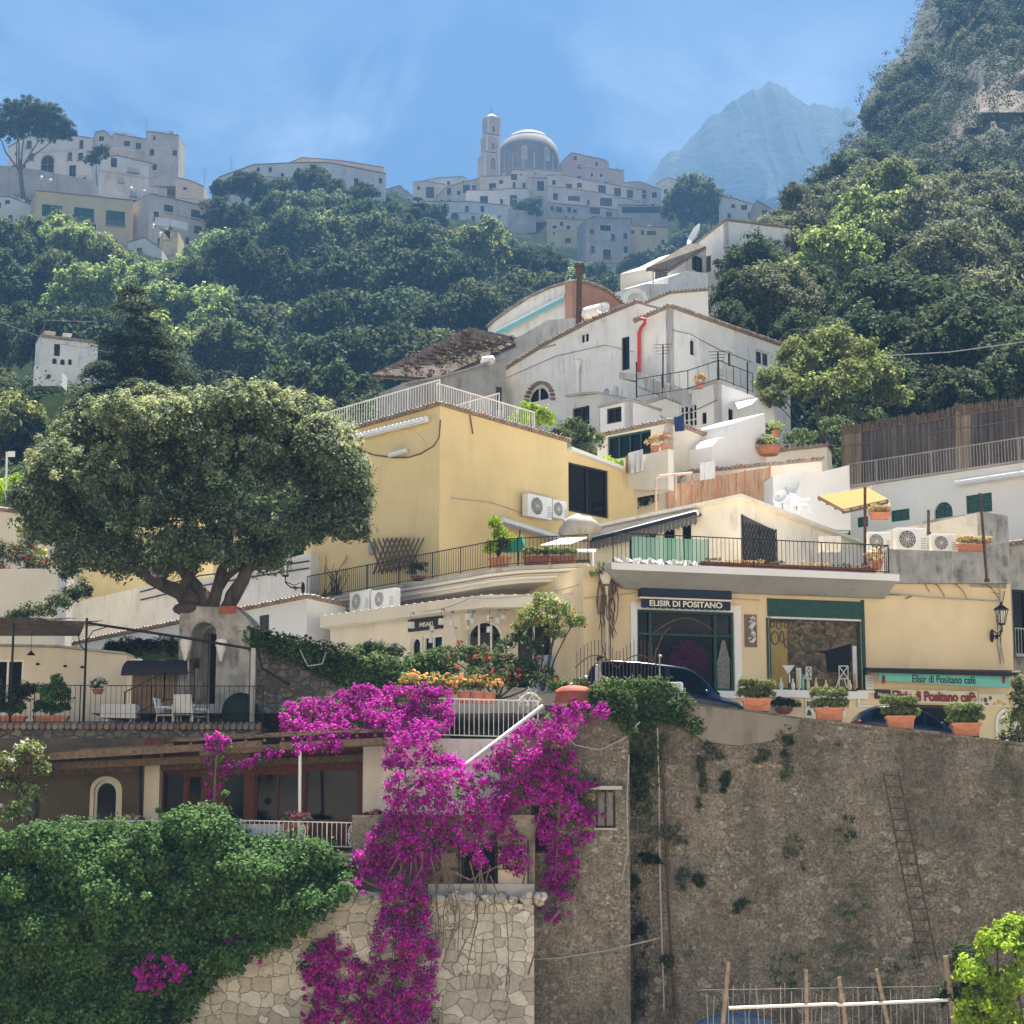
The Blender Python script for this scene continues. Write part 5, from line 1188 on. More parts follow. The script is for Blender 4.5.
# ------------------------------------------------------------------ house behind the shop terrace
th_, tR, tL, _, _ = house2('terrace_building', 'low white building with a dark lattice gate behind the shop terrace', (739,500,79), 590, (868,549), (590,531), 'white', winsL=[(626,531,657,575,'w',{'mull':1,'pane':'glass'}),(661,527,676,575,'w',{'mull':0}),(680,523,692,575,'w',{'mull':0})], ang=50, angL=147, roof='flat', rm='white', ov=.3, th=.14)
s0,s1,z0,z1 = tR.rect(738.8,518,776,566,-.06); s0 = .12
o = thing('lattice_gate', 'dark iron lattice gate on the white terrace building', 'gate', tR.w((s0+s1)/2,-.06,z0)); q = MB(); q.plate(tR, [(s0,z0),(s1,z0),(s1,z1-.35),(s0,z1)], [], -.04, -.02); obj('backing', q, M['shut_d'], o)
q = MB(); w_ = s1-s0; h_ = z1-z0-.3
for k in range(-9, 16):
    for sg in (1,-1):
        pts_ = []
        x0_ = s0 + k*.24; 
        for zf in (0, 1):
            x_ = x0_ + (zf*h_*.62 if sg > 0 else (1-zf)*h_*.62); pts_.append((x_, z0+zf*h_))
        (xa,za),(xb,zb) = pts_
        def clip(x): return min(max(x,s0),s1)
        if max(xa,xb) < s0 or min(xa,xb) > s1: continue
        fa = (clip(xa)-xa)/(xb-xa); fb = (clip(xb)-xa)/(xb-xa); q.tube([tR.w(clip(xa),-.07,za+(zb-za)*fa), tR.w(clip(xb),-.07,za+(zb-za)*fb)], .014, 4)
for s in (s0,(s0+s1)/2,s1): q.tube([tR.w(s,-.08,z0), tR.w(s,-.08,z1-(.0 if s==s0 else .3))], .03, 4)
obj('lattice', q, M['iron'], o)
a,b = tL.px(590,540,-.4), tL.px(698,512.5,-.4); o = thing('terrace_awning', 'rolled navy and white awning with a scalloped edge under the terrace roof', 'awning', a)
q = MB(); q.tube([a,b], .12, 8); obj('cassette', q, M['wmetal'], o, True); q = MB(); n = 26
for i in range(n):
    p = a.lerp(b,i/n)+tL.ey*(-.06); r_ = a.lerp(b,(i+.92)/n)+tL.ey*(-.06); m_ = a.lerp(b,(i+.46)/n)+tL.ey*(-.06); q.poly([p, r_, r_-up*.42, m_-up*.52, p-up*.42])
obj('valance', q, plain('grey_canvas', (.13,.135,.15), .9), o); q = MB(); q.hexa([x-up*.10 for x in (a-tL.ey*.3,b-tL.ey*.3,b+tL.ey*.3,a+tL.ey*.3)]+[x for x in (a-tL.ey*.3,b-tL.ey*.3,b+tL.ey*.3,a+tL.ey*.3)]) ; obj('hood', q, M['navy'], o)
# right roof terrace with air conditioners
pp, ppl = building('roof_parapet', 'mottled grey parapet wall above the lamp at the right end of the shop', (889,560,73.2), (1010,560,74.4), [(889,549),(985,552.5),(986,545),(1009,543)], 583, 'grey', .5, (), None, cat='wall', ground=False)
bwk, bwp = building('terrace_back_wall', 'white stained wall standing behind the roof terrace air conditioners', (872,545,79), (985,525,76.5), [(872,533),(930,523),(983,511.5)], 575, 'white_s', .4, (), None, cat='wall', ground=False)
building('stained_pier', 'black-stained masonry pier at the right end of the roof terrace', (983,530,76.4), (1009,535,77.4), [(983,511.5),(1008,516)], 575, 'grey', 3, [(993,527,1003,540,'wo')][:0], None, cat='wall', ground=False)
acp = Pl((865,545,74.4),(990,548,75.2))
aircon('grey white air conditioner behind the flowering pot, leftmost on the roof terrace', acp, 868,532,891,551, .15)
aircon('large air conditioner in the middle of the roof terrace', acp, 896,528,927,551, .15)
aircon('air conditioner on the roof terrace nearest the red trough', acp, 932,534,957,552, .15)
trough('red trough of dry pale plants on the grey roof parapet', ppl, 960,993,544,552.5, .05, 'terra', .3, 'lf_dry', 61, .28)
trough('small red trough of dry pink flowers below the straw canopy', Pl((870,515,80),(892,520,80)), 871,890,512,519, 0, 'terra', .3, 'lf_dry', 62, .25)
for k,(x,y0,y1,Y,lb) in enumerate([(865,487,566,72.5,'tall dark pole at the right end of the shop balcony railing'),(928.5,510,535,75.5,'short dark pole among the roof terrace air conditioners'),(980,493,582,72.9,'tall leaning dark pole on the grey roof parapet')]):
    q = MB(); q.tube([at(x+ (7 if k==2 else 0),y1,Y), at(x,y0,Y)], .055, 6); q.tube([at(x+ (7 if k==2 else 0),y1,Y), at(x+(7 if k==2 else 0),y1,Y)+up*.12], .1, 6); setp(obj('pole', q, M['rust'], smooth=True), lb, 'pole')
building('right_edge_house', 'grey house with a dark railing at the right edge behind the lamp', (1010,560,79), (1070,565,80), [(1009,546),(1070,540)], 760, 'grey', 5, [(1013,590,1040,655,'d',{'rail':1,'mull':1})], 'tile', ground=False)
# ------------------------------------------------------------------ shop
sp = Pl((583,600,70), (1010,640,74.8))
sh, spl = building('shop_building', 'apricot plastered shop front with two big display windows under a long balcony', (583,600,70), (1010,640,74.8), [(583,566),(1010,578)], 772, 'shop', 6.5,
    [(637,611,734,690,'g',{'mull':0,'pane':'glass'}), (769.5,618,862,691,'g',{'mull':0,'pane':'glass'})], None, cat='shop', ground=False)
# window trims, details of first window
def sbox(q, pl, x0,y0,x1,y1, o0,o1):
    s0,s1,z0,z1 = pl.rect(x0,y0,x1,y1,o0); q.box(pl, s0,s1,o0,o1,z0,z1)
q = MB(); s0,s1,z0,z1 = spl.rect(630.5,604,741,691.5); h0 = spl.rect(637,611,734,690); q.plate(spl, [(s0,z0),(s1,z0),(s1,z1),(s0,z1)], [[(h0[0],h0[2]),(h0[1],h0[2]),(h0[1],h0[3]),(h0[0],h0[3])]], -.06, -.002); obj('window_surround', q, M['white_b'], sh)
q = MB(); sbox(q, spl, 628,690.5,743,697, -.12, -.003); obj('sill', q, M['white_b'], sh)
q = MB(); s0,s1,z0,z1 = h0
for x in (651,716): 
    a = spl.sz(x,650)[0]; q.box(spl, a-.05,a+.05,.05,.15,z0+.05,z1-.05)
a = spl.sz(690,635)[1]; q.box(spl, s0+.05,s1-.05,.06,.14,a-.04,a+.04); obj('mullion', q, M['frame_g'], sh)
q = MB(); sbox(q, spl, 766,690.5,868,698, -.14, -.003); obj('sill', q, M['white_b'], sh)
q = MB(); sbox(q, spl, 768,600,862.5,617.5, -.07, -.003); obj('sign_board', q, M['frame_g'], sh)
q = MB(); sbox(q, spl, 862.6,600,865.5,691, -.07, -.003); sbox(q, spl, 767.3,617.6,769.2,690, -.05, -.003); obj('frame_edge', q, M['frame_g'], sh)
q = MB(); sbox(q, spl, 770,617.8,862,619.8, -.03, .06); obj('blind_roll', q, M['cloth_w'], sh)
M['plum'] = leafmat('plum_reflection_specks', [(.05,.008,.035),(.10,.02,.07),(.14,.05,.09)], .1, bigvar=.4)  # reflected bougainvillea put in as plum specks before the glass
c_ = spl.px(690,663,-.01); dr = np.random.default_rng(5); n_ = 5200; uv = unit(dr, n_)[:, :2]*np.sqrt(dr.uniform(0,1,(n_,1))); P = np.array(c_) + uv[:, :1]*np.array(spl.ex)*.78 + uv[:, 1:2]*np.array([0,0,.86]) + dr.uniform(.12,.155,(n_,1))*np.array(spl.ey)
N = unit(dr, n_)*.5 - np.array(spl.ey); link_mesh('bougainvillea_reflection', leaf_mesh('bougainvillea_reflection', P-np.array(wloc(sh)), N, .07, M['plum'], .8, dr), sh)
q = MB(); q.plate(spl, [spl.sz(*p) for p in [(719,690),(731,690),(731,660),(728,648),(726,640),(723,640),(721,650),(718,664)]], [], .10, .14); obj('display_dress', q, plain('grey_lace', (.20,.20,.18), .9, 0, .5, 12), sh)
q = MB(); q.tube([spl.px(645+26*i/12, 690-62*math.sin(math.pi*i/24), .13) for i in range(13)], .03, 5); q.tube([spl.px(655+60*i/14, 632-14*math.sin(math.pi*i/14), .13) for i in range(15)], .025, 5); obj('display_branch', q, M['wood'], sh)
# display behind the second window: patterned panel and shop goods standing on the sill
dm = rubble('display_backdrop', [(0,(.06,.05,.035)),(.5,(.17,.135,.08)),(1,(.24,.19,.11))], 5, (.05,.04,.03), .05, bumpd=.01, dirt=.7, dscale=1.1)
q = MB(); s0,s1,z0,z1 = spl.rect(771,620.5,861,690,.0); q.box(spl, s0,s1,.143,.158,z0+.02,z1); obj('display_panel', q, dm, sh)
q = MB(); s0,s1,z0,z1 = spl.rect(771,622,789,690,.0); q.box(spl, s0,s1,.130,.142,z0+.02,z1); obj('display_panel', q, stucco('gold_panel', (.30,.22,.07), .4, (.10,.08,.04), .3, 3), sh)
q = MB()
for (x,y,rx,rz) in [(772.5,624,2.0,3.2),(779,625.5,2.6,3.5),(786,625,2.0,3.0),(775,638,4.3,6.5),(782,637,2.0,6),(786.5,643,2.4,4.2)]:
    c = spl.px(x,y,.12); q.tube([c + spl.ex*(rx*.036*math.cos(k*math.pi/7)) + up*(rz*.036*math.sin(k*math.pi/7)) for k in range(15)], .022, 5)
obj('display_rings', q, M['shut_d'], sh)
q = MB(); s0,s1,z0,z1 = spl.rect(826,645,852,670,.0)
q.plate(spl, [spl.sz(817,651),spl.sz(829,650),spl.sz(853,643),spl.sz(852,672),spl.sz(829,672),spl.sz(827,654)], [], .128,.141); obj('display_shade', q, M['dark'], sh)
def goods(label, x, y0, y1, r, m, prof=None, grp='goods in the shop window'):
    b = spl.px(x, y1, .09); h = spl.px(x,y0,.09).z - b.z; q = MB()
    q.lathe(b, [(0,0),(r*.7,0),(r,h*.3),(r*.9,h*.55),(r*.4,h*.72),(r*.45,h),(0,h)] if not prof else [(r*a_, h*b_) for a_,b_ in prof], 10); o = obj('display_bottle', q, M[m], sh, True); return o
for x,y0,y1,r,m in [(781,678,690,.09,'cloth_w'),(793,679,690,.085,'cloth_w'),(799,670,690,.06,'town_y'),(803,674,690,.06,'teal'),(808,676,690,.08,'town_y'),(816,678,690,.07,'lf_box'),(826,680,690,.09,'lf_light'),(850,680,690,.08,'cream'),(855,674,690,.06,'terra')]: goods('', x,y0,y1,r, m if not m.startswith('lf') else 'town_y')
q = MB()
for (pts_) in [[(783,665),(796,665),(789.5,674)]]: q.plate(spl, [spl.sz(*p) for p in pts_][::-1], [], .10,.125)
sbox(q, spl, 789,674,790.3,683,.10,.125); sbox(q, spl, 796.5,668,801.5,689,.105,.125); obj('display_cup', q, M['cloth_w'], sh)
def xchair(x0, x1, y0, y1):
    q = MB(); f = lambda x,y: spl.px(x,y,.10)
    ym = y0+(y1-y0)*.58
    for l in [((x0,y0),(x0,y1)),((x1,y0),(x1,y1)),((x0,y0),(x1,y0)),((x0,ym),(x1,ym)),((x0,y0),(x1,ym)),((x1,y0),(x0,ym)),((x0-3,y1),(x0,ym)),((x1-1,y1),(x1-4,ym))]: q.tube([f(*l[0]),f(*l[1])], .022, 5)
    return obj('display_chair', q, M['cloth_w'], sh)
xchair(839,848,666,688); xchair(806,811,667,680)
q = MB(); sbox(q, spl, 853,646,857,688,.10,.125); obj('display_panel', q, M['cloth_w'], sh)
def text(body, pl, x0, y0, x1, y1, off, m, parent, name='lettering', bold=.0, ext=.015, fit=True):
    cu = bpy.data.curves.new(name, 'FONT'); cu.body = body; cu.extrude = ext; cu.offset = bold; cu.align_x = 'LEFT'
    tmp = bpy.data.objects.new(name+'_t', cu); C.objects.link(tmp); dg = bpy.context.evaluated_depsgraph_get(); dg.update()
    me = bpy.data.meshes.new_from_object(tmp.evaluated_get(dg)); bpy.data.objects.remove(tmp)
    V = np.zeros(len(me.vertices)*3); me.vertices.foreach_get('co', V); V = V.reshape(-1,3)
    s0,s1,z0,z1 = pl.rect(x0,y0,x1,y1,off); mn_, mx_ = V.min(0), V.max(0)
    zl = pl.sz(x0,(y0+y1)/2,off)[1]
    org = np.array(wloc(parent)); ex, ey = np.array(pl.ex), np.array(pl.ey); A_ = np.array(pl.A)
    u = s0 + (V[:,0]-mn_[0])/(mx_[0]-mn_[0])*(s1-s0); v = z0 + (V[:,1]-mn_[1])/(mx_[1]-mn_[1])*(z1-z0)
    W = A_[None,:] + u[:,None]*ex + (off - (V[:,2]-mn_[2]))[:,None]*ey; W[:,2] = v
    me.vertices.foreach_set('co', (W-org).astype(np.float32).ravel()); me.materials.clear(); me.materials.append(M[m]); me.update()
    o = bpy.data.objects.new(name, me); C.objects.link(o); o.parent = parent; return o
# navy awning with the shop name
o = thing('shop_awning', 'rolled navy awning with white shop name lettering over the first display window', 'awning', spl.px(687,608,-.3))
q = MB(); s0,s1,z0,z1 = spl.rect(640,589.5,731,598,-.25); q.box(spl, s0,s1,-.35,-.003,z0,z1); obj('hood', q, M['navy'], o, bevel=.03)
q = MB(); sbox(q, spl, 640.3,598.2,731.5,600, -.36,-.02); obj('front_bar', q, M['cream_p'], o)
q = MB(); s0,s1,z0,z1 = spl.rect(641,600.2,730.5,608.5,-.36); n = 14; bot_ = []
for i in range(n*4+1): f = i/(n*4); bot_.append((s0+(s1-s0)*f, z0-.03*abs(math.sin(f*n*math.pi))))
q.plate(spl, bot_+[(s1,z1),(s0,z1)], [], -.37,-.35); obj('valance', q, M['navy'], o)
text('ELISIR DI POSITANO', spl, 649.5,601.3,722,607.2, -.385, 'letter', o, bold=.022)
# seahorse plaque
o = thing('wall_plaque', 'brown wall plaque with a white seahorse between the two display windows', 'plaque', spl.px(751,647,-.05)); q = MB(); sbox(q, spl, 745,614.5,757,647,-.05,-.003); obj('board', q, plain('brown_plaque', (.20,.13,.10), .8), o)
q = MB(); sh_ = [(752.5,620.5),(750.5,618.6),(753,617.2),(755,619.5),(754.6,622.5),(752.2,625),(750.4,628.5),(751.6,632),(754,634.5),(754.8,638.3),(752.6,641.8),(749.6,641.5),(748.6,638.8),(750.2,637.4),(751.5,638.6)]
q.tube([spl.px(x,y,-.075) for x,y in sh_], [.03,.05,.06,.06,.075,.085,.095,.10,.085,.07,.055,.045,.04,.03,.02], 6); q.tube([spl.px(752.3,620.6,-.08), spl.px(749,622,-.08)], .03, 5); obj('seahorse', q, M['cloth_w'], o, True)
# small notice board right of the second window
o = thing('notice_board', 'white framed notice on the sill at the right of the second display window', 'notice', spl.px(869,688,-.2)); q = MB(); sbox(q, spl, 865.8,675,873.5,689.5,-.2,-.16); obj('board', q, M['cloth_w'], o); q = MB(); [sbox(q, spl, 867,678+2.6*k,872.3,678.7+2.6*k,-.206,-.2) for k in range(4)]; obj('lettering', q, M['gmetal'], o)
# cafe front: dark hood, teal awning, name board
o = thing('cafe_awning', 'teal awning strip with dark cafe lettering under a long black hood', 'awning', spl.px(943,685,-.6))
q = MB(); a=[spl.px(x,y,of) for x,y,of in [(864,667.5,-.02),(1022,670.5,-.02),(1020,672.5,-1.0),(866,668,-1.0)]]; q.hexa([p-up*.16 for p in a]+a); obj('hood', q, M['iron'], o)
q = MB(); sbox(q, spl, 878,670.8,1010.5,674.0,-.75,-.6); obj('front_bar', q, M['cloth_w'], o)
q = MB(); s0,s1,z0,z1 = spl.rect(879,674.2,1009.5,684.8,-.74); zl = .10; q.hexa([spl.w(s0,-.74,z0+zl),spl.w(s1,-.74,z0-zl*.6),spl.w(s1,-.70,z0-zl*.6),spl.w(s0,-.70,z0+zl),spl.w(s0,-.74,z1),spl.w(s1,-.74,z1),spl.w(s1,-.70,z1),spl.w(s0,-.70,z1)]); obj('valance', q, M['teal'], o)
text('Elisir di Positano caf\u00e8', spl, 912.5,675.6,975.5,683.2, -.75, 'frame_d', o, bold=.004, ext=.006)
q = MB()
for x in (883.5,1003.5):
    for k, w_ in enumerate((.05,.09,.07,.09,.05)): c = spl.px(x,676.2+1.6*k,-.755); q.ell(c, w_, .01, .045, 8, 4)
obj('emblem', q, M['red'], o)
bn = plain('cream_board', (.66,.60,.50), .7, 0, .05); brown = plain('dark_brown_board', (.05,.035,.028), .6)
o = thing('cafe_sign', 'cream sign board with dark red cafe lettering below the teal awning', 'sign', spl.px(930,702,-.1)); q = MB(); sbox(q, spl, 891,690.2,978,703,-.1,-.003); obj('board', q, bn, o); q = MB(); sbox(q, spl, 875.5,689.6,890.6,698.6,-.11,-.004); obj('dark_panel', q, brown, o)
text('Elisir di Positano caf\u00e8', spl, 892.5,691.2,976,701.5, -.125, 'red', o, bold=.03); text('Nuovo', spl, 878,692.5,888,696,-.12,'letter', o)
q = MB(); sbox(q, spl, 858,690.5,875,692.5,-.1,-.003); sbox(q, spl, 858,705,874,707,-.1,-.003); sbox(q, spl, 858,692.6,860,705,-.1,-.003); obj('frame_panel', q, M['wmetal'], o)
o = thing('cafe_doorway', 'dark cafe doorway opening behind the second parked car', 'doorway', spl.px(930,745,-.05)); q = MB(); s0,s1,z0,z1 = spl.rect(890,705,978,748); q.plate(spl, [(s0,z0),(s1,z0),(s1,z1),(s0,z1)], [[(s0+.12,z0+.02),(s1-.12,z0+.02),(s1-.12,z1-.12),(s0+.12,z1-.12)]], -.05,-.002); obj('frame', q, M['frame_d'], o); q = MB(); q.box(spl, s0+.12,s1-.12,-.02,-.003,z0+.02,z1-.12); obj('pane', q, M['glass'], o)
# painted fruit board and pale arched door
o = thing('painted_board', 'board painted with yellow and brown fruit shapes right of the cafe sign', 'sign', spl.px(992,707,-.08)); q = MB(); sbox(q, spl, 979,694,1006,707,-.08,-.003); obj('board', q, bn, o)
for nm, cl, lst in (('painted_fruit',(.62,.40,.05),[(998,702,3.6,2.2),(1003,704,3,1.8),(994,704,2.5,1.5)]),('painted_leaves',(.14,.09,.06),[(985,700,2.6,2.6),(990,698,2.2,2.2),(986,704,3,1.2)]),('painted_sky',(.35,.36,.5),[(981.5,700,1.8,2.6)])):
    q = MB(); [q.ell(spl.px(x,y,-.085), rx*.037, .012, rz*.037, 10, 5) for x,y,rx,rz in lst]; obj(nm, q, plain(nm, cl, .7), o)
o = thing('arched_door', 'pale arched door with painted panels at the right end of the cafe', 'door', spl.px(1007,740,-.06)); s0,s1,z0,z1 = spl.rect(994.5,708,1021,748); q = MB(); a_ = arch_pts(s0,s1,z0,z1); q.plate(spl, a_, [shrink(a_,.1)], -.1,-.003); obj('surround', q, M['white_b'], o); q = MB(); q.plate(spl, shrink(a_,.1), [], -.04,-.004); obj('leaf', q, stucco('painted_door', (.62,.58,.42), .3,(.4,.33,.15),.1,3), o)
# K and ampersand tiles
o = thing('letter_tile_sign', 'white letter tiles on the shop wall behind the second planter box', 'sign', spl.px(809,718,-.05)); q = MB(); sbox(q, spl, 805.5,699.5,813.3,708,-.05,-.003); sbox(q, spl, 805.5,708.6,813.3,717,-.05,-.003); sbox(q, spl, 838,699,845.5,717,-.05,-.003); obj('tile', q, M['letter'], o)
text('K', spl, 807.2,701,811.8,706.6,-.058,'frame_d',o, bold=.02); text('&', spl, 807,710,812,715.6,-.058,'frame_d',o, bold=.02)
o = thing('hanging_bowl', 'brown bowl of dark trailing plants hung on the shop wall between planter boxes', 'hanging planter', spl.px(784,716,-.3)); q = MB(); q.lathe(spl.px(784,714.5,-.35), [(0,0),(.18,.02),(.30,.14),(.33,.24),(.28,.24),(0,.2)], 14); obj('bowl', q, M['terra_d'], o, True)
cloud_crown('foliage', o, [(spl.px(x,y,-.35), (.22,.2,.16)) for x,y in ((774,704),(781,701),(789,702),(796,705),(784,705))], 20, 18, .09, .07, 'lf_dark', 63)
# balcony slab over the shop
o = thing('balcony_slab', 'long white balcony slab with a sloping underside above the shop', 'balcony', spl.px(755,590,0))
sA = spl.sz(612,575,-1.45)[0]; sB = spl.sz(898.5,580,-1.45)[0]; zt0 = spl.sz(700,565.5,-1.45)[1]; zt1 = spl.sz(700,573,-1.45)[1]
q = MB(); q.box(spl, sA, sB, -1.45, -.005, zt1+.06, zt0); obj('slab', q, M['conc'], o)
q = MB(); q.box(spl, sA-.02, sB+.02, -1.49, -1.452, zt1, zt0-.03); obj('edge_band', q, M['white_b'], o)
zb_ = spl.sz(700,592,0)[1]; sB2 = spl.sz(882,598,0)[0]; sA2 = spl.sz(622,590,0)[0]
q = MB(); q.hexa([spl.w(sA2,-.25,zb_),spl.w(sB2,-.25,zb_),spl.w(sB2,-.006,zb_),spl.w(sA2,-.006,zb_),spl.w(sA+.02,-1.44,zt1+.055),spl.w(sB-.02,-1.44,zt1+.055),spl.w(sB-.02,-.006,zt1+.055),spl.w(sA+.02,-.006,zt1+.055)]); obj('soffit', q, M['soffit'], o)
zrail = zt0
railing('balcony_railing', 'dark iron railing with scroll panels on the long shop balcony', [spl.w(sA+.1,-1.3,zrail), spl.w(sB-.3,-1.3,zrail), spl.w(sB-.3,-.2,zrail)], 1.05, 'iron', .155, .013, .024, post=2.4)
q = MB(); cs = []
s_a, s_b = spl.sz(700,560,-1.3)[0], spl.sz(880,565,-1.3)[0]
for i, f in enumerate((.02,.14,.26,.38,.50,.62,.74,.86)):
    s = s_a + (s_b-s_a)*f; pl2 = spl
    o = thing('planter_trough', 'long narrow terracotta trough standing along the shop balcony railing', 'planter', spl.w(s+.4,-1.1,zrail), 'terracotta troughs along the shop balcony')
    q = MB(); q.box(spl, s, s+.85, -1.22,-.98, zrail+.003, zrail+.2); obj('trough', q, M['terra_d'], o)
    cloud_crown('foliage', o, [(spl.w(s+.42,-1.1,zrail+.26),(.4,.12,.1))], 14, 10, .07, .07, 'lf_dry' if i%3 else 'lf_mid', 70+i)
pot('terracotta pot of dry pale flowers at the right end of the shop balcony', 876, 570, 72.4, .26, .32, plant='lf_dry', pr=.42, seed=81, flow=('fl_white',10,.06))
laundry((at(818,536,75.2), at(841,536,75.4)), .62, 'cloth_w', 'cream cloth draped behind the right end of the balcony railing', wave=.12)
# crumpled white sheet along the left part of the balcony edge
q = MB(); n = 40; V=[]
for j in range(4):
    for i in range(n): s = sA+.1 + 3.1*i/(n-1); V.append(spl.w(s, -1.5+.12*j+.04*math.sin(i*1.7+j), zt0 + [-.02,.14,.16,.02][j] + .05*math.sin(i*1.1+j)+.04*math.sin(i*2.7)))
q.v = [tuple(v) for v in V]; q.f = [(j*n+i,j*n+i+1,(j+1)*n+i+1,(j+1)*n+i) for j in range(3) for i in range(n-1)]
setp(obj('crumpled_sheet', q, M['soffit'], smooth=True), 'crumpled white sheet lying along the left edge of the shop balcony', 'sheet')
# green plastic windbreak panels with plants behind the terrace railings
gl_ = bpy.data.materials.new('pale_green_screen'); gl_.use_nodes = True; b_ = gl_.node_tree.nodes['Principled BSDF']; b_.inputs['Base Color'].default_value = (.38,.62,.50,1); b_.inputs['Roughness'].default_value = .5; b_.inputs['Alpha'].default_value = .55
o = thing('terrace_screen', 'translucent pale green screen behind the left half of the shop balcony railing', 'screen', spl.px(670,560,-1.0)); q = MB(); s0 = spl.sz(632,545,-1.0)[0]; s1 = spl.sz(708,545,-1.0)[0]; q.box(spl, s0,s1,-1.0,-.98,zrail+.05,zrail+1.0); obj('sheet', q, gl_, o); q = MB(); [q.box(spl, s0+(s1-s0)*k/4-.02, s0+(s1-s0)*k/4+.02, -.975,-.94, zrail, zrail+1.03) for k in range(5)]; obj('frame', q, M['frame_g'], o)
# ------------------------------------------------------------------ corner balcony and lamp shop on the left
P0, P1, P2 = at(352,590,81.5), at(505,566,73.6), at(588,566.5,72.6)
zd = P1.z; P0.z = P2.z = zd
dirL = (P0-P1).normalized(); P00 = P1 + dirL*13.5
o = thing('corner_balcony', 'curved corner balcony with moulded edge between the yellow house and the shop', 'balcony', (P1.x,P1.y,zd-.5))
inn = Vector((.35,.94,0))
def deck(q, pts, z0, z1, back, inset=0.0):
    for a,b in zip(pts, pts[1:]):
        q.hexa([Vector((p.x,p.y,z0)) for p in (a,b,b+back,a+back)] + [Vector((p.x,p.y,z1)) for p in (a,b,b+back,a+back)])
mid = P1 + (P2-P1)*.0
pts = [P00, P0.lerp(P1,.55), P1 + dirL*.9, P1 + (P2-P1).normalized()*.5, P2]
q = MB(); deck(q, pts, zd-.16, zd-.02, Vector((.6,4.2,0))); obj('slab', q, M['conc'], o)
q = MB()
for z_, r_ in ((zd-.22,.07),(zd-.36,.05),(zd-.46,.06)): q.tube([Vector((p.x,p.y,z_))+Vector((.05,.08,0))*(1 if r_>.05 else 2) for p in pts], r_, 6)
obj('edge_moulding', q, M['cream_p'], o, True)
q = MB(); off_ = Vector((.15,.25,0)); deck(q, [p+off_ for p in pts], zd-.62, zd-.165, Vector((.6,3.6,0))); obj('under_beam', q, M['cream_p'], o)
railing('balcony_railing', 'dark iron railing bending round the corner balcony before the yellow house', [P00+up*0, pts[1]+up*0, pts[2], pts[3], P2], 1.02, 'iron', .15, .013, .024, post=2.2, orn=None)
for k,(x0,x1) in enumerate([(523,548),(550,575)]): trough('dark red trough of yellow green plants on the corner balcony, %s one' % ('left','right')[k], Pl((500,560,73.6),(588,560,73)), x0,x1,555.5,565, .25, 'terra_d', .3, 'lf_light', 85+k, .3)
trough('terracotta trough with a dark leafy plant on the corner balcony near the green umbrella', Pl((480,560,75.4),(520,560,74)), 489,505,557,567, .35, 'terra', .3, 'lf_mid', 88, .7)
pot('round dark bush in a low pot on the corner balcony beside the wooden trellis', 418, 580.5, 78.3, .3, .16, 'terra_d', plant='lf_dark', pr=.5, seed=89)
bush_at('climbing_shrub', 'yellow green climbing shrub rising above the corner balcony railing', [(494,524,75.5,6,10),(499,535,75.5,9,8),(508,540,75.5,8,6),(492,548,75.2,6,8)], 'lf_lime', 90, 24, 22, .18, .11, stem=True)
# green umbrella (folded) and white table
o = thing('green_umbrella', 'folded green sunshade leaning on the corner balcony', 'umbrella', at(518,563,75.2)); q = MB(); a = at(504,551,75.4); b = at(530,538,75.6); c = at(530,548,75.2); q.hexa([at(505,553,75.2),at(527,552,75.2),at(527,550,76),at(505,551,76),at(503,550,75.2),at(520,535,75.2),at(524,537,76),at(505,548,76)]); obj('canvas', q, plain('green_canvas',(.03,.17,.12),.8), o); q = MB(); q.tube([at(518,566,75.3), at(520,530,75.3)], .03, 5); obj('pole', q, M['iron'], o)
o = thing('sun_sail', 'white sheet awning stretched low over the corner balcony', 'canopy', at(560,560,76)); q = MB(); slab(q, [at(540,545,75), at(570,543.5,75), at(588,537,77.5), at(562,538,77.5)], .04); obj('sheet', q, M['cloth_w'], o); q = MB(); q.tube([at(557,566,75.2), at(557,542,75.2)], .04, 5); obj('post', q, M['wmetal'], o)
o = thing('balcony_table', 'white table behind the corner balcony railing', 'table', at(566,566,75)); q = MB(); slab(q, [at(538,551,74.6), at(596,551,74.6), at(596,549,76), at(538,549,76)], .05); obj('table_top', q, M['plastic_w'], o)
for x,Y in ((541,74.8),(593,74.8),(541,75.8),(593,75.8)): q = MB(); a = at(x,552,Y); q.tube([a, Vector((a.x,a.y,zd))], .03, 5); obj('leg', q, M['plastic_w'], o)
roll_awning('grey rolled awning fixed across the foot of the yellow wall', yR, 502,520,566,540, 'gmetal', .14, -.3, .2)
o = thing('tarpaulin', 'crumpled grey tarpaulin at the corner of yellow house and terrace roof', 'tarpaulin', at(580,532,81)); q = MB(); q.ell(at(580,528,81), .85,.5,.55, 12, 8); q.v = [(x+.12*math.sin(z*9+x*5), y, z+.07*math.sin(x*8)) for x,y,z in q.v]; obj('sheet', q, M['conc'], o, True)
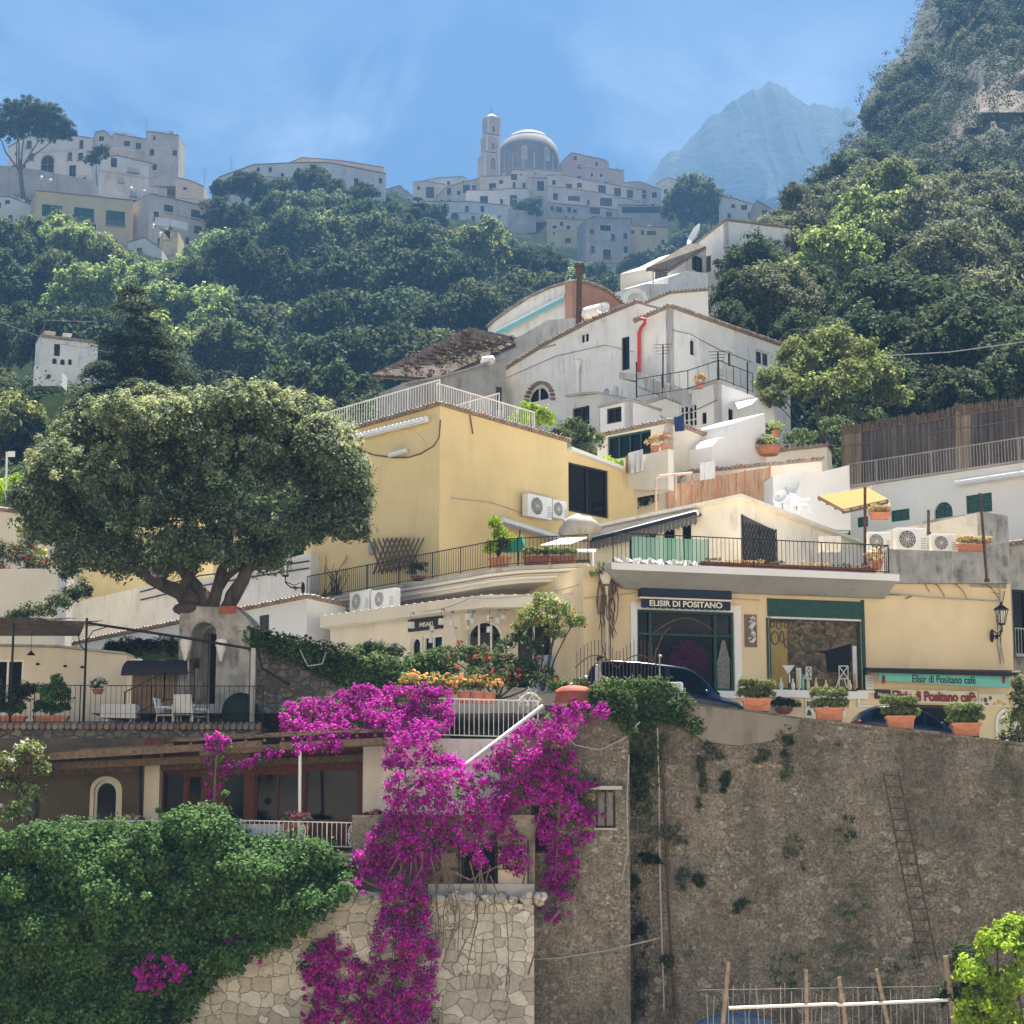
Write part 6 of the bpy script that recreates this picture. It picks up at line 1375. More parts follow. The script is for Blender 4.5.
# trellis on yellow wall
o = thing('wooden_trellis', 'expanding diamond trellis leaning on the yellow wall above the balcony', 'trellis', yL.px(398,575,-.25)); q = MB()
for k in range(9):
    for sg in (1,-1):
        x0 = 378 + k*4.6; pts_ = [(x0 + (sg*5 if sg>0 else sg*5+0), 574-(x0-378)*.2), (x0 - sg*9 + (0), 538-(x0-378)*.02+ (0))]
        q.tube([yL.px(*pts_[0], -.25), yL.px(*pts_[1], -.25-.02*sg)], .022, 4)
        pts_ = [(x0 - sg*4, 574-(x0-378)*.2), (x0 + sg*9, 540-(x0-378)*.03)]
        q.tube([yL.px(*pts_[0], -.25), yL.px(*pts_[1], -.25+.02*sg)], .022, 4)
obj('slats', q, M['wood'], o)
q = MB(); s0,s1,z0,z1 = yL.rect(369,542,374,554,-.12); q.box(yL, s0,s1,-.15,-.003,z0,z1); setp(obj('meter_box', q, M['gmetal']), 'small grey meter box on the yellow wall left of the trellis', 'box')
# fascia band and lamp shop
fa, fb, fc = at(320,630,77.9), at(482,595,71.3), at(586,596,71)
zf1 = fb.z; zf0 = at(482,607.5,71.3).z; fa.z = fc.z = zf1
o = thing('lamp_shop', 'low cream lamp shop with a curved white fascia under the corner balcony', 'shop', (fb.x,fb.y,zf0-4))
q = MB(); cv = [fa, fa.lerp(fb,.86), fb+Vector((.12,-.05,0)), fb.lerp(fc,.12), fc]; deck(q, cv, zf0, zf1, Vector((.25,.6,0))); obj('fascia', q, M['cream_p'], o)
q = MB(); deck(q, [p+Vector((.3,.62,0)) for p in cv], zf0+.16, zf1-.03, Vector((.6,4.5,0))); obj('roof', q, M['conc'], o)
q = MB(); L_ = [(p, p2) for p, p2 in zip(cv, cv[1:])]
for a,b in L_:
    n = max(1,int((b-a).length/.42))
    for i in range(n): p = a.lerp(b,(i+.5)/n); q.tube([Vector((p.x,p.y-.06,zf1)), Vector((p.x+.1,p.y+.3,zf1+.02))], .03, 5)
obj('eave_drips', q, M['cream_p'], o)
lpL = Pl((330,650,78.6),(466,640,73.0)); lpR = Pl((466,640,73.0),(583,640,72.6))
def facade_flat(root, pl, x0,x1,y0,y1,m,wins):
    s0 = pl.sz(x0,(y0+y1)/2)[0]; s1 = pl.sz(x1,(y0+y1)/2)[0]; z1 = zf0+.2; z0 = zf0-4.0
    q = MB(); q.plate(pl, [(s0,z0),(s1,z0),(s1,z1),(s0,z1)], [shape(pl,w_)[0] for w_ in wins], 0, .3); obj('wall', q, M[m], root)
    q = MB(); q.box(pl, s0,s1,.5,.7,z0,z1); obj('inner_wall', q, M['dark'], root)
    for w_ in wins: add_win(pl, w_, root)
facade_flat(o, lpL, 330,466,610,690,'cream_p',[(410,637,420,690,'wa',{'mull':0}),(422,635,442,690,'w',{'mull':1,'name':'door','pane':'glass'})])
facade_flat(o, lpR, 466,583,610,690,'cream_p',[(466.5,620,503,690,'wa',{'mull':2,'pane':'glass'}),(514,616,553,690,'w',{'mull':1,'pane':'glass'}),])
q = MB(); [sbox(q, lpR, x,608,x+7,690,-.12,-.004) for x in (461,504,511,553.5)]; obj('pilaster', q, M['cream'], o)
q = MB(); sbox(q, lpL, 408,618,441,630,-.12,-.004); sb = obj('sign_board', q, M['frame_d'], o)
text('MISAKI', lpL, 420,622,433,626.5,-.135,'letter', o)
o2 = thing('shop_poster', 'white notice with lines of dark writing on the lamp shop corner', 'poster', lpR.px(571,645,-.1)); q = MB(); sbox(q, lpR, 563.5,629,578,646.5,-.08,-.004); obj('sheet', q, M['cloth_w'], o2); q = MB()
for k,(a_,b_) in enumerate([(566,577),(569,577),(565,577)]): sbox(q, lpR, a_,632+2.4*k,b_,633.2+2.4*k,-.086,-.08)
obj('lettering', q, M['frame_d'], o2); q = MB(); sbox(q, lpR, 565,619,578,627,-.06,-.004); obj('upper_sheet', q, M['letter'], o2)
q = MB(); sbox(q, lpR, 536,655,553,692,-.16,-.12); setp(obj('blue_poster', q, plain('pale_blue_print',(.33,.42,.55),.6,0,.35,5)), 'pale blue poster leaning in the lamp shop window', 'poster')
protoL = None
for k,(x,y,Y,w_) in enumerate([(411,625,73.4,7),(441.5,621.5,72.3,7),(451,623,72.2,6.5),(432,628,72.9,5),(468.5,617,71.9,7.5),(472.5,621,71.6,5.5),(468.5,628,72,4.5),(489.5,618.5,71.9,7),(489.5,629.5,71.7,6.5),(498,621,71.8,6.5),(503,617.5,71.7,5),(505.5,618,72,5),(454.5,636.5,72.3,5),(431,640.5,73,5)]):
    c = at(x,y,Y); h = w_*Y/F
    if protoL is None:
        protoL = o2 = thing('hanging_lamp', 'small white shade hanging lamp displayed outside the lamp shop', 'lamp', (0,0,0), 'white lamps hanging outside the lamp shop')
        q = MB(); q.lathe((0,0,-.12), [(.13,0),(.115,.23),(0,.23)], 14); obj('lamp_shade', q, M['cloth_w'], o2, True); q = MB(); q.tube([(0,0,.1),(0,0,.45)], .01, 4); obj('cord', q, M['iron'], o2); q = MB(); q.tube([(.0,0,.45),(.08,.1,.5),(.1,.3,.42)], .02, 5); obj('bracket', q, M['iron'], o2)
    else: o2 = copy_tree(protoL)
    o2.location = c; o2.scale = (h/.26,)*3
aircon('left of the two air conditioners standing under the corner balcony', Pl((349,600,79.5),(374,595,78)), 349.5,591,369,611, 0)
aircon('right of the two air conditioners standing under the corner balcony', Pl((372,600,78),(396,595,76.8)), 371,589.5,394,608, 0)
# creeper stems on yellow wall corner and shop corner
def vines(label, paths, r=.03, name='bare_creeper', m='vine'):
    q = MB(); 
    for p in paths:
        if len(p) == 2: p = limb_path(p[0], p[1], RNG, .10, 6)
        q.tube(p, r, 5, r*.45)
    return setp(obj(name, q, M[m], smooth=True), label, 'creeper')
pv = [];
for k in range(16):
    x = 318+RNG.uniform(-6,26); pv.append((yL.px(330+RNG.uniform(-12,14),600,-.1), yL.px(x+10,566+RNG.uniform(-12,16),-.12)))
vines('bare dry creeper stems on the foot of the yellow wall behind the lantern', pv, .025)
pv = []
for k in range(22):
    x = 607+RNG.gauss(0,7); pv.append((spl.px(x,RNG.uniform(572,585),-.15), spl.px(607+RNG.gauss(0,6),RNG.uniform(600,640),-.12)))
pv.append((spl.px(606,572,-.15), spl.px(611,680,-.1))); pv.append((spl.px(609,600,-.12), spl.px(612,690,-.08)))
vines('dry brown creeper trailing down the shop corner beside the pale jar', pv, .035)
o = thing('wall_jar', 'pale stone jar on a bracket at the corner of the shop balcony', 'jar', spl.px(606,585,-.3)); q = MB(); q.lathe(spl.px(606,584,-.35), [(0,0),(.12,0),(.2,.22),(.24,.42),(.18,.46),(.22,.52),(0,.5)], 12); obj('jar', q, M['cream_p'], o, True); q = MB(); q.tube([spl.px(608,690,-.12), spl.px(606.5,586,-.2)], .07, 6); obj('pipe', q, M['cream'], o); cloud_crown('foliage', o, [(spl.px(604,568,-.4),(.3,.25,.3)),(spl.px(597,574,-.4),(.3,.25,.2))], 20,16,.1,.08,'lf_box',92)
pv = []
for x0,y0,x1,y1 in [(890,595,985,600),(905,597,1000,592),(935,583,945,598),(955,583,968,600),(985,584,1000,600),(1003,590,1005,664),(998,610,1000,664),(925,582,930,592)]: pv.append((spl.px(x0,y0,-.06), spl.px(x1,y1,-.06)))
vines('thin bare creeper and cables along the top of the shop wall near the lamp', pv, .022)
# ------------------------------------------------------------------ retaining wall and street
wp = Pl((628,760,62.6), (1040,760,61.6))
wtop = [(560,690),(628,697),(690,704.5),(742,711),(768,714.5),(800,719),(848,724.5),(918,732.5),(983,739.5),(1045,747)]
def wall_relief(name, pl, x0, x1, topf, zbot, m, nx, nz, amp, fr, parent, y0=0.0):
    mb = MB(); s0 = pl.sz(x0, 760)[0]; s1 = pl.sz(x1, 760)[0]
    for j in range(nz+1):
        for i in range(nx+1):
            s = s0+(s1-s0)*i/nx; px = x0+(x1-x0)*i/nx
            zt = topf(px); z = zbot+(zt-zbot)*j/nz
            e = 1 if 0<i<nx and j<nz else 0
            y = y0 - e*(amp*fbm(s*fr, z*fr*1.2, 3.3, 4) + amp*.7*fbm(s*fr*4, z*fr*4.5, 1.3, 3)); mb.v.append(tuple(pl.w(s,y,z)))
    for j in range(nz):
        for i in range(nx): k = j*(nx+1)+i; mb.f.append((k,k+1,k+nx+2,k+nx+1))
    return obj(name, mb, m, parent, smooth=False)
def wtopz(px): return wp.sz(px, lerp_tab(wtop, px))[1]
rw_ = thing('retaining_wall', 'tall rough stone retaining wall carrying the street and planter boxes', 'wall', wp.px(840,1000))
wall_relief('masonry', wp, 628, 1045, wtopz, -8.6, M['wall_r'], 170, 130, .07, .8, rw_)
q = MB(); s0 = wp.sz(628,760)[0]; s1 = wp.sz(1045,760)[0]
T_ = [(wp.sz(px,py)[0], wp.sz(px,py)[1]) for px,py in wtop if px >= 628]
q.plate(wp, T_[::-1]+[(s0,-8.6),(s1,-8.6)], [], .12, .7, True); obj('wall_core', q, M['wall_r'], rw_)
q = MB()
for (p,q_) in zip(T_, T_[1:]): q.hexa([wp.w(p[0],-.07,p[1]-.03),wp.w(q_[0],-.07,q_[1]-.03),wp.w(q_[0],.72,q_[1]-.03),wp.w(p[0],.72,p[1]-.03),wp.w(p[0],-.07,p[1]+.05),wp.w(q_[0],-.07,q_[1]+.05),wp.w(q_[0],.72,q_[1]+.05),wp.w(p[0],.72,p[1]+.05)])
obj('coping', q, M['wall_r'], rw_)
q = MB(); pf = [(683,704.5),(742,711),(800,719.5),(797,731),(770,741),(741,746),(705,742),(684,728)]
q.plate(wp, [wp.sz(*p) for p in pf][::-1], [], -.115, -.02); obj('cement_facing', q, stucco('old_cement', (.235,.21,.175), .8, (.09,.08,.07), .3, amt=.42), rw_)
# street: sloping sheet between wall and shops, with a kerb on the shop side
def road(y0, y1, dz, m, name, x0=540, x1=1090):
    rows = []
    for off in (y0, y1):
        r = []
        for i in range(24):
            px = x0+(x1-x0)*i/23; s = wp.sz(px,760)[0]; zt = wtopz(min(px,1045)) + (0 if px < 1045 else 0)
            r.append(wp.w(s, off, zt - .45 + dz))
        rows.append(r)
    return sheet(name, rows, m, 'structure', smooth=False)
road(.5, 13.5, 0, M['asphalt'], 'street')
q = MB(); rows = []
for i in range(24):
    px = 600+(1090-600)*i/23; s = wp.sz(px,760)[0]; rows.append((s, wtopz(min(px,1045))-.45))
for (sa,za),(sb,zb_) in zip(rows, rows[1:]): q.hexa([wp.w(sa,6.6,za-.1),wp.w(sb,6.6,zb_-.1),wp.w(sb,13.4,zb_-.1),wp.w(sa,13.4,za-.1),wp.w(sa,6.6,za+.13),wp.w(sb,6.6,zb_+.13),wp.w(sb,13.4,zb_+.13),wp.w(sa,13.4,za+.13)])
o = obj('pavement', q, M['stonepave']); o['kind'] = 'structure'
# left continuation of the street in front of the lamp shop
zS = at(560,700,66).z - .4
q = MB(); q.poly([(-14,66.5,zS),(1.4,66.5,zS),(1.4,76,zS),(-14,84,zS)]); o = obj('pavement', q, M['stonepave']); o['kind'] = 'structure'
# cars: body lofted from cross-sections along its length
def car(name, label, pos, length, width, prof, glass_rng, ang, slope, hood_x, wheels, wr, rear_light=False, cat='car'):
    """prof: (x, z_bottom, z_belt, z_top) along the length 0..1 (nose at 1)"""
    o = thing(name, label, cat, pos)
    def W(x,y,z): return Vector((x*length-length/2, y*width/2, z))
    mb = MB(); ring = []
    for x, zb, zl, zt in prof:
        roofw = .80 if zt - zl > .12 else .93
        k = 1.0 if .04 < x < .95 else .86
        r = [(-.92*k,zb),(-1*k,zb+.12),(-1*k,zl-.12),(-.97*k,zl),(-roofw*k,zt-.05),(-roofw*.82*k,zt),(roofw*.82*k,zt),(roofw*k,zt-.05),(.97*k,zl),(1*k,zl-.12),(1*k,zb+.12),(.92*k,zb)]
        ring.append([W(x,y,z) for y,z in r])
    n = 12
    for r in ring: mb.v += [tuple(p) for p in r]
    for i in range(len(ring)-1):
        for k in range(n): k2=(k+1)%n; mb.f.append((i*n+k, (i+1)*n+k, (i+1)*n+k2, i*n+k2))
    mb.f.append(tuple(range(n))); mb.f.append(tuple((len(ring)-1)*n+k for k in range(n)))
    b = obj('body', mb, M['carblue'], None, True, loc=(0,0,0)); b.parent = o
    bv = b.modifiers.new('bevel','BEVEL'); bv.width=.025; bv.segments=2; bv.limit_method='ANGLE'; bv.angle_limit=R(25)
    def pl_side(sgn, xa, xb, inset=.0):
        m_ = MB()
        pts = []
        def zat(x, c): 
            for (p, q) in zip(prof, prof[1:]):
                if p[0] <= x <= q[0]: f=(x-p[0])/(q[0]-p[0]); return p[c]+(q[c]-p[c])*f
            return prof[-1][c]
        xs = [xa+(xb-xa)*i/8 for i in range(9)]
        top = [(x, zat(x,3)-.10) for x in xs]; bot = [(x, zat(x,2)+.03) for x in xs]
        top = [(x, max(z, zb_+.01)) for (x,z),(_,zb_) in zip(top,bot)]
        for (x0,z0),(x1,z1),(_,b0),(_,b1) in zip(top, top[1:], bot, bot[1:]):
            def yy(x,z):
                zl, zt = zat(x,2), zat(x,3); f = (z-zl)/max(.05,(zt-.05-zl)); return .97+(.80-.97)*min(1,max(0,f))
            m_.poly([W(x0,sgn*(yy(x0,b0)+.012),b0),W(x1,sgn*(yy(x1,b1)+.012),b1),W(x1,sgn*(yy(x1,z1)+.012),z1),W(x0,sgn*(yy(x0,z0)+.012),z0)])
        g = obj('side_window', m_, M['glass'], None, False, loc=(0,0,0)); g.parent = o
    for sgn in (-1,1):
        for xa, xb in glass_rng: pl_side(sgn, xa, xb)
    # windscreen
    (xa,_,_,za),(xb,_,zlb,zb2) = hood_x
    m_ = MB(); m_.poly([W(xa,-.66,za+.015),W(xa,.66,za+.015),W(xb,.82,zb2+.02),W(xb,-.82,zb2+.02)]); g = obj('windscreen', m_, M['glass'], None, loc=(0,0,0)); g.parent = o
    for x in wheels:
        for sgn in (-1,1):
            m_ = MB(); m_.tube([W(x,sgn*.80,wr),W(x,sgn*1.01,wr)], wr, 22); t_ = obj('wheel', m_, M['tyre'], None, loc=(0,0,0)); t_.parent = o
            m_ = MB(); m_.tube([W(x,sgn*1.0,wr),W(x,sgn*1.02,wr)], wr*.62, 14); r_ = obj('rim', m_, M['rim'], None, loc=(0,0,0)); r_.parent = t_
    for sgn in (-1,1):
        m_ = MB(); x,z = (glass_rng[-1][1]-.01, prof[len(prof)//2][2]+.12); m_.ell(W(x,sgn*1.08,z), .09,.11,.08, 8, 6); mi = obj('mirror', m_, M['carblue'], None, True, loc=(0,0,0)); mi.parent = o
        m_ = MB(); m_.ell(W(.985,sgn*.62,prof[-1][2]-.08), .10,.16,.10, 8, 6); mi = obj('headlight', m_, M['rim'], None, True, loc=(0,0,0)); mi.parent = o
        m_ = MB(); m_.ell(W(.012,sgn*.78,prof[0][2]-.02), .07,.15,.09, 8, 6); mi = obj('tail_light', m_, M['red'], None, True, loc=(0,0,0)); mi.parent = o
        m_ = MB(); m_.box(None, -.12*length, .16*length, (1.0*width/2+.005)*sgn-.006, (1.0*width/2+.005)*sgn+.006, prof[len(prof)//2][2]-.16, prof[len(prof)//2][2]-.14); mi = obj('door_trim', m_, M['rim'], None, loc=(0,0,0)); mi.parent = o
    o.rotation_euler = (0, slope, ang); return o
van_prof = [(0,.42,1.05,1.30),(.015,.32,1.08,1.62),(.06,.28,1.10,1.84),(.14,.26,1.10,1.93),(.3,.25,1.10,1.97),(.5,.25,1.08,1.97),(.60,.25,1.06,1.94),(.66,.25,1.05,1.84),(.75,.25,1.03,1.50),(.83,.26,1.0,1.13),(.93,.28,.92,1.0),(.98,.32,.80,.86),(1,.4,.66,.70)]
pv = at(662,700,66.2); zr = wtopz(662)-.45
car('parked_van', 'dark blue van with sloping windscreen parked before the first display window', (pv.x,pv.y,zr-.10), 5.3, 1.9, van_prof, [(.07,.26),(.28,.47),(.50,.74)], R(2), R(6.2), ((.655,0,0,1.86),(.825,0,1.0,1.16)), (.17,.83), .34, cat='van')
car_prof = [(0,.45,.82,.88),(.02,.32,.90,1.02),(.06,.28,.92,1.22),(.14,.25,.93,1.40),(.28,.24,.92,1.50),(.45,.24,.90,1.49),(.56,.24,.89,1.40),(.66,.24,.88,1.20),(.75,.25,.87,.97),(.88,.28,.80,.86),(.97,.32,.68,.72),(1,.4,.58,.60)]
pc_ = at(912,745,66.0); zr = wtopz(912)-.45
car('parked_car', 'dark blue hatchback parked in front of the cafe behind two planter boxes', (pc_.x,pc_.y,zr-.06), 4.0, 1.72, car_prof, [(.10,.31),(.33,.53),(.55,.68)], R(2), R(6.2), ((.53,0,0,1.45),(.745,0,.87,.99)), (.18,.80), .31)
# planter boxes with clipped bushes on the parapet
for k,(x0,x1,y0,y1,bx0,bx1,by0,by1,lb) in enumerate([(743,771,700,714,740,772,679,701,'terracotta box with a clipped bush at the nose of the parked van'),(816,844,708.5,721,812,845.5,685,710,'terracotta box with a clipped bush under the dark green shop window'),(887,915,716.5,729.5,882,917.5,693,718,'terracotta box with a clipped bush left of centre in front of the parked hatchback'),(953,981,725.5,738,950,984,703,727,'terracotta box with a clipped bush at the nose of the parked hatchback')]):
    xm = (x0+x1)/2; s0,s1,z0,z1 = wp.rect(x0,y0,x1,y1,.1); z0 = wtopz(xm)+.055; z1 = z0+.42; dep=.5
    o = thing('planter_box', lb, 'planter', wp.w((s0+s1)/2,.35,z0), 'terracotta planter boxes on the street parapet')
    q = MB(); a = [wp.w(s0+.05,.12,z0),wp.w(s1-.05,.12,z0),wp.w(s1-.05,.56,z0),wp.w(s0+.05,.56,z0)]; b = [wp.w(s0,.08,z1),wp.w(s1,.08,z1),wp.w(s1,.6,z1),wp.w(s0,.6,z1)]; q.hexa(a+b); q.box(wp,s0-.03,s1+.03,.05,.63,z1-.1,z1-.003)
    obj('box', q, M['terra'], o, bevel=.015)
    q = MB(); pts_=[wp.w(s0+(s1-s0)*(.12+.76*i/16), .075+.02*(i/16), z0+.24-.10*math.sin(math.pi*i/16)) for i in range(17)]; q.tube(pts_, .016, 5); obj('swag', q, M['terra'], o)
    L_ = []
    for i in range(5):
        for j in range(2): L_.append((wp.w(s0-.06+(s1-s0+.12)*(i+.5)/5, .34, z1+.13+.30*j+RNG.uniform(-.05,.05)), (.20,.28,.19)))
    cloud_crown('foliage', o, L_, 34, 26, .09, .065, 'lf_box', 100+k, .6, .95)
    q = MB(); [q.tube([wp.w(s0+(s1-s0)*f,.34,z1-.05), wp.w(s0+(s1-s0)*f,.34,z1+.35)], .02, 5) for f in (.25,.5,.75)]; obj('stem', q, M['bark'], o)
# plants rooted in the wall
wl = [(787,735,12,14),(786,768,10,20),(712,752,9,10),(640,770,16,24),(702,775,7,26),(664,833,22,10),(648,858,12,7),(634,883,8,6),(623,890,6,6),(725,782,7,8),(762,756,9,8),(790,848,16,18),(852,832,24,16),(856,748,8,16),(838,746,7,6),(911,742,12,10),(996,757,18,20),(681,877,8,10),(640,930,9,8),(638,998,14,26),(668,960,7,7),(850,905,26,22),(830,960,46,26),(780,965,40,22),(900,960,40,22),(990,900,14,18),(930,880,10,8),(700,880,9,6),(740,905,8,7),(955,820,10,8),(882,790,9,6)]
for k,(x,y,rx,rz) in enumerate(wl):
    dark = k >= 21 and k <= 24
    bush_at('wall_plant', 'small green plant rooted in the joints of the rough stone retaining wall' if not dark else 'shadowy bush growing at the foot of the stone retaining wall', [(x+RNG.uniform(-.4,.4)*rx,y-RNG.uniform(.3,.9)*rz,62.25,rx*.5,rz*.4),(x+RNG.uniform(-.9,.9)*rx,y+RNG.uniform(.5,1.3)*rz,62.27,rx*.35,rz*.5),(x+RNG.uniform(-.3,.3)*rx,y+RNG.uniform(-.3,.3)*rz,62.2,rx*.75,rz*.7),(x+RNG.uniform(-.6,.6)*rx,y+RNG.uniform(-.6,.6)*rz,62.25,rx*.6,rz*.65),(x,y+rz*.5,62.2,rx*.5,rz*.6)], 'lf_hedge' if dark else ('lf_dark','lf_mid','lf_olive')[k%3], 120+k, 20, 13, .085, .065, 'plant', 'plants rooted in the retaining wall' if not dark else 'bushes at the foot of the retaining wall')
# ladder
o = thing('wall_ladder', 'long rusty iron ladder fixed to the rough stone retaining wall', 'ladder', wp.px(925,960,-.2)); q = MB()
l0, l1, r0, r1 = wp.px(883,772,-.22), wp.px(920,962,-.22), wp.px(898.5,772,-.22), wp.px(937,962,-.22)
q.tube([l0,l1], .028, 5); q.tube([r0,r1], .028, 5); obj('stile', q, M['rust'], o)
for i in range(17): f = (i+.3)/17; q = MB(); q.tube([l0.lerp(l1,f), r0.lerp(r1,f)], .018, 5); obj('rung', q, M['rust'], o)
for pth, lb, m_, r_ in [([(657.5,728),(659,790),(660,880),(664,1010)],'pale pipe running down the wall at the masonry corner','soffit',.026),([(661,735),(664,800),(668,900),(675,1020)],'dark pipe beside the pale pipe on the retaining wall','rust',.04)]:
    q = MB(); q.tube([wp.px(x,y,-.2) for x,y in pth], r_, 6); setp(obj('wall_pipe', q, M[m_]), lb, 'pipe')
# ------------------------------------------------------------------ middle wall with the small window
mp = Pl((520,800,61.2),(629,800,61.0))
mw = thing('block_wall', 'tan block-built wall with a small grey shuttered window', 'wall', mp.px(580,1000))
s0,s1 = mp.sz(500,850)[0], mp.sz(629,850)[0]; zt = mp.sz(600,722)[1]
wnd = (595.5,790,615.5,828,'d',{'mull':1,'name':'window'})
wpts,_ = shape(mp, wnd); door_ = (531,805,549,853,'d',{'mull':0,'name':'opening','pane':'dark'}); dpts,_ = shape(mp, door_)
tops_ = [mp.sz(*p) for p in [(500,755),(548,712),(575,712),(629,716)]]
q = MB(); q.plate(mp, tops_[::-1]+[(s0,-8.6),(s1,-8.6)], [wpts,dpts], 0, .5); obj('masonry', q, M['wall_r'], mw)
q = MB(); q.box(mp, s1-.5, s1, .505, 1.8, -8.6, zt); obj('return_wall', q, M['wall_r'], mw)
f_ = add_win(mp, wnd, mw); q = MB(); sa,sb,za,zb_ = mp.rect(595.5,790,615.5,828); mid=(sa+sb)/2
for a,b in ((sa+.07,mid-.03),(mid+.03,sb-.07)): q.box(mp,a,b,.10,.13,za+.07,zb_-.07)
obj('shutter', q, plain('grey_shutter',(.20,.20,.19),.8,0,.2), f_)
add_win(mp, door_, mw); q = MB(); sbox(q, mp, 590,786,622,789.5, -.25,-.003); obj('hood', q, M['conc'], mw); q = MB(); sbox(q, mp, 594,828,617,830, -.08,-.003); obj('sill', q, M['conc'], mw)
for pth, lb in [([(547,716),(575,745),(600,750),(625,738),(640,722)],'slack white cable hanging in a loop under the ivy hedge'),([(629,755),(627,800),(628,850),(622,880)],'thin pale cable running down the corner of the block wall'),([(520,960),(560,958),(610,950),(660,938)],'pale cable slung low across the block wall')]:
    q = MB(); q.tube([mp.px(x,y,-.12) for x,y in pth], .022, 5); setp(obj('cable', q, M['gmetal'], smooth=True), lb, 'cable')
# ------------------------------------------------------------------ patchwork stone wall with round coping stones and niche
lp_ = Pl((190,960,60.2),(540,960,60.0))
lw_ = thing('patchwork_wall', 'pale polygonal stone wall topped with a row of round stones', 'wall', lp_.px(400,1000))
s0,s1 = lp_.sz(150,900)[0], lp_.sz(534,900)[0]; zt = lp_.sz(470,905)[1]
q = MB(); q.plate(lp_, [(s0,-8.6),(s1,-8.6),(s1,zt),(s0,zt+.9)], [], 0, .6); obj('masonry', q, M['wall_p'], lw_)
q = MB(); rr = random.Random(4); s = lp_.sz(330,890)[0]
while s < s1:
    r = rr.uniform(.17,.26); zc_ = zt + .18 + (lp_.sz(330,890)[0] < 0)*max(0,(lp_.sz(430,890)[0]-s))*.12
    n_ = len(q.v); q.ell(lp_.w(s+r, rr.uniform(-.04,.06), zc_), r, .22, r*rr.uniform(.75,1.0), 9, 6); q.v[n_:] = [(x+.05*fbm(x*4,y*4,z*4)*2, y+.05*fbm(y*5,z*5,x*3)*2, z+.05*fbm(z*4,x*4,2)*2) for x,y,z in q.v[n_:]]; s += 2*r*rr.uniform(.96,1.06)
obj('coping_stones', q, M['wall_p'], lw_, True)
np_ = Pl((430,850,61.0),(540,850,60.9))
nw = thing('niche_wall', 'pale block wall with a dark barred opening behind the flowers', 'wall', np_.px(485,880))
op1 = (461,842,497.5,883,'d',{'mull':0,'pane':'dark','name':'opening'}); p1,_ = shape(np_, op1)
q = MB(); q.plate(np_, [np_.sz(352,893),np_.sz(535,893),np_.sz(535,815),np_.sz(352,815)], [p1], 0, .4); obj('masonry', q, M['wall_m'], nw); add_win(np_, op1, nw)
q = MB(); sbox(q, np_, 498,850,528,884,-.04,-.003); obj('pale_panel', q, M['cream'], nw)
q = MB()
for x in (440,459,497,528): q.tube([np_.px(x,840,-.1), np_.px(x,886,-.1)], .025, 4)
for y in (852,869,885): q.tube([np_.px(436,y,-.1), np_.px(530,y,-.1)], .02, 4)
obj('grid_bars', q, M['iron'], nw)
building('ledge_wall', 'grey ledge below the barred opening above the round coping stones', (430,885,60.4),(540,885,60.3), [(428,884),(534,884)], 900, 'conc', .6, (), None, cat='wall', ground=False)
# ------------------------------------------------------------------ stair and white balustrade
st = Pl((425,735,63.4),(545,735,63.0))
building('stair_wall', 'white plastered wall below the white stair railing', (425,735,63.4),(548,735,63.0), [(381,738),(490,739),(546,741)], 880, 'white', .5, (), None, cat='wall', ground=False)
railing('white_railing', 'white painted bar railing in front of the orange flower pots', [st.px(430,737,-.1), st.px(538,740,-.1)], 1.22, 'wmetal', .15, .016, .03, post=2.8)
o = thing('stair_rail', 'sloping white stair rail coming down from the terracotta mound', 'railing', at(500,740,61.9)); q = MB(); q.tube([at(463,767,61.4), at(543,706,62.6)], .07, 6); obj('rail', q, M['wmetal'], o); q = MB(); [q.tube([at(463+80*f,767-61*f,61.4+1.2*f), at(463+80*f,767-61*f+ (16 if f<.9 else 26),61.4+1.2*f)], .02, 4) for f in (.1,.22,.34,.46,.58,.70,.82,.94)]; obj('bars', q, M['wmetal'], o)
o = thing('gate_ornament', 'small white scrolled iron ornament at the top of the stair', 'gate', at(530,708,62.7)); q = MB()
for k in range(5):
    c = at(521+4.5*k,706,62.7); hh = [.35,.52,.62,.5,.35][k]; q.tube([c+Vector((.06*math.sin(i*1.0)*(1 if k%2 else -1),0,hh*i/8)) for i in range(9)], .018, 4)
q.tube([at(519+22*i/10, 700-7*math.sin(math.pi*i/10), 62.7) for i in range(11)], .025, 5); obj('scrolls', q, M['wmetal'], o)
for k,(x,y) in enumerate([(412,700),(432,701),(448,702),(464,703),(478,704),(489,704)]):
    pot('terracotta pot of peach orange flowers behind the white bar railing', x, y, 64.2, .24, .36, 'terra', 'orange flower pots behind the white railing', plant='lf_box', pr=.42, seed=140+k, leaf=.09, flow=('fl_orange',30,.11))
o = thing('terracotta_mound', 'big rounded terracotta jar mound among the bougainvillea', 'jar', at(574,706,62.6)); q = MB(); q.lathe(at(574,705,62.6), [(.58,0),(.64,.1),(.60,.2),(.56,.34),(.60,.40),(.55,.48),(.40,.56),(.2,.60),(0,.61)], 24); obj('jar', q, M['terra_d'] if 0 else plain('dark_red_clay',(.30,.085,.055),.75,0,.2,4), o, True)
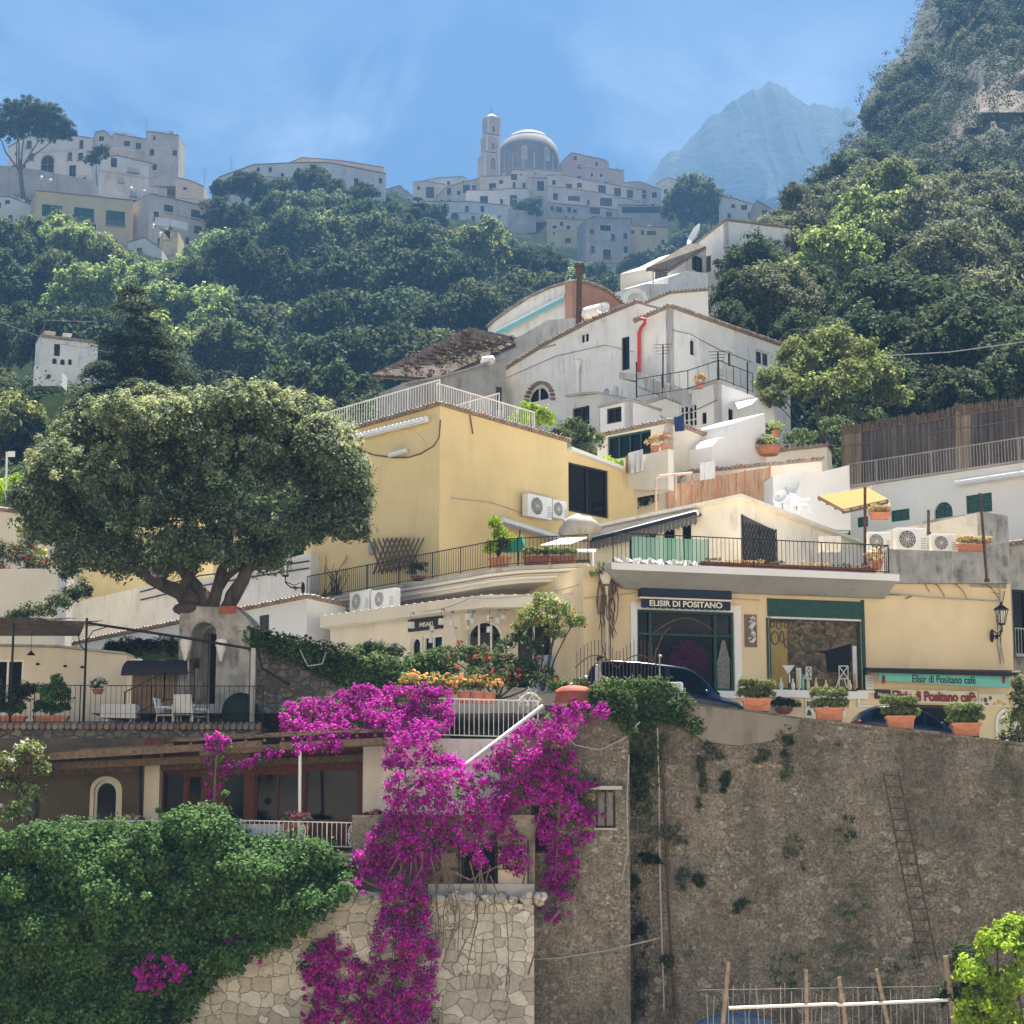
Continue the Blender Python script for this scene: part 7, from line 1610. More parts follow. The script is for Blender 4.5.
# shrubs, flowers and small tree before the lamp shop
bush_at('flower_shrub', 'mixed flowering shrub with red blooms in front of the lamp shop', [(452,660,66.5,16),(472,655,66.8,18),(490,664,66.6,20),(510,668,66.5,20),(528,672,66.5,20),(478,676,66.2,18),(505,682,66,18),(545,680,66,18)], 'lf_mid', 151, 30, 26, .16, .12, stem=True, flow=('fl_red',7,.10))
bush_at('flower_shrub', 'low pale flowered shrub beside the big terracotta mound', [(560,688,65.5,14,9),(600,690,65.5,16,9),(625,688,65.5,16,9),(645,690,65.3,14,9),(585,684,65.8,12,8)], 'lf_ivy', 152, 30, 26, .15, .11, flow=('fl_white',5,.09))
bush_at('slender_tree', 'slender light green tree with orange tips before the lamp shop window', [(545,603,67,13,11),(530,615,67,14,12),(560,612,67,14,12),(545,622,67.2,16,12),(575,622,67,12,10),(522,626,67,9,8),(555,634,67,10,8)], 'lf_light', 153, 34, 22, .17, .10, 'tree', stem=at(543,690,67), flow=('fl_orange',7,.09))
bush_at('dark_shrub', 'dark small leaved shrub in the lamp shop doorway', [(520,640,67.3,10,12),(505,648,67.3,10,12),(535,648,67.2,9,12)], 'lf_dark', 154, 24, 20, .15, .10, flow=('fl_white',3,.08))
bush_at('dark_shrub', 'low dark agave-like shrub beside the cream lamp shop wall', [(376,648,71,11,7),(392,653,71,12,7),(364,652,71,8,6)], 'lf_dark', 155, 26, 22, .2, .18, asp=.3)
# ivy masses: the long hedge in front of the white house, and the one left of the wall
def mass(name, label, top, bot, Y, thick, m, seed, step=5, nper=16, cr=.22, leaf=.11, cat='hedge', dens=1.0, droop=.2, yfun=None, asp=.7, parent=None, pname='foliage', n_out=None, poly=None, out=(0,-.7,.6)):
    """a leafy mass filling the region between two pixel outlines, bulging towards the viewer"""
    rng = np.random.default_rng(seed); cc = []; xs0, xs1 = top[0][0], top[-1][0]; x = xs0
    while x <= xs1:
        ya, yb = lerp_tab(top, x), lerp_tab(bot, x); y = ya
        while y <= yb:
            for _ in range(2):
                if rng.uniform() < .62*dens:
                    px = x + rng.uniform(-.8,.8)*step; py = y + rng.uniform(-.8,.8)*step
                    e = min(1, (py-ya+2)/max(8,(yb-ya)*.3)); Yc = (yfun(px,py) if yfun else Y) - thick*(.25+.75*math.sqrt(max(0,e)))*(.55+.45*fbm(px*.035,py*.035,seed)) + rng.uniform(0,.25)
                    cc.append(np.array(at(px,py,Yc)))
            y += step
        x += step
    cc = np.array(cc); k = len(cc); rr_ = cr*rng.uniform(.6,1.3,k); no = int(k*.12)
    ex_ = cc[rng.integers(0,k,no)] + rng.normal(size=(no,3))*cr*.7 + np.array([0,-.1,.05]); cc = np.concatenate([cc, ex_]); rr_ = np.concatenate([rr_, cr*rng.uniform(.2,.5,no)]); k = len(cc)
    P, N = clumps(rng, cc, np.tile(np.array(out),(k,1)), nper, rr_, .9, .35)
    if parent is None:
        base = Vector((float(cc[:,0].mean()), float(cc[:,1].mean()), float(cc[:,2].min())))
        parent = thing(name, label, cat, base)
    P = P - np.array(wloc(parent)); link_mesh(pname, leaf_mesh(pname, P, N, leaf, M[m], asp, rng), parent)
    return parent, cc
mass('ivy_hedge', 'long trailing ivy hedge on the old stone wall below the low white house', [(246,627),(262,632),(300,641),(350,650),(400,660),(425,655),(440,650),(456,650)], [(246,640),(265,650),(300,664),(340,684),(370,690),(400,694),(430,690),(456,690)], 69.4, .8, 'lf_ivy', 160, 3.6, 20, .18, .11, yfun=lambda x,y: 69.35-.8*(x-236)/214)
mass('ivy_hedge', 'thick ivy hedge hanging over the street corner of the retaining wall', [(590,690),(600,684),(612,682),(640,680),(660,681),(678,690),(690,702),(702,722)], [(590,700),(604,712),(616,724),(630,736),(650,730),(668,722),(690,730),(702,738)], 62.6, .45, 'lf_ivy', 161, 3.4, 24, yfun=lambda x,y: 61.0 if x < 634 and y > 690 else 62.5, cr=.16, leaf=.09)
mass('hanging_ivy', 'dark ivy strands hanging down the corner of the retaining wall', [(628,735),(640,733),(652,733),(664,735)], [(628,760),(633,840),(640,800),(648,860),(655,790),(664,745)], 62.3, .25, 'lf_hedge', 162, 4, 13, .12, .075, dens=.75)
mass('hanging_ivy', 'second dark strand of ivy lower on the corner of the retaining wall', [(622,868),(630,850),(640,900),(650,930)], [(622,905),(630,960),(640,1010),(650,1000)], 62.2, .3, 'lf_dark', 163, 5, 11, .12, .07, dens=.5)
# iron fence with arched top, white post, white block
o = thing('arched_fence', 'grey iron fence of thin bars with an arched top before the parked van', 'fence', at(618,695,63.9)); fpl = Pl((574,690,64.0),(662,690,63.8)); q = MB()
for i in range(24):
    x = 577+ (659-577)*i/23; a = fpl.px(x,697,0); tp = 655 - 14*math.sin(math.pi*(i%12)/11.)*.8 - 4; q.tube([a, fpl.px(x,tp,0)], .016, 4)
q.tube([fpl.px(574,690,0), fpl.px(661,692,0)], .02, 4)
for x0,x1 in ((575,617),(617,660)): q.tube([fpl.px(x0+(x1-x0)*i/12, 668-13*math.sin(math.pi*i/12), -.01) for i in range(13)], .02, 4)
obj('bars', q, M['rust'], o); q = MB(); q.tube([fpl.px(659.5,700,0), fpl.px(659.5,657,0)], .025, 6); q.ell(fpl.px(660,656,0), .07,.07,.05,8,5); obj('post', q, M['gmetal'], o)
q = MB(); q.box(Pl((664,695,63.6),(682,697,63.5)), 0, .57, 0, .5, wtopz(672)-.2, at(672,682,63.5).z); setp(obj('white_block', q, M['white'], bevel=.02), 'short white masonry block at the end of the ivy hedge', 'block')
# person walking along the street
def person(loc, h=1.72, face=1):
    o = thing('person', 'person in white shirt and dark cap walking beside the van, holding a black stroller handle', 'person', loc)
    me = bpy.data.meshes.new('body'); f = h/1.72
    J = {'pel':(0,0,.95),'sp':(0,.0,1.18),'ch':(.02,0,1.38),'nk':(.04,0,1.50),'hd':(.08,0,1.60),'hdt':(.085,0,1.70),
         'hl':(0,.10,.90),'kl':(.10,.10,.50),'al':(-.02,.10,.09),'tl':(.14,.10,.03),'hr':(0,-.10,.90),'kr':(.02,-.10,.49),'ar':(-.20,-.10,.12),'tr':(-.06,-.10,.03),
         'sl':(.0,.19,1.42),'el':(.06,.23,1.14),'wl':(.28,.18,1.02),'fl':(.36,.17,1.02),'sr':(.0,-.19,1.42),'er':(.04,-.24,1.14),'wr':(.27,-.19,1.03),'fr':(.35,-.18,1.03)}
    names = list(J); E = [('pel','sp'),('sp','ch'),('ch','nk'),('nk','hd'),('hd','hdt'),('pel','hl'),('hl','kl'),('kl','al'),('al','tl'),('pel','hr'),('hr','kr'),('kr','ar'),('ar','tr'),('ch','sl'),('sl','el'),('el','wl'),('wl','fl'),('ch','sr'),('sr','er'),('er','wr'),('wr','fr')]
    rad = {'pel':.14,'sp':.125,'ch':.145,'nk':.055,'hd':.095,'hdt':.085,'hl':.09,'kl':.06,'al':.045,'tl':.035,'hr':.09,'kr':.06,'ar':.045,'tr':.035,'sl':.065,'el':.045,'wl':.033,'fl':.03,'sr':.065,'er':.045,'wr':.033,'fr':.03}
    me.from_pydata([tuple(c*f for c in J[n]) for n in names], [(names.index(a),names.index(b)) for a,b in E], [])
    b = bpy.data.objects.new('body', me); C.objects.link(b); b.parent = o
    sk = b.modifiers.new('skin','SKIN'); sd_ = b.modifiers.new('sub','SUBSURF'); sd_.levels = 2; sd_.render_levels = 2
    for i,n in enumerate(names): v = me.skin_vertices[0].data[i]; v.radius = (rad[n]*f,)*2; v.use_root = (n=='pel')
    dg = bpy.context.evaluated_depsgraph_get(); dg.update(); me2 = bpy.data.meshes.new_from_object(b.evaluated_get(dg)); b.modifiers.clear(); b.data = me2
    me2.materials.clear(); me2.materials.append(M['skin']); me2.materials.append(M['cloth_w']); me2.materials.append(plain('grey_trousers',(.36,.36,.38),.9)); me2.materials.append(M['iron'])
    for p in me2.polygons:
        z = p.center.z/f; p.material_index = 0 if z > 1.485 else (1 if z > .93 and not (p.center.x > .2) else (0 if p.center.x > .2 and z>.9 else (2 if z > .10 else 3))); p.use_smooth = True
    q = MB(); hc = Vector((.085,0,1.645))*f; q.ell(hc+Vector((-.03,0,.02)), .10*f,.095*f,.11*f, 10, 7); hr = obj('hair', q, M['iron'], None, True, loc=(0,0,0)); hr.parent = o
    q = MB(); q.ell(hc+Vector((0,0,.09)), .115*f,.105*f,.065*f, 12, 6); q.hexa([Vector(v)*f for v in [(.14,-.08,1.70),(.27,-.06,1.685),(.27,.06,1.685),(.14,.08,1.70),(.14,-.08,1.715),(.27,-.06,1.695),(.27,.06,1.695),(.14,.08,1.715)]]); hr = obj('cap', q, M['navy'], None, True, loc=(0,0,0)); hr.parent = o
    q = MB(); q.ell(hc+Vector((.105,0,-.03)), .02,.014,.022,6,4); hr = obj('nose', q, M['skin'], None, True, loc=(0,0,0)); hr.parent = o
    for sg in (-1,1):
        q = MB(); q.ell(hc+Vector((-.0,sg*.093,-.03)), .022,.012,.032,6,4); hr = obj('ear', q, M['skin'], None, True, loc=(0,0,0)); hr.parent = o
        q = MB(); q.ell(hc+Vector((.083,sg*.035,-.005)), .012,.012,.009,6,4); hr = obj('eye', q, M['iron'], None, True, loc=(0,0,0)); hr.parent = o
        q = MB(); w_ = Vector((.37,sg*.175,1.02))*f
        for k in range(4): q.tube([w_+Vector((0,(k-1.5)*.019,.01)), w_+Vector((.05,(k-1.5)*.019,.015)), w_+Vector((.065-.004*abs(k-1),(k-1.5)*.018,-.02))], .0085, 5, .006)
        q.tube([w_+Vector((-.01,-sg*.035,0)), w_+Vector((.03,-sg*.055,-.005)), w_+Vector((.05,-sg*.04,-.02))], .010, 5, .007); hr = obj('fingers', q, M['skin'], None, True, loc=(0,0,0)); hr.parent = o
    o.rotation_euler = (0,0,R(-6)); return o
pp_ = at(598,700,64.6); zs = at(598,657.2,64.6).z - 1.72; person((pp_.x,pp_.y,zs))
o = thing('stroller', 'small black folding stroller pushed in front of the person in white', 'stroller', (pp_.x+.75,pp_.y,zs)); B_ = Vector((pp_.x,pp_.y,zs)); q = MB()
for sg in (-1,1): q.tube([B_+Vector(v) for v in [(.42,sg*.2,1.0),(.62,sg*.22,.55),(.92,sg*.22,.12)]], .017, 5); q.tube([B_+Vector(v) for v in [(.95,sg*.2,.72),(.6,sg*.22,.4),(.5,sg*.22,.12)]], .017, 5)
q.tube([B_+Vector((.42,-.22,1.0)), B_+Vector((.42,.22,1.0))], .018, 5); obj('frame', q, M['iron'], o)
q = MB(); q.hexa([B_+Vector(v) for v in [(.60,-.2,.42),(.9,-.2,.42),(.9,.2,.42),(.6,.2,.42),(.55,-.2,.80),(.66,-.2,.80),(.66,.2,.80),(.55,.2,.80)]]); obj('seat', q, M['navy'], o)
for x_ in (.92,.5):
    for sg in (-1,1): q = MB(); c = B_+Vector((x_,sg*.22,.10)); q.tube([c-Vector((0,.02,0)), c+Vector((0,.02,0))], .10, 12); obj('wheel', q, M['tyre'], o)
q = MB(); c = B_+Vector((.78,0,.86)); q.lathe(c, [(.30,-.05),(.28,.08),(.2,.18),(.08,.24),(0,.25)], 12, R(-60), R(120)); obj('hood', q, M['navy'], o, True)
# ------------------------------------------------------------------ lanterns
def lantern(label, root_pt, top_c, sc, arm_to):
    o = thing('street_lantern', label, 'street lamp', root_pt); c = Vector(top_c); q = MB()
    q.lathe(c, [(.02,.62*sc),(.06*sc,.56*sc),(.05*sc,.50*sc),(.14*sc,.44*sc),(.34*sc,.30*sc),(.37*sc,.27*sc),(.33*sc,.25*sc),(0,.25*sc)], 6); obj('lantern_cap', q, M['iron'], o)
    q = MB()
    for k in range(6):
        w_ = 2*math.pi*k/6; q.tube([c+Vector((math.cos(w_)*.30*sc,math.sin(w_)*.30*sc,.25*sc)), c+Vector((math.cos(w_)*.15*sc,math.sin(w_)*.15*sc,-.38*sc))], .018*sc, 4)
    q.lathe(c, [(.17*sc,-.42*sc),(.17*sc,-.36*sc),(0,-.36*sc)], 6); obj('lantern_cage', q, M['iron'], o)
    gm = bpy.data.materials.get('lantern_glass') or bpy.data.materials.new('lantern_glass'); gm.use_nodes = True; b = gm.node_tree.nodes['Principled BSDF']; b.inputs['Base Color'].default_value = (.75,.78,.8,1); b.inputs['Alpha'].default_value = .14; b.inputs['Roughness'].default_value = .15
    q = MB(); q.lathe(c, [(.14*sc,-.36*sc),(.28*sc,.25*sc)], 6); obj('lantern_glass', q, gm, o)
    q = MB(); e = c+Vector((0,0,-.42*sc)); a = Vector(arm_to); q.tube([e, e+Vector((0,0,-.28*sc)), e.lerp(a,.3)+Vector((0,0,-.36*sc)), a], .035*sc, 6)
    q.tube([e+Vector((0,0,-.25*sc)), e.lerp(a,.5)+Vector((0,0,-.14*sc)), a+Vector((0,0,.3*sc))], .025*sc, 5); n=14
    q.tube([e.lerp(a,.55)+Vector((.0,0,-.28*sc))+ (a-e).normalized()*(.13*sc*(1-i/n)*math.cos(i*.8))+Vector((0,0,.13*sc*(1-i/n)*math.sin(i*.8))) for i in range(n)], .022*sc, 5)
    obj('bracket', q, M['iron'], o, True); q = MB(); q.ell(a, .10*sc,.06,.3*sc, 8, 6); obj('wall_plate', q, M['iron'], o, True); return o
lantern('black wall lantern on a scrolled bracket against the long white wall', wR.px(300,590,-.1), at(285.5,568,77.6), .80, at(303,588,78.3))
lantern('black wall lantern on a curled arm at the right end of the apricot shop wall', spl.px(992,640,-.1), spl.px(1001.5,615.5,-.7), .82, spl.px(992,636,-.08))
# ------------------------------------------------------------------ round-crowned tree over the arch
Y = 70
base = at(210,612,Y); o = thing('round_tree', 'big round-crowned tree with thick bare limbs growing above the old stone arch', 'tree', base)
lob = []
rl = random.Random(12); ring = []
for px,py,r,rz in [(70,470,44,40),(60,520,40,36),(95,435,42,34),(130,425,42,30),(165,432,44,34),(205,420,44,30),(250,415,46,30),(290,425,44,34),(322,455,40,38),(335,495,36,34),(318,525,34,24),(290,535,36,24),(250,530,44,30),(200,515,50,36),(150,520,50,36),(110,545,44,26),(85,560,36,18),(140,565,34,16),(210,555,40,20),(260,560,30,16),(230,470,56,50),(150,475,56,48),(290,480,50,44),(105,490,48,44),(190,545,36,22),(172,560,28,14),(50,490,26,30),(350,510,16,14),(345,470,22,24)]:
    lob.append((at(px,py,Y+rl.uniform(-2.6,1.6)*(1 if 60<px<330 else .5)), (r*Y/F, r*Y/F*1.1, rz*Y/F)))
for i in range(46):
    a = math.pi*(-.12+1.24*i/45); px = 196+160*math.cos(a)*rl.uniform(.86,1.05); py = 500-92*max(-.35,math.sin(a))*rl.uniform(.85,1.08); r = rl.uniform(8,22); lob.append((at(px,py,Y+rl.uniform(-2,2)), (r*Y/F,)*3))
cloud_crown('crown', o, lob, 50, 92, .40, .15, 'lf_round', 170, .55, .95, .35)
ny = np.random.default_rng(6); CC=[]  # pale tips on upper lobes only: sunlight on the crown put into colour
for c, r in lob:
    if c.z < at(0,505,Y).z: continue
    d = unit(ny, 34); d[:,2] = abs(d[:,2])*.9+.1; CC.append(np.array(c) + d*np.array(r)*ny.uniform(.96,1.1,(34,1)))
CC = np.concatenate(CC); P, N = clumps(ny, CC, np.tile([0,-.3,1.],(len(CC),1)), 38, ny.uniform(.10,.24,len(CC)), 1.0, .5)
link_mesh('sunlit_tip_leaves', leaf_mesh('sunlit_tip_leaves', P-np.array(wloc(o)), N, .13, M['lf_suntip'], .45, ny), o)
q = MB(); q.tube([at(196,622,Y), at(192,600,Y), at(183,590,Y)], [.42,.36,.30], 9)
for pth, r in [([(190,604),(180,592),(165,586),(150,578),(145,566),(140,540)],[.34,.30,.26,.24,.20,.10]), ([(206,612),(204,596),(196,586),(185,574),(176,560),(172,535)],[.30,.26,.23,.2,.16,.09]), ([(212,610),(217,590),(222,570),(228,555),(232,530)],[.24,.22,.18,.15,.08]), ([(226,612),(233,596),(243,580),(250,560),(253,540),(262,515)],[.30,.28,.24,.2,.17,.09]), ([(218,590),(228,576),(238,568),(250,562)],[.16,.13,.12,.1]), ([(180,592),(193,570),(197,550),(199,530)],[.2,.17,.13,.08]), ([(145,566),(120,548),(100,530)],[.17,.12,.06]), ([(250,560),(275,545),(300,520)],[.14,.1,.05])]:
    q.tube([at(x,y,Y+.2*math.sin(x)) for x,y in pth], r, 8)
obj('trunk', q, M['bark'], o, True)
# ------------------------------------------------------------------ arch, stone walls
ap = Pl((178,660,69.3),(248,660,69.0))
ar = thing('stone_arch', 'old grey stone gateway arch under the round-crowned tree', 'arch', ap.px(208,705))
ho = arch_pts(*ap.rect(190,622,216,704))
T_ = [ap.sz(*p) for p in [(179.5,618),(181,609),(192,606),(212,607),(235,607),(246,617),(250,624)]]
q = MB(); z_ = ap.sz(210,726)[1]; q.plate(ap, T_[::-1]+[(T_[0][0],z_),(T_[-1][0],z_)], [ho], 0, 1.6); obj('masonry', q, M['grey'], ar)
q = MB(); s0,s1,z0,z1 = ap.rect(191,625,206,704,.8); q.box(ap, s0-.1,s1+.1,1.62,1.75,z0-.3,z1+.2); obj('inner_wall', q, M['conc'], ar)
q = MB(); s0,s1,z0,z1 = ap.rect(205,632,216,704,.5); n = 7
q.box(ap, s0,s1+.1,1.2,1.24,z0,z1); obj('gate_leaf', q, M['dark'], ar)
q = MB(); [q.box(ap, s0+(s1-s0)*i/5-.012,s0+(s1-s0)*i/5+.012,.9,.92,z0,z1) for i in range(6)]; obj('gate_bars', q, M['iron'], ar)
for x in (185.5,221):
    q = MB(); c = ap.px(x,655,-.14); q.lathe(c, [(0,-.25),(.06,-.2),(.12,.1),(.17,.18),(.17,.28),(.2,.32),(.2,.5),(.16,.55),(0,.56)], 10); obj('corbel', q, M['white'], ar, True)
q = MB(); s0,s1,z0,z1 = ap.rect(184,607,214,612); q.ell(ap.px(188,609,.3), .55,.5,.25, 10,6); obj('root_ball', q, M['bark'], ar, True)
q = MB(); s0,s1,z0,z1 = ap.rect(219,606,236,613,-.06); q.box(ap,s0,s1,-.06,.6,z0,z1); obj('brick_block', q, plain('red_brick',(.32,.10,.06),.9,0,.3,6), ar)
q = MB(); sbox(q, ap, 194.5,658,199.5,668,-.02,-.003); obj('letter_box', q, M['iron'], ar)
owp = Pl((236,670,69.4),(450,680,68.6))
ow = thing('old_stone_wall', 'old grey ashlar garden wall sloping down to the right of the arch', 'wall', owp.px(330,720)); q = MB()
T_ = [owp.sz(*p) for p in [(240,618),(258,634),(300,645),(350,656),(400,668),(450,662)]]; q.plate(owp, T_[::-1]+[(T_[0][0],owp.sz(240,760)[1]),(T_[-1][0],owp.sz(450,760)[1])], [], 0, .8); obj('masonry', q, M['wall_g'], ow)
q = MB(); [q.tube([owp.px(x0,y0,-.12), owp.px(x1,y1,-.12)], .05, 6) for x0,y0,x1,y1 in [(230,614,252,632),(233,612,256,630)]]; setp(obj('handrail_pipes', q, M['wmetal']), 'pair of pale pipes sloping down from the arch to the ivy', 'pipe')
vs = []
for k in range(26): x = RNG.uniform(236,300); vs.append((owp.px(x,RNG.uniform(690,705),-.05), owp.px(x+RNG.uniform(-16,16),RNG.uniform(645,670),-.06)))
vines('bare creeper stems spread over the old grey garden wall', vs, .02)
building('terrace_post', 'grey concrete post standing before the old garden wall', (251,690,66.6),(256,690,66.6), [(251,648),(255.5,648)], 735, 'conc', .25, (), None, cat='post', ground=False)
o = thing('garden_cover', 'dark green tarpaulin cover beside the terrace stairs', 'cover', at(238,722,67)); q = MB(); q.ell(at(240,712,67), .62,.4,.66, 12, 8); obj('sheet', q, plain('dark_green_tarpaulin',(.015,.028,.022),.7), o, True)
# ------------------------------------------------------------------ upper left terrace
YT = 66; zt_ = at(100,724,YT).z
q = MB(); cor = [(-14.2,YT),(-6.0,YT+.1),(-5.8,69.2),(-14.2,70.4)]; n0 = len(q.v)
tp = [at(-60,728,YT), at(78,733,YT), at(150,721,YT+.2), at(262,722,YT+.3)]
for a,b in zip(tp, tp[1:]):
    q.hexa([Vector((p.x,p.y,zt_-.5)) for p in (a,b)]+[Vector((b.x,70.5,zt_-.5)),Vector((a.x,70.5,zt_-.5))]+[Vector((p.x,p.y,zt_-.05)) for p in (a,b)]+[Vector((b.x,70.5,zt_-.05)),Vector((a.x,70.5,zt_-.05))])
tr = obj('terrace', q, M['wall_g']); tr['kind'] = 'structure'
q = MB()
for a,b in zip(tp, tp[1:]):
    n = max(1,int((b-a).length/.2))
    for i in range(n): p = a.lerp(b,(i+.5)/n); q.tube([Vector((p.x,p.y-.22,zt_-.10)), Vector((p.x,p.y+.25,zt_+.02))], .10, 6)
setp(obj('edge_tiles', q, M['tile']), 'row of weathered roof tiles along the edge of the upper terrace', 'roof tiles')
building('terrace_front_wall', 'rough stone wall under the tiled edge of the upper terrace', (-60,745,66.3),(262,740,66.5), [(-60,733),(78,739),(150,727),(262,728)], 775, 'wall_g', .6, (), None, cat='wall', ground=False)
rl_ = [Vector((p.x,p.y+.15,zt_)) for p in tp]
railing('terrace_railing', 'thin black iron railing along the edge of the upper left terrace', rl_, 1.28, 'iron', .16, .010, .02, post=1.7)
bl, blp = building('terrace_lodge', 'low cream terrace lodge under a brushwood sunshade', (-60,690,70.2),(128,690,70.0), [(-60,645),(60,648),(127,655)], 730, 'cream_p', 2.5, [(-10,659,23,715,'w',{'mull':1,'pane':'glass','name':'door'})], 'flat', rm='conc', ov=.25, th=.08, ground=False)
q = MB()
for x,y in ((37.5,664),(65,666),(82,667)): sbox(q, blp, x-1.6,y-1,x+1.6,y+1.2,-.05,-.003)
obj('vent', q, M['dark'], bl)
o = thing('brush_sunshade', 'dark brushwood sunshade on thin iron posts over the upper left terrace', 'sunshade', at(40,720,67)); q = MB(); ft = [at(-60,614,66.2), at(84,622,66.2), at(80,632,69.6), at(-60,632,69.6)]; slab(q, ft, .14); obj('cover', q, M['reedroof'], o)
q = MB(); fr_ = random.Random(3)
for i in range(150): u = fr_.uniform(0,1); a = ft[0].lerp(ft[1],u)+Vector((0,fr_.uniform(-.15,.3),fr_.uniform(-.14,.03))); q.tube([a, a+Vector((fr_.uniform(.3,.9),fr_.uniform(-.1,.1),fr_.uniform(-.1,.05)))], .012, 4)
obj('brushwood', q, M['brush'], o)
for x in (14,86): q = MB(); a = at(x if x==14 else 87,618,66.25); q.tube([a, Vector((a.x,a.y,zt_))], .04, 6); obj('post', q, M['iron'], o)
q = MB(); q.tube([at(87,623,66.25), at(180,637,66.5), at(258,650,66.7)], .045, 6); q.tube([at(87,640,66.25), at(93,631,66.25), at(108,626.5,66.3)], .02, 5); q.tube([at(87,652,66.25), at(80,645,66.25), at(78,634,66.3)], .02, 5); q.tube([at(258,650,66.7), at(262,668,66.7), at(290,685,66.8)], .045, 6); obj('beam', q, M['iron'], o)
o = thing('pendant_lamp', 'small dark pendant lamp under the brushwood sunshade', 'lamp', at(31,655,67.5)); q = MB(); c = at(31,655,67.5); q.lathe(c, [(.16,0),(.05,.10),(.03,.14),(0,.14)], 12); obj('lamp_shade', q, M['iron'], o); q = MB(); q.tube([c+up*.12, c+up*.8], .01, 4); obj('cord', q, M['iron'], o)
o = thing('barrel_shelter', 'tan barrel-shaped canvas shelter with a dark hood beside the arch', 'shelter', at(155,715,69)); bpL = Pl((126,690,69.2),(191,690,68.8)); s0,s1 = bpL.sz(126,690)[0], bpL.sz(190,690)[0]; z1 = bpL.sz(150,660)[1]
q = MB(); q.box(bpL, s0,s1,.6,.66,zt_,z1-.1); obj('back_sheet', q, plain('tan_canvas',(.24,.17,.10),.9,0,.25,2), o)
q = MB()
for i in range(7):
    a0 = math.pi/2*i/7; a1 = math.pi/2*(i+1)/7; f0=(-.9*math.cos(a0)+.62, z1-.55+.6*math.sin(a0)); f1=(-.9*math.cos(a1)+.62, z1-.55+.6*math.sin(a1))
    q.poly([bpL.w(s0-.1,f0[0],f0[1]),bpL.w(s1,f0[0],f0[1]),bpL.w(s1,f1[0],f1[1]),bpL.w(s0-.1,f1[0],f1[1])])
obj('hood', q, plain('dark_canvas',(.035,.033,.032),.9), o, True)
q = MB()
for s in (s0,s0+(s1-s0)*.33,s0+(s1-s0)*.66,s1): q.tube([bpL.w(s,.58,zt_), bpL.w(s,.58,z1-.1)], .025, 5)
q.tube([bpL.w(s1,-.25+.9*(1-math.cos(i*.2))*.3,z1-.05-.0*i-.16*i) for i in range(8)], .03, 5); obj('frame', q, M['conc'], o)
stp = Pl((122,700,67.2),(200,700,67.0))
railing('stair_railing', 'black iron railing sloping up the terrace stairs to the arch', [stp.px(124,722,0), stp.px(164,702,.2), stp.px(194,702,.3)], 1.0, 'iron', .15, .012, .026, post=1.3)
bush_at('oleander', 'dark spiky oleander bushes behind the tan canvas shelter', [(126,650,71,14,9),(145,648,71,14,10),(165,648,70.8,12,9),(178,650,70.5,8,8),(115,652,71,10,7)], 'lf_dark', 180, 30, 22, .26, .26, asp=.22)
bush_at('wall_creeper', 'creeper on top of the wall above the brushwood sunshade', [(40,612,74,18,8),(60,604,74,14,10),(72,596,75,10,14),(70,575,76,8,16),(78,560,77,8,14),(20,616,74,14,6),(84,592,76,8,12)], 'lf_dark', 181, 22, 20, .26, .14)
bush_at('balcony_plants', 'grey green potted plants crowding the white balcony at the left edge', [(6,556,80.5,16,16),(22,560,80.3,14,14),(38,566,80.2,12,10),(-8,570,80.5,16,16),(28,545,80.8,9,9)], 'lf_olive', 182, 28, 24, .22, .13, flow=('fl_red',2,.14))
o_ = bush_at('balcony_plants', 'bright flowered plants rising at the back of the white left balcony', [(24,533,82,9,10),(34,540,82,8,10),(40,554,81,6,8)], 'lf_light', 183, 16, 18, .16, .12, flow=('fl_orange',14,.12))
for k,x in enumerate((4,12,20,28,37,46)): pot('terracotta flower pot standing on the white balcony wall at the left edge', x, 600-.27*x-1.5, 79.9, .17, .34, 'terra_d', 'terracotta pots on the left white balcony')
railing('balcony_railing', 'dark wire railing behind the pots of the left white balcony', [at(-30,602,80.9), at(49,583,79.9)], .9, 'iron', .3, .012, .02)
q = MB(); q.tube([at(77,607,76), at(78,548,76)], .05, 6); setp(obj('pole', q, M['wmetal']), 'slim white pole standing among creeper left of the round tree', 'pole')
q = MB(); a = at(6,476,86); q.tube([at(6,500,86), at(7,452,86)], .05, 5); q.box(None, a.x+.05,a.x+.35,a.y-.02,a.y+.02,a.z+.85,a.z+1.1); setp(obj('aerial_mast', q, M['wmetal']), 'white mast with a small panel above the left cream house roof', 'aerial')
bush_at('lime_shrub', 'bright lime shrub at the left edge beyond the cream house', [(4,488,92,18,10),(20,484,92,14,9),(-10,495,92,16,12)], 'lf_lime', 184, 24, 24, .25, .16)
# planters and furniture on the terrace
tpl = Pl((-60,725,66.05),(150,725,66.1))
trough('long terracotta trough with a tall dark green shrub on the upper terrace edge', tpl, 33,67,715.5,721.5, .22, 'terra', .35, 'lf_hedge', 190, .45, leaf=.10)
bush_at('trough_shrub', 'tall dark green shrub growing from the long terracotta trough', [(50,700,66.4,10,12),(58,688,66.4,8,8),(46,692,66.4,8,9),(66,696,66.4,7,9),(57,680,66.4,4,5)], 'lf_hedge', 191, 22, 20, .15, .12, stem=at(51,716,66.4))
trough('terracotta trough with a leafy shrub at the left end of the upper terrace', tpl, -8,24,715.5,721.5, .22, 'terra', .35, 'lf_hedge', 192, .45, leaf=.10)
bush_at('trough_shrub', 'leafy shrub at the far left of the upper terrace railing', [(8,704,66.4,12,14),(22,694,66.4,9,12),(-4,692,66.4,10,14),(30,690,66.4,6,6)], 'lf_mid', 193, 22, 20, .16, .12, stem=at(10,718,66.4))
o = pot('hanging basket of white flowers on the upper terrace railing', 98, 694, 65.9, .2, .16, 'terra_d', cat='flower basket', plant='lf_hedge', pr=.30, seed=194, flow=('fl_white',34,.09))
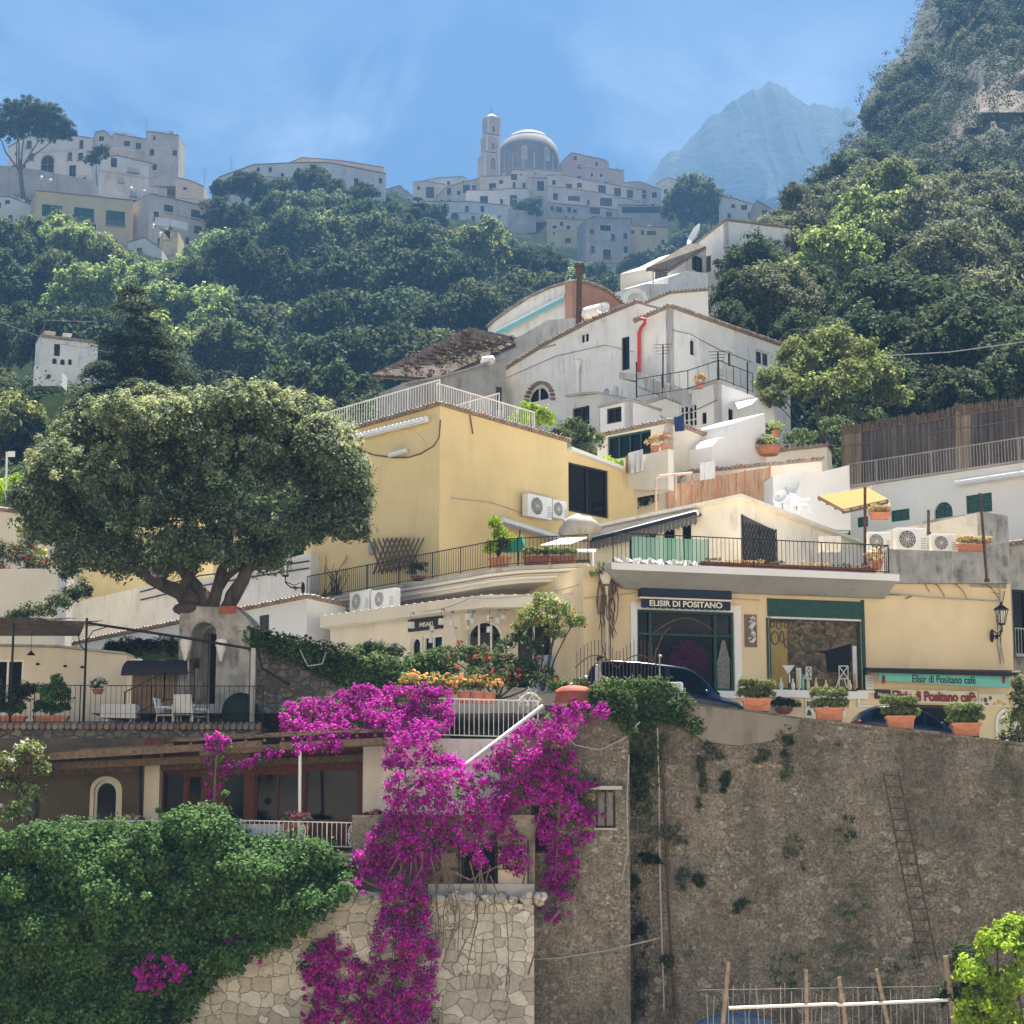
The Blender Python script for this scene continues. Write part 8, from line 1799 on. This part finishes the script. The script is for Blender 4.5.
def armchair(label, loc, rz, sc=1):
    o = thing('garden_armchair', label, 'chair', loc, None); q = MB()
    def bx(*a): q.box(None, *a)
    bx(-.3,.3,-.3,.3,.36,.42); s_ = obj('seat', q, M['plastic_w'], None, loc=(0,0,0), bevel=.02); s_.parent = o
    q = MB(); q.hexa([(-.3,.26,.42),(.3,.26,.42),(.3,.32,.42),(-.3,.32,.42),(-.27,.42,.98),(.27,.42,.98),(.27,.47,.98),(-.27,.47,.98)]); s_ = obj('backrest', q, M['plastic_w'], None, loc=(0,0,0), bevel=.02); s_.parent = o
    for sx in (-1,1):
        q = MB(); q.tube([(sx*.33,-.3,.0),(sx*.33,-.3,.58),(sx*.33,-.25,.64),(sx*.33,.3,.66)], .035, 6); s_ = obj('armrest', q, M['plastic_w'], None, True, loc=(0,0,0)); s_.parent = o
        q = MB(); q.tube([(sx*.3,.32,0),(sx*.28,.3,.5)], .03, 6); s_ = obj('leg', q, M['plastic_w'], None, True, loc=(0,0,0)); s_.parent = o
    o.rotation_euler = (0,0,rz); o.scale = (sc,)*3; return o
def onT(px, Y): a = at(px,700,Y); return (a.x, a.y, zt_-.05)
armchair('white plastic armchair seen from behind on the upper terrace, right of the stair railing', onT(186,67.2), R(175), 1.1)
armchair('white plastic armchair turned sideways on the upper terrace before the stair railing', onT(169,67.0), R(75), 1.0)
armchair('white plastic armchair tucked close to the arch on the upper terrace', onT(200,67.5), R(100), .95)
o = thing('garden_table', 'white covered table on the upper terrace beside the iron railing', 'table', onT(121,67)); L0 = Vector(onT(121,67)); q = MB(); q.box(None, L0.x-.55,L0.x+.55,L0.y-.4,L0.y+.4,L0.z+.68,L0.z+.73); obj('table_top', q, M['plastic_w'], o); q = MB(); q.hexa([L0+Vector(v) for v in [(-.62,-.47,.3),(.6,-.47,.27),(.6,.47,.3),(-.62,.47,.3),(-.56,-.41,.745),(.56,-.41,.745),(.56,.41,.745),(-.56,.41,.745)]]); obj('tablecloth', q, M['cloth_w'], o)
for sx,sy in ((-.4,-.3),(.4,-.3),(-.4,.3),(.4,.3)): q = MB(); q.tube([L0+Vector((sx,sy,0)), L0+Vector((sx,sy,.68))], .03, 5); obj('leg', q, M['plastic_w'], o)
# ------------------------------------------------------------------ restaurant under the pergola
rp_ = Pl((-60,800,65.0),(375,800,64.8))
wr = [(161,771,185.5,832,'r',{'mull':0,'name':'door','pane':'shutglass'}),(187,775,202,832,'r',{'mull':0,'pane':'glass'}),(222,772,246,832,'r',{'mull':0,'name':'door','pane':'shutglass'}),(254,772,300,825,'r',{'mull':1,'pane':'glass'}),(304,768,360,822,'r',{'mull':0,'pane':'glass'}),(93.5,780,118,838,'wau',{'mull':0,'pane':'glass','sw':.12,'sm':'cream_p'})]
M['shutglass'] = glass('blue_black_glass', (.012,.017,.026), .12)
rs = thing('restaurant', 'dark restaurant front with red brown wooden windows under the reed pergola', 'restaurant', rp_.px(250,846))
zf = rp_.sz(250,852)[1]; z1 = rp_.sz(250,738)[1]
M['brownwall'] = stucco('brown_rough_plaster', (.13,.105,.075), .6, (.05,.042,.035), .35, 1.4, amt=.45)
s0,sm,s1 = rp_.sz(-60,800)[0], rp_.sz(143,800)[0], rp_.sz(378,800)[0]
q = MB(); q.plate(rp_, [(s0,zf),(sm,zf),(sm,z1),(s0,z1)], [shape(rp_,wr[5])[0]], 0, .3); obj('wall', q, M['brownwall'], rs)
q = MB(); q.plate(rp_, [(sm,zf),(s1,zf),(s1,z1),(sm,z1)], [shape(rp_,w_)[0] for w_ in wr[:5]], .0, .25); obj('timber_front', q, M['wood_r'], rs)
for w_ in wr: add_win(rp_, w_, rs)
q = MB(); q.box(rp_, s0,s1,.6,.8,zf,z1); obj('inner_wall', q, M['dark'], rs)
q = MB(); q.box(rp_, s0,s1+.2,-4.2,2,zf-.3,zf-.02); fl = obj('floor_slab', q, M['conc'], rs)
q = MB(); s_a,s_b,_,_ = rp_.rect(145,770,160,846,-.3); q.box(rp_, s_a,s_b,-.55,-.004,zf,z1-.3); obj('pillar', q, M['cream_p'], rs)
q = MB(); s_a,s_b,_,_ = rp_.rect(364,750,381,846,-.4); q.box(rp_, s_a,s_b+.1,-.9,-.004,zf-3,z1); obj('pillar', q, M['white'], rs)
o = thing('wicker_lamp', 'drum-shaped wicker lamp on the cream pillar under the pergola', 'lamp', rp_.px(150.5,762,-.7)); c = rp_.px(150.5,763,-.8); q = MB(); q.lathe(c, [(.28,0),(.30,.1),(.28,.42),(.2,.45),(0,.45)], 16); obj('lamp_shade', q, cane('wicker',[(.12,.08,.05),(.22,.16,.11),(.3,.24,.18)],(6,6,20)), o, True)
# pergola roof
o = thing('reed_pergola', 'long reed-matted pergola roof on timber beams over the restaurant terrace', 'pergola', at(200,846,62.5))
f0,f1,f2,f3 = at(-60,752,62.2), at(384,733,62.2), at(384,742,65.3), at(-60,758,65.3)
f0z = at(-60,752,62.2); fm = at(200,737,62.2)
q = MB(); slab(q, [at(-60,757,62.0), at(170,744,62.0), at(176,750,65.3), at(-60,760,65.3)], .12); slab(q, [at(170,738,61.9), at(388,728,62.0), at(388,738,65.3), at(176,746,65.3)], .12); obj('reed_mat', q, M['reedroof'], o)
q = MB()
for (x0,y0,x1,y1,Y0) in [(-60,763,262,744,62.05),(-60,772,250,757,63.2),(200,752,392,741.5,62.1),(-60,778,380,757,64.6),(280,746,392,741,61.9)]: a,b = at(x0,y0,Y0), at(x1,y1,Y0); q.hexa([a+Vector((0,-.09,-.11)),b+Vector((0,-.09,-.11)),b+Vector((0,.09,-.11)),a+Vector((0,.09,-.11)),a+Vector((0,-.09,.11)),b+Vector((0,-.09,.11)),b+Vector((0,.09,.11)),a+Vector((0,.09,.11))])
obj('beam', q, M['wood'], o); q = MB()
for i in range(24):
    x = -50+i*18.5; y = lerp_tab([(-60,758),(170,746),(172,741),(392,731)], x); q.tube([at(x,y+3.5,61.95), at(x,y+9,65.2)], .06, 5)
obj('rafters', q, M['wood'], o); q = MB(); fr_ = random.Random(9)
for i in range(120):
    x = fr_.uniform(190,330); y = 741-(x-170)*.055; a = at(x,y+fr_.uniform(-2,2),61.9+fr_.uniform(-.1,.5)); q.tube([a, at(x+fr_.uniform(12,40),y-1.2+fr_.uniform(-3,1),61.95+fr_.uniform(-.1,.5))], .018, 4)
obj('canes', q, M['brush_l'], o)
q = MB(); q.tube([at(299.5,848,61.6), at(300,748,61.9)], .05, 7); obj('post', q, M['wmetal'], o)
q = MB(); q.tube([at(140.5,846,64.0), at(140.5,752,64.0)], .05, 6); obj('post', q, M['iron'], o)
bz = at(200,846,61.3)
railing('white_balustrade', 'white iron balustrade with scroll panels along the restaurant terrace', [at(78,848,61.3), at(230,847,61.3), at(375,850,61.3)], .80, 'wmetal', .145, .013, .024, post=1.55, orn=True)
q = MB(); a,b = at(228,842,62.0), at(287,842,62.0); slab(q, [Vector((a.x,62,at(258,824,62).z)),Vector((b.x,62,at(258,824,62).z)),Vector((b.x,62.8,at(258,824,62).z)),Vector((a.x,62.8,at(258,824,62).z))], .5); setp(obj('terrace_table', q, M['cloth_w']), 'white clothed table behind the scroll balustrade of the restaurant', 'table')
for k,(x,y,r) in enumerate([(288,818,5),(297,816,5),(305,819,5),(368,818,6),(376,815,6)]): pot('pot of pink flowers on the restaurant balustrade', x, y+12, 61.8, .16, .2, 'terra', 'pink flower pots on the restaurant balustrade', plant='lf_hedge', pr=.24, seed=200+k, flow=('fl_pink',34,.09))
for k,(x,y) in enumerate([(63,823),(129,822),(139,824)]): pot('pot of pale pink flowers above the hedge at the left of the balustrade', x, y+6, 61.6, .14, .15, 'terra', 'pale pink flower pots above the hedge', plant='lf_hedge', pr=.2, seed=210+k, flow=('fl_pink',20,.09))
building('terrace_base_wall', 'dark stone base wall of the restaurant terrace behind the climbing hedge', (-60,900,61.5),(352,900,61.5), [(-60,851),(352,851)], 1075, 'wall_g', .6, (), None, cat='wall', ground=False)
# ------------------------------------------------------------------ climbing hedge in front, vine, bougainvillea
htop = [(-30,842),(0,838),(30,834),(60,826),(100,832),(128,826),(150,832),(180,818),(212,808),(232,826),(245,846),(300,842),(330,850),(342,862),(352,884)]
hbot = [(-30,1060),(150,1060),(182,1040),(190,1005),(215,975),(250,952),(285,940),(310,920),(330,905),(352,888)]
mass('climbing_hedge', 'dense deep green climbing hedge filling the lower left corner', htop, hbot, 60.6, 2.4, 'lf_hedge', 220, 5.4, 64, .36, .12, asp=.75, yfun=lambda x,y: 60.8 + .8*fbm(x*.02,y*.02,4), out=(0,-.8,.5))
o = bpy.data.objects.get('climbing_hedge'); q = MB(); rr = random.Random(8)
for k in range(18): x = rr.uniform(0,320); q.tube([at(x,1040,60.6), at(x+rr.uniform(-20,20),960,60.3), at(x+rr.uniform(-30,30),880,60.4)], .05, 5, .02)
obj('stems', q, M['vine'], o)
bush_at('white_flower_vine', 'loose light green vine with tiny white flowers at the left edge', [(10,765,61.8,18,16),(30,752,61.8,16,14),(42,772,61.8,12,14),(8,790,61.8,16,16),(34,795,61.6,12,14),(16,815,61.4,18,14),(-10,775,61.8,16,30)], 'lf_light', 230, 24, 18, .22, .13, flow=('fl_white',5,.09), stem=at(35,850,61.5))
def inpoly(poly, x, y):
    c = False; j = len(poly)-1
    for i in range(len(poly)):
        (xi,yi),(xj,yj) = poly[i], poly[j]
        if (yi>y) != (yj>y) and x < (xj-xi)*(y-yi)/(yj-yi)+xi: c = not c
        j = i
    return c
def boug(name, label, polys, seed, step=3.6, nper=34, cr=.18, leaf=.088, holes=(), stems=(), leafy=.28, catg='bougainvillea'):
    rng = np.random.default_rng(seed); cc=[]; gg=[]
    for poly, yf, thick, dens in polys:
        xs = [p[0] for p in poly]; ys_ = [p[1] for p in poly]
        y = min(ys_)
        while y <= max(ys_):
            x = min(xs)
            while x <= max(xs):
                jx, jy = x+rng.uniform(-.9,.9)*step, y+rng.uniform(-.9,.9)*step
                if inpoly(poly, jx, jy) and rng.uniform() < dens*(.75+.9*fbm(jx*.045,jy*.045,seed)):
                    Yc = yf(jx,jy) - thick*(.5+.8*fbm(jx*.04,jy*.04,seed+2.)) + rng.uniform(-.12,.2)*max(.5,thick)
                    (gg if rng.uniform() < leafy else cc).append(np.array(at(jx,jy,Yc)))
                x += step
            y += step
    cc = np.array(cc); gg = np.array(gg)
    base = Vector((float(cc[:,0].mean()), float(cc[:,1].mean()), float(cc[:,2].min()))); o = thing(name, label, catg, base)
    k = len(cc); no = int(k*.16); ex_ = cc[rng.integers(0,k,no)] + rng.normal(size=(no,3))*np.array([.2,.1,.2]) + np.array([0,-.08,-.06])
    rr_ = np.concatenate([cr*rng.uniform(.5,1.35,k), cr*rng.uniform(.25,.55,no)]); cc = np.concatenate([cc, ex_]); k = len(cc); P, N = clumps(rng, cc, np.tile(np.array([0,-.6,.6]),(k,1)), nper, rr_, .95, .3)
    link_mesh('blossom', leaf_mesh('blossom', P-np.array(base), N, leaf, M['boug'], .8, rng), o)
    k = len(gg); P, N = clumps(rng, gg+np.array([0,.08,-.03]), np.tile(np.array([0,-.6,.6]),(k,1)), 16, cr*1.1*np.ones(k), .95, .3)
    link_mesh('foliage', leaf_mesh('foliage', P-np.array(base), N, .10, M['lf_ivy'], .6, rng), o)
    if stems:
        q = MB(); rr = random.Random(seed)
        for s_ in stems:
            pts_ = [at(x,y,Y_) for x,y,Y_ in s_]; q.tube(pts_, .05, 6, .02)
        obj('stem', q, M['vine'], o, True)
    return o
T1 = [(279,716),(284,704),(300,699),(318,700),(330,694),(348,690),(362,685),(378,687),(400,686),(420,684),(436,687),(447,692),(454,703),(452,722),(444,733),(425,742),(405,752),(388,744),(372,734),(352,742),(336,750),(318,747),(300,751),(284,744),(280,730)]
D1 = [(384,742),(410,735),(436,732),(444,748),(462,762),(486,781),(505,797),(500,812),(492,832),(494,852),(480,868),(466,862),(452,850),(440,862),(430,878),(430,905),(438,940),(436,985),(438,1030),(380,1030),(376,985),(372,950),(376,918),(384,890),(372,880),(345,888),(334,876),(344,862),(366,850),(372,828),(384,815),(388,780)]
D2 = [(300,952),(318,940),(330,930),(342,945),(362,960),(378,980),(380,1030),(306,1030),(304,990)]
T1g = [(290,705),(345,690),(440,690),(452,712),(430,738),(390,742),(320,742),(290,738)]
boug('bougainvillea', 'huge magenta bougainvillea spilling over the pergola end and down the stone wall', [
    (T1, lambda x,y: 63.6 - max(0,(y-690))*.028, .55, .95),
    (D1, lambda x,y: 60.6 + (.9 if y < 770 else 0) - (.75 if y > 880 else 0), .55, .66),
    (D2, lambda x,y: 60.0, .2, .62)], 240,
    stems=[[(400,1010,60.2),(395,930,60.1),(402,860,60.4),(398,800,61),(402,742,62)],[(410,1000,60.2),(420,900,60.2),(412,830,60.6),(405,770,61.4),(375,735,62.2)],[(430,880,60.5),(445,868,60.2),(470,880,60.2),(500,865,60.2)],[(395,800,60.9),(430,770,60.6),(470,790,60.4)],[(385,890,60.1),(362,880,60),(340,900,60)]])
P3 = [(468,768),(486,756),(508,738),(528,722),(545,711),(560,704),(590,703),(612,706),(618,714),(604,719),(588,720),(574,726),(571,742),(576,766),(596,776),(600,782),(590,792),(594,815),(588,838),(577,846),(575,872),(568,905),(556,921),(548,915),(538,900),(544,872),(552,848),(538,834),(536,818),(526,806),(518,822),(524,842),(534,862),(514,876),(498,862),(492,838),(497,812),(494,794),(478,782)]
boug('bougainvillea', 'darker magenta bougainvillea hanging over the block wall below the terracotta mound', [(P3, lambda x,y: 61.0 - (.0 if y > 745 else .45), .45, .62)], 241,
    stems=[[(575,720,61.3),(548,780,60.9),(530,850,60.8),(512,935,60.1),(506,985,60)],[(580,720,61.3),(560,800,60.8),(555,880,60.7)],[(560,910,60.4),(540,935,60),(528,975,60)]])
boug('bougainvillea', 'narrow magenta bougainvillea spray hanging from the pergola beside the wicker lamp', [([(206,738),(214,733),(226,734),(230,742),(226,756),(232,764),(250,760),(262,752),(272,746),(276,752),(258,766),(236,772),(222,778),(216,795),(214,810),(205,811),(203,790),(202,765),(205,750)], lambda x,y: 61.7, .2, .66)], 242, cr=.14, stems=[[(212,845,61.5),(214,800,61.5),(216,760,61.6),(222,740,61.7)]])
boug('bougainvillea', 'two small magenta bougainvillea sprigs low in the climbing hedge', [([(134,962),(145,955),(160,952),(172,945),(176,955),(186,968),(182,980),(165,985),(148,995),(138,988)], lambda x,y: 59.0, .25, .6), ([(228,942),(238,938),(250,942),(252,956),(244,962),(232,956)], lambda x,y: 59.4, .2, .6)], 243, cr=.13)
vs = []
for k in range(26):
    x = RNG.uniform(385,500); y = RNG.uniform(850,880); vs.append((at(x,y,60.0), at(x+RNG.uniform(-30,20),y+RNG.uniform(40,130),60.0-.05)))
vines('bare bougainvillea stems straggling down the patchwork stone wall', vs, .022)
vs = []
for k in range(20): x = RNG.uniform(575,625); y = RNG.uniform(735,790); vs.append((mp.px(x,y,-.06), mp.px(x+RNG.uniform(-16,16),y+RNG.uniform(10,40),-.06)))
vines('thin dry creeper twigs over the block wall beside the small window', vs, .012)
# ------------------------------------------------------------------ garden fence and bright tree at the bottom right
fy = 58.5
M['post'] = plain('sunbleached_wood', (.34,.26,.19), .9, 0, .35, 6)
o = thing('garden_fence', 'rustic garden fence of leaning wooden posts with a white top bar', 'fence', at(840,1024,fy)); zg_ = -7.2
for x0,y0,x1,r in [(728.5,962,722,.075),(806,970,806,.07),(839,977,845,.075),(876.5,969,887,.07),(945.5,956,953,.10)]:
    a = at(x0,y0,fy); b = at(x1,1024,fy); d = b-a; f = (zg_-a.z)/d.z; e = a+d*f; q = MB(); q.tube([a, a.lerp(e,.5)+Vector((.03,0,0)), e], [r*.8,r*.95,r], 8); obj('post', q, M['post'], o, True)
q = MB(); q.tube([at(729,1008,fy-.08), at(836,1004,fy-.08), at(838,1005,fy-.08), at(948,1000,fy-.08)], .045, 6); obj('top_bar', q, M['wmetal'], o)
q = MB(); fr_ = random.Random(5)
for i in range(34):
    x = 706+i*7.3+fr_.uniform(-2,2); t_ = 988+fr_.uniform(-6,8); a = at(x,t_,fy+.3); q.tube([a, Vector((a.x+fr_.uniform(-.06,.06),a.y,a.z-1)), Vector((a.x+fr_.uniform(-.1,.1),a.y,zg_))], .014, 4)
q.tube([at(700,990,fy+.3), at(955,986,fy+.3)], .012, 4); obj('wire_stakes', q, M['gmetal'], o)
o = thing('garden_cart', 'blue tarpaulin heap behind the garden fence at the left', 'tarpaulin', at(725,1030,59.5)); q = MB(); q.ell(at(735,1028,59.8), 1.2,.6,.42, 14, 8); q.v = [(x, y, z+.06*math.sin(x*11)+.05*math.sin(y*9+x*5)) for x,y,z in q.v]; obj('sheet', q, plain('blue_tarpaulin',(.10,.16,.24),.6,0,.3,6), o, True)
bush_at('bright_tree', 'sunlit yellow green young tree at the lower right corner', [(1000,945,56,26,20),(975,975,56,20,18),(1020,985,56,34,26),(985,1005,55.8,26,20),(1015,930,56.2,20,14),(1045,960,56,34,34),(1000,1035,55.8,36,26),(972,1015,56,14,14)], 'lf_lime', 250, 40, 34, .22, .14, 'tree', stem=at(1010,1110,56))
bush_at('dark_tree', 'dark green bush in the shade behind the bright young tree', [(962,965,58.8,18,22),(975,990,58.8,18,24),(950,1000,58.8,14,20)], 'lf_dark', 251, 30, 28, .2, .13, 'bush')
bush_at('edge_shrub', 'white-edged leafy shrub at the right end of the parapet beside the arched door', [(1016,720,62.3,14,14),(1022,700,62.3,12,14),(1008,738,62.1,12,8),(1028,735,62.1,12,10),(1018,684,62.4,6,8)], 'lf_light', 252, 26, 22, .16, .12, flow=('fl_white',7,.1), stem=at(1020,745,62.4))
# cables across the view
for pth, lb in [([(0,322,150),(60,344,148),(110,352,146)],'thin overhead cable at the left above the white cottage'),([(880,356,95),(950,352,95),(1030,341,94)],'thin overhead cable against the dark wood on the right'),([(40,341,150),(46,320,150),(98,322,150),(90,328,150)],'wire aerial frame on the white cottage roof')]:
    q = MB(); q.tube([at(*p) for p in pth], .03, 4); setp(obj('overhead_cable', q, M['gmetal']), lb, 'cable')
# ------------------------------------------------------------------ small things on roofs and walls
def dish(label, px, py, Y, r, az=200, grp='satellite dishes on the white houses'):
    c = at(px, py, Y); o = thing('satellite_dish', label, 'satellite dish', c - Vector((0,0,r*1.6)), grp); d = Vector((math.cos(R(az)), math.sin(R(az)), .45)).normalized(); a = d.cross(up).normalized(); b = a.cross(d)
    q = MB(); n = 16
    for i in range(5):
        rr = r*i/4; q.v += [tuple(c + (a*math.cos(2*math.pi*k/n) + b*math.sin(2*math.pi*k/n))*rr + d*(rr*rr/r*.35)) for k in range(n)]
    q.f += [(i*n+k, i*n+(k+1)%n, (i+1)*n+(k+1)%n, (i+1)*n+k) for i in range(4) for k in range(n)]
    obj('dish', q, M['plastic_w'], o, True); q = MB(); q.tube([c-b*r, c-b*r*.3+d*r*.9], .015, 4); q.ell(c-b*r*.3+d*r*.9, .05,.05,.05, 6, 4); obj('arm', q, M['gmetal'], o); q = MB(); q.tube([c, c-d*.15-Vector((0,0,r*.3)), c-d*.15-Vector((0,0,r*1.7))], .03, 5); obj('mast', q, M['gmetal'], o)
dish('satellite dish on the plain white stepped wall left of the straw canopy', 794, 490, 87.4, .5, 215)
dish('smaller satellite dish low beside the stepped white wall', 781, 498, 87.0, .35, 240)
dish('round dish on the ridge of the house with the reed veranda', 697, 236, 148, 1.0, 200)
dish('dish standing on the roof before the terracotta house', 604, 309, 114.5, .4, 250)
aircon('air conditioner on the wall of the gabled house above the small stained front', gl, 603, 387, 613, 397, -.4)
def wire(label, pts, r=.018, m='iron', sag=.0):
    q = MB(); P_ = []
    for a, b in zip(pts, pts[1:]): P_ += [a.lerp(b, i/6) - up*(sag*4*(i/6)*(1-i/6)) for i in range(6)]
    q.tube(P_ + [pts[-1]], r, 4); setp(obj('wall_cable', q, M[m]), label, 'cable')
wire('cable looped across the front of the terrace house with lattice doors', [hL.px(650,409,-.06), hL.px(668,421,-.06), hL.px(700,408,-.06), hL.px(717,400,-.06)])
wire('cable running down the street side of the large white house', [mR.px(672,330,-.05), mR.px(690,334,-.05), mR.px(720,350,-.05), mR.px(752,362,-.05)], .015)
wire('thin cable across the left face of the gabled house below the tiles', [gl.px(506,378,-.06), gl.px(556,356,-.06), gl.px(605,345,-.06), gl.px(634,352,-.06)], .015)
wire('dark cable under the eave of the yellow house', [yR.px(470,415,-.06), yR.px(473,434,-.06)], .03, 'wood')
wire('faint cable line along the foot of the right yellow wall', [yR.px(452,498,-.05), yR.px(490,502,-.05), yR.px(526,514,-.05)], .02, 'soffit')
wire('cable pair strung over the shop corner below the balcony', [spl.px(584,598,-.1), spl.px(640,592,-.1), spl.px(760,600,-.1)], .02, 'soffit')
wire('pipe line along the apricot wall under the balcony end', [spl.px(886,593,-.08), spl.px(930,597,-.08), spl.px(1003,601,-.08)], .035, 'soffit')
wire('grey down pipe at the right corner of the apricot shop wall', [spl.px(1000,585,-.1), spl.px(1001,664,-.1)], .03, 'soffit')
wire('cable along the fascia of the lamp shop', [at(420,612,73), at(470,598,71.2), at(560,590,70.8), at(600,572,70)], .02, 'soffit', .1)
wire('cable hanging over the old stone wall ivy', [at(300,650,68.2), at(308,666,68.1), at(322,664,68.1), at(326,652,68.2)], .025, 'gmetal')
def chairp(label, px, py, Y, rz, m='plastic_w', sc=1):
    p = at(px, py, Y); armchair(label, (p.x, p.y, p.z), rz, sc)
chairp('white chair on the roof terrace behind the straw canopy', 800, 512, 86, R(40), sc=.9)
laundry((at(700,463,89), at(715,461,89.2)), .8, 'cloth_w', 'pale towel drying near the tiled wall above the bamboo screen')
for k,(x,y,Y,l,f) in enumerate([(700,388.5,99.3,'lf_dry',('fl_orange',8,.08)),(655,452.5,88.8,'lf_dry',('fl_red',5,.07)),(665,450.5,88.3,'lf_dry',('fl_red',4,.07)),(776,437,95,'lf_light',('fl_orange',6,.08))]):
    pot(['dry flower pot on the terrace wall of the white house','left dry flower pot on the balcony parapet of the cream house','right dry flower pot on the balcony parapet of the cream house','pot of yellow flowers on the stepped curved wall'][k], x, y, Y, .22, .3, 'terra', plant=l, pr=.42, seed=300+k, flow=f)
for k,(x,y,s) in enumerate([(720,372,.5),(690,392,.4)]):
    p = at(x,y,97); q = MB(); q.box(None, p.x-.3*s, p.x+.3*s, p.y-.1, p.y+.1, p.z-.3*s, p.z+.3*s); setp(obj('wall_box', q, M['gmetal']), ['grey meter box on the terrace railing of the white house','small grey box under the terrace railing of the white house'][k], 'box')
# ------------------------------------------------------------------ terrain
GPA = np.array(GP)
extra = []
for Y, tab in [(82,[(-500,740),(0,730),(300,720),(560,730),(800,760),(1100,740),(1500,740)]), (92,[(-500,660),(0,640),(300,600),(600,560),(800,580),(1100,620),(1500,600)]),
               (540,[(-500,330),(0,330),(300,320),(520,310),(760,320),(1100,200),(1500,200)]), (450,[(-500,250),(0,250),(300,260),(520,215),(700,235)]), (360,[(-400,240),(0,232),(140,235),(300,225)]), (640,[(-500,420),(0,420),(520,400),(1000,380),(1500,380)])]:
    for px, py in tab: p = at(px, py, Y); extra.append((p.x, p.y, p.z))
for Y, py in [(110,470),(130,440),(160,430),(200,410),(240,390),(300,300)]:
    for px in (1200, 1500): p = at(px, py, Y); extra.append((p.x,p.y,p.z))
    for px in (-250, -500): p = at(px, py+30, Y); extra.append((p.x,p.y,p.z))
A = np.concatenate([GPA[GPA[:,1] > 84], np.array(extra)])
def ground_z(X, Y):
    d2 = ((A[:,0]-X)/1.0)**2 + ((A[:,1]-Y)/1.0)**2 + 4.0
    w_ = d2**-1.6; return float((w_*A[:,2]).sum()/w_.sum())
rows = [[((-520+j*32.5-512)/F*Y0, Y0, z0) for j in range(64)] for Y0, z0 in ((66.6,-9),(66.9,1.6),(72,1.8),(77,2.2))]
ys = [80+2.6*i for i in range(60)] + [236+8*i for i in range(102)]
for Y in ys:
    row = []
    for j in range(64):
        px = -520 + j*32.5; X = (px-512)/F*Y
        z = ground_z(X, Y) + .5*fbm(X*.15, Y*.15, 1.)
        row.append((X, Y, z - .25))
    rows.append(row)
sheet('hillside_terrain', rows, M['earth'], 'structure')
rng = np.random.default_rng(77)
G = np.array(rows); cc = []
for _ in range(11000):
    i = int(rng.uniform(12, len(ys)-46)); j = int(rng.uniform(12, 50)); p = G[i,j] + rng.normal(size=3)*np.array([.9,.9,.25]); cc.append(p + np.array([0,0,.5]))
cc = np.array(cc)
P, N = clumps(rng, cc, np.tile([0,-.4,1.],(len(cc),1)), 14, rng.uniform(.6,1.5,len(cc)), .7)
o = link_mesh('undergrowth', leaf_mesh('undergrowth', P, N, .42, M['lf_dark'], .6, rng)); o['kind'] = 'stuff'; setp(o, 'low green undergrowth covering the slope under the trees', 'undergrowth')
# lower ground in front, and an unseen slope added behind the viewer for bounce light
q = MB(); zg = -7.2
q.poly([(-1100,-900,zg-14),(1100,-900,zg-14),(1100,3600,zg-14),(-1100,3600,zg-14)]); o = obj('ground', q, M['stonepave']); o['kind'] = 'structure'
rows = [[(x, y, zg + .12*fbm(x*.3, y*.3, 0) - (14 if y < -30 else 0)) for x in np.linspace(-60, 60, 40)] for y in np.linspace(-42, 66, 40)]
sheet('lower_ground', rows, plain('dry_earth', (.30,.25,.185), .95, 0, .3, 1.2), 'structure')
def slopemat():
    m, t, b = nt('bounce_slope_patches'); n = noise(t, .035, 4, .6)  # pale and dark patches chosen for bounce light and window reflections
    t.links.new(ramp(t, n, [(.46,(.74,.64,.50)),(.52,(.05,.06,.03)),(.6,(.05,.06,.03)),(.63,(.6,.52,.42))]), b.inputs['Base Color']); b.inputs['Roughness'].default_value = .95; return m
rows = [[(x, -40-y_, zg-14+(y_*.62 if y_>0 else 0)+6*fbm(x*.01,y_*.01,5)) for x in np.linspace(-420,420,24)] for y_ in np.linspace(0,300,14)]
sheet('bounce_hillside', rows, slopemat(), 'structure')
# the air
q = MB(); q.box(None, -1150, 1150, -950, 3700, -90, 1080)
hz = obj('haze', q, None or bpy.data.materials.new('air'))
m = hz.data.materials[0]; m.use_nodes = True; t = m.node_tree; t.nodes.remove(t.nodes['Principled BSDF'])
v = t.nodes.new('ShaderNodeVolumePrincipled'); v.inputs['Color'].default_value = (.074,.158,.288,1); v.inputs['Density'].default_value = .0006; v.inputs['Anisotropy'].default_value = .25
t.links.new(v.outputs[0], t.nodes['Material Output'].inputs['Volume']); hz['kind'] = 'stuff'; setp(hz, 'thin blue haze filling the valley air', 'haze')
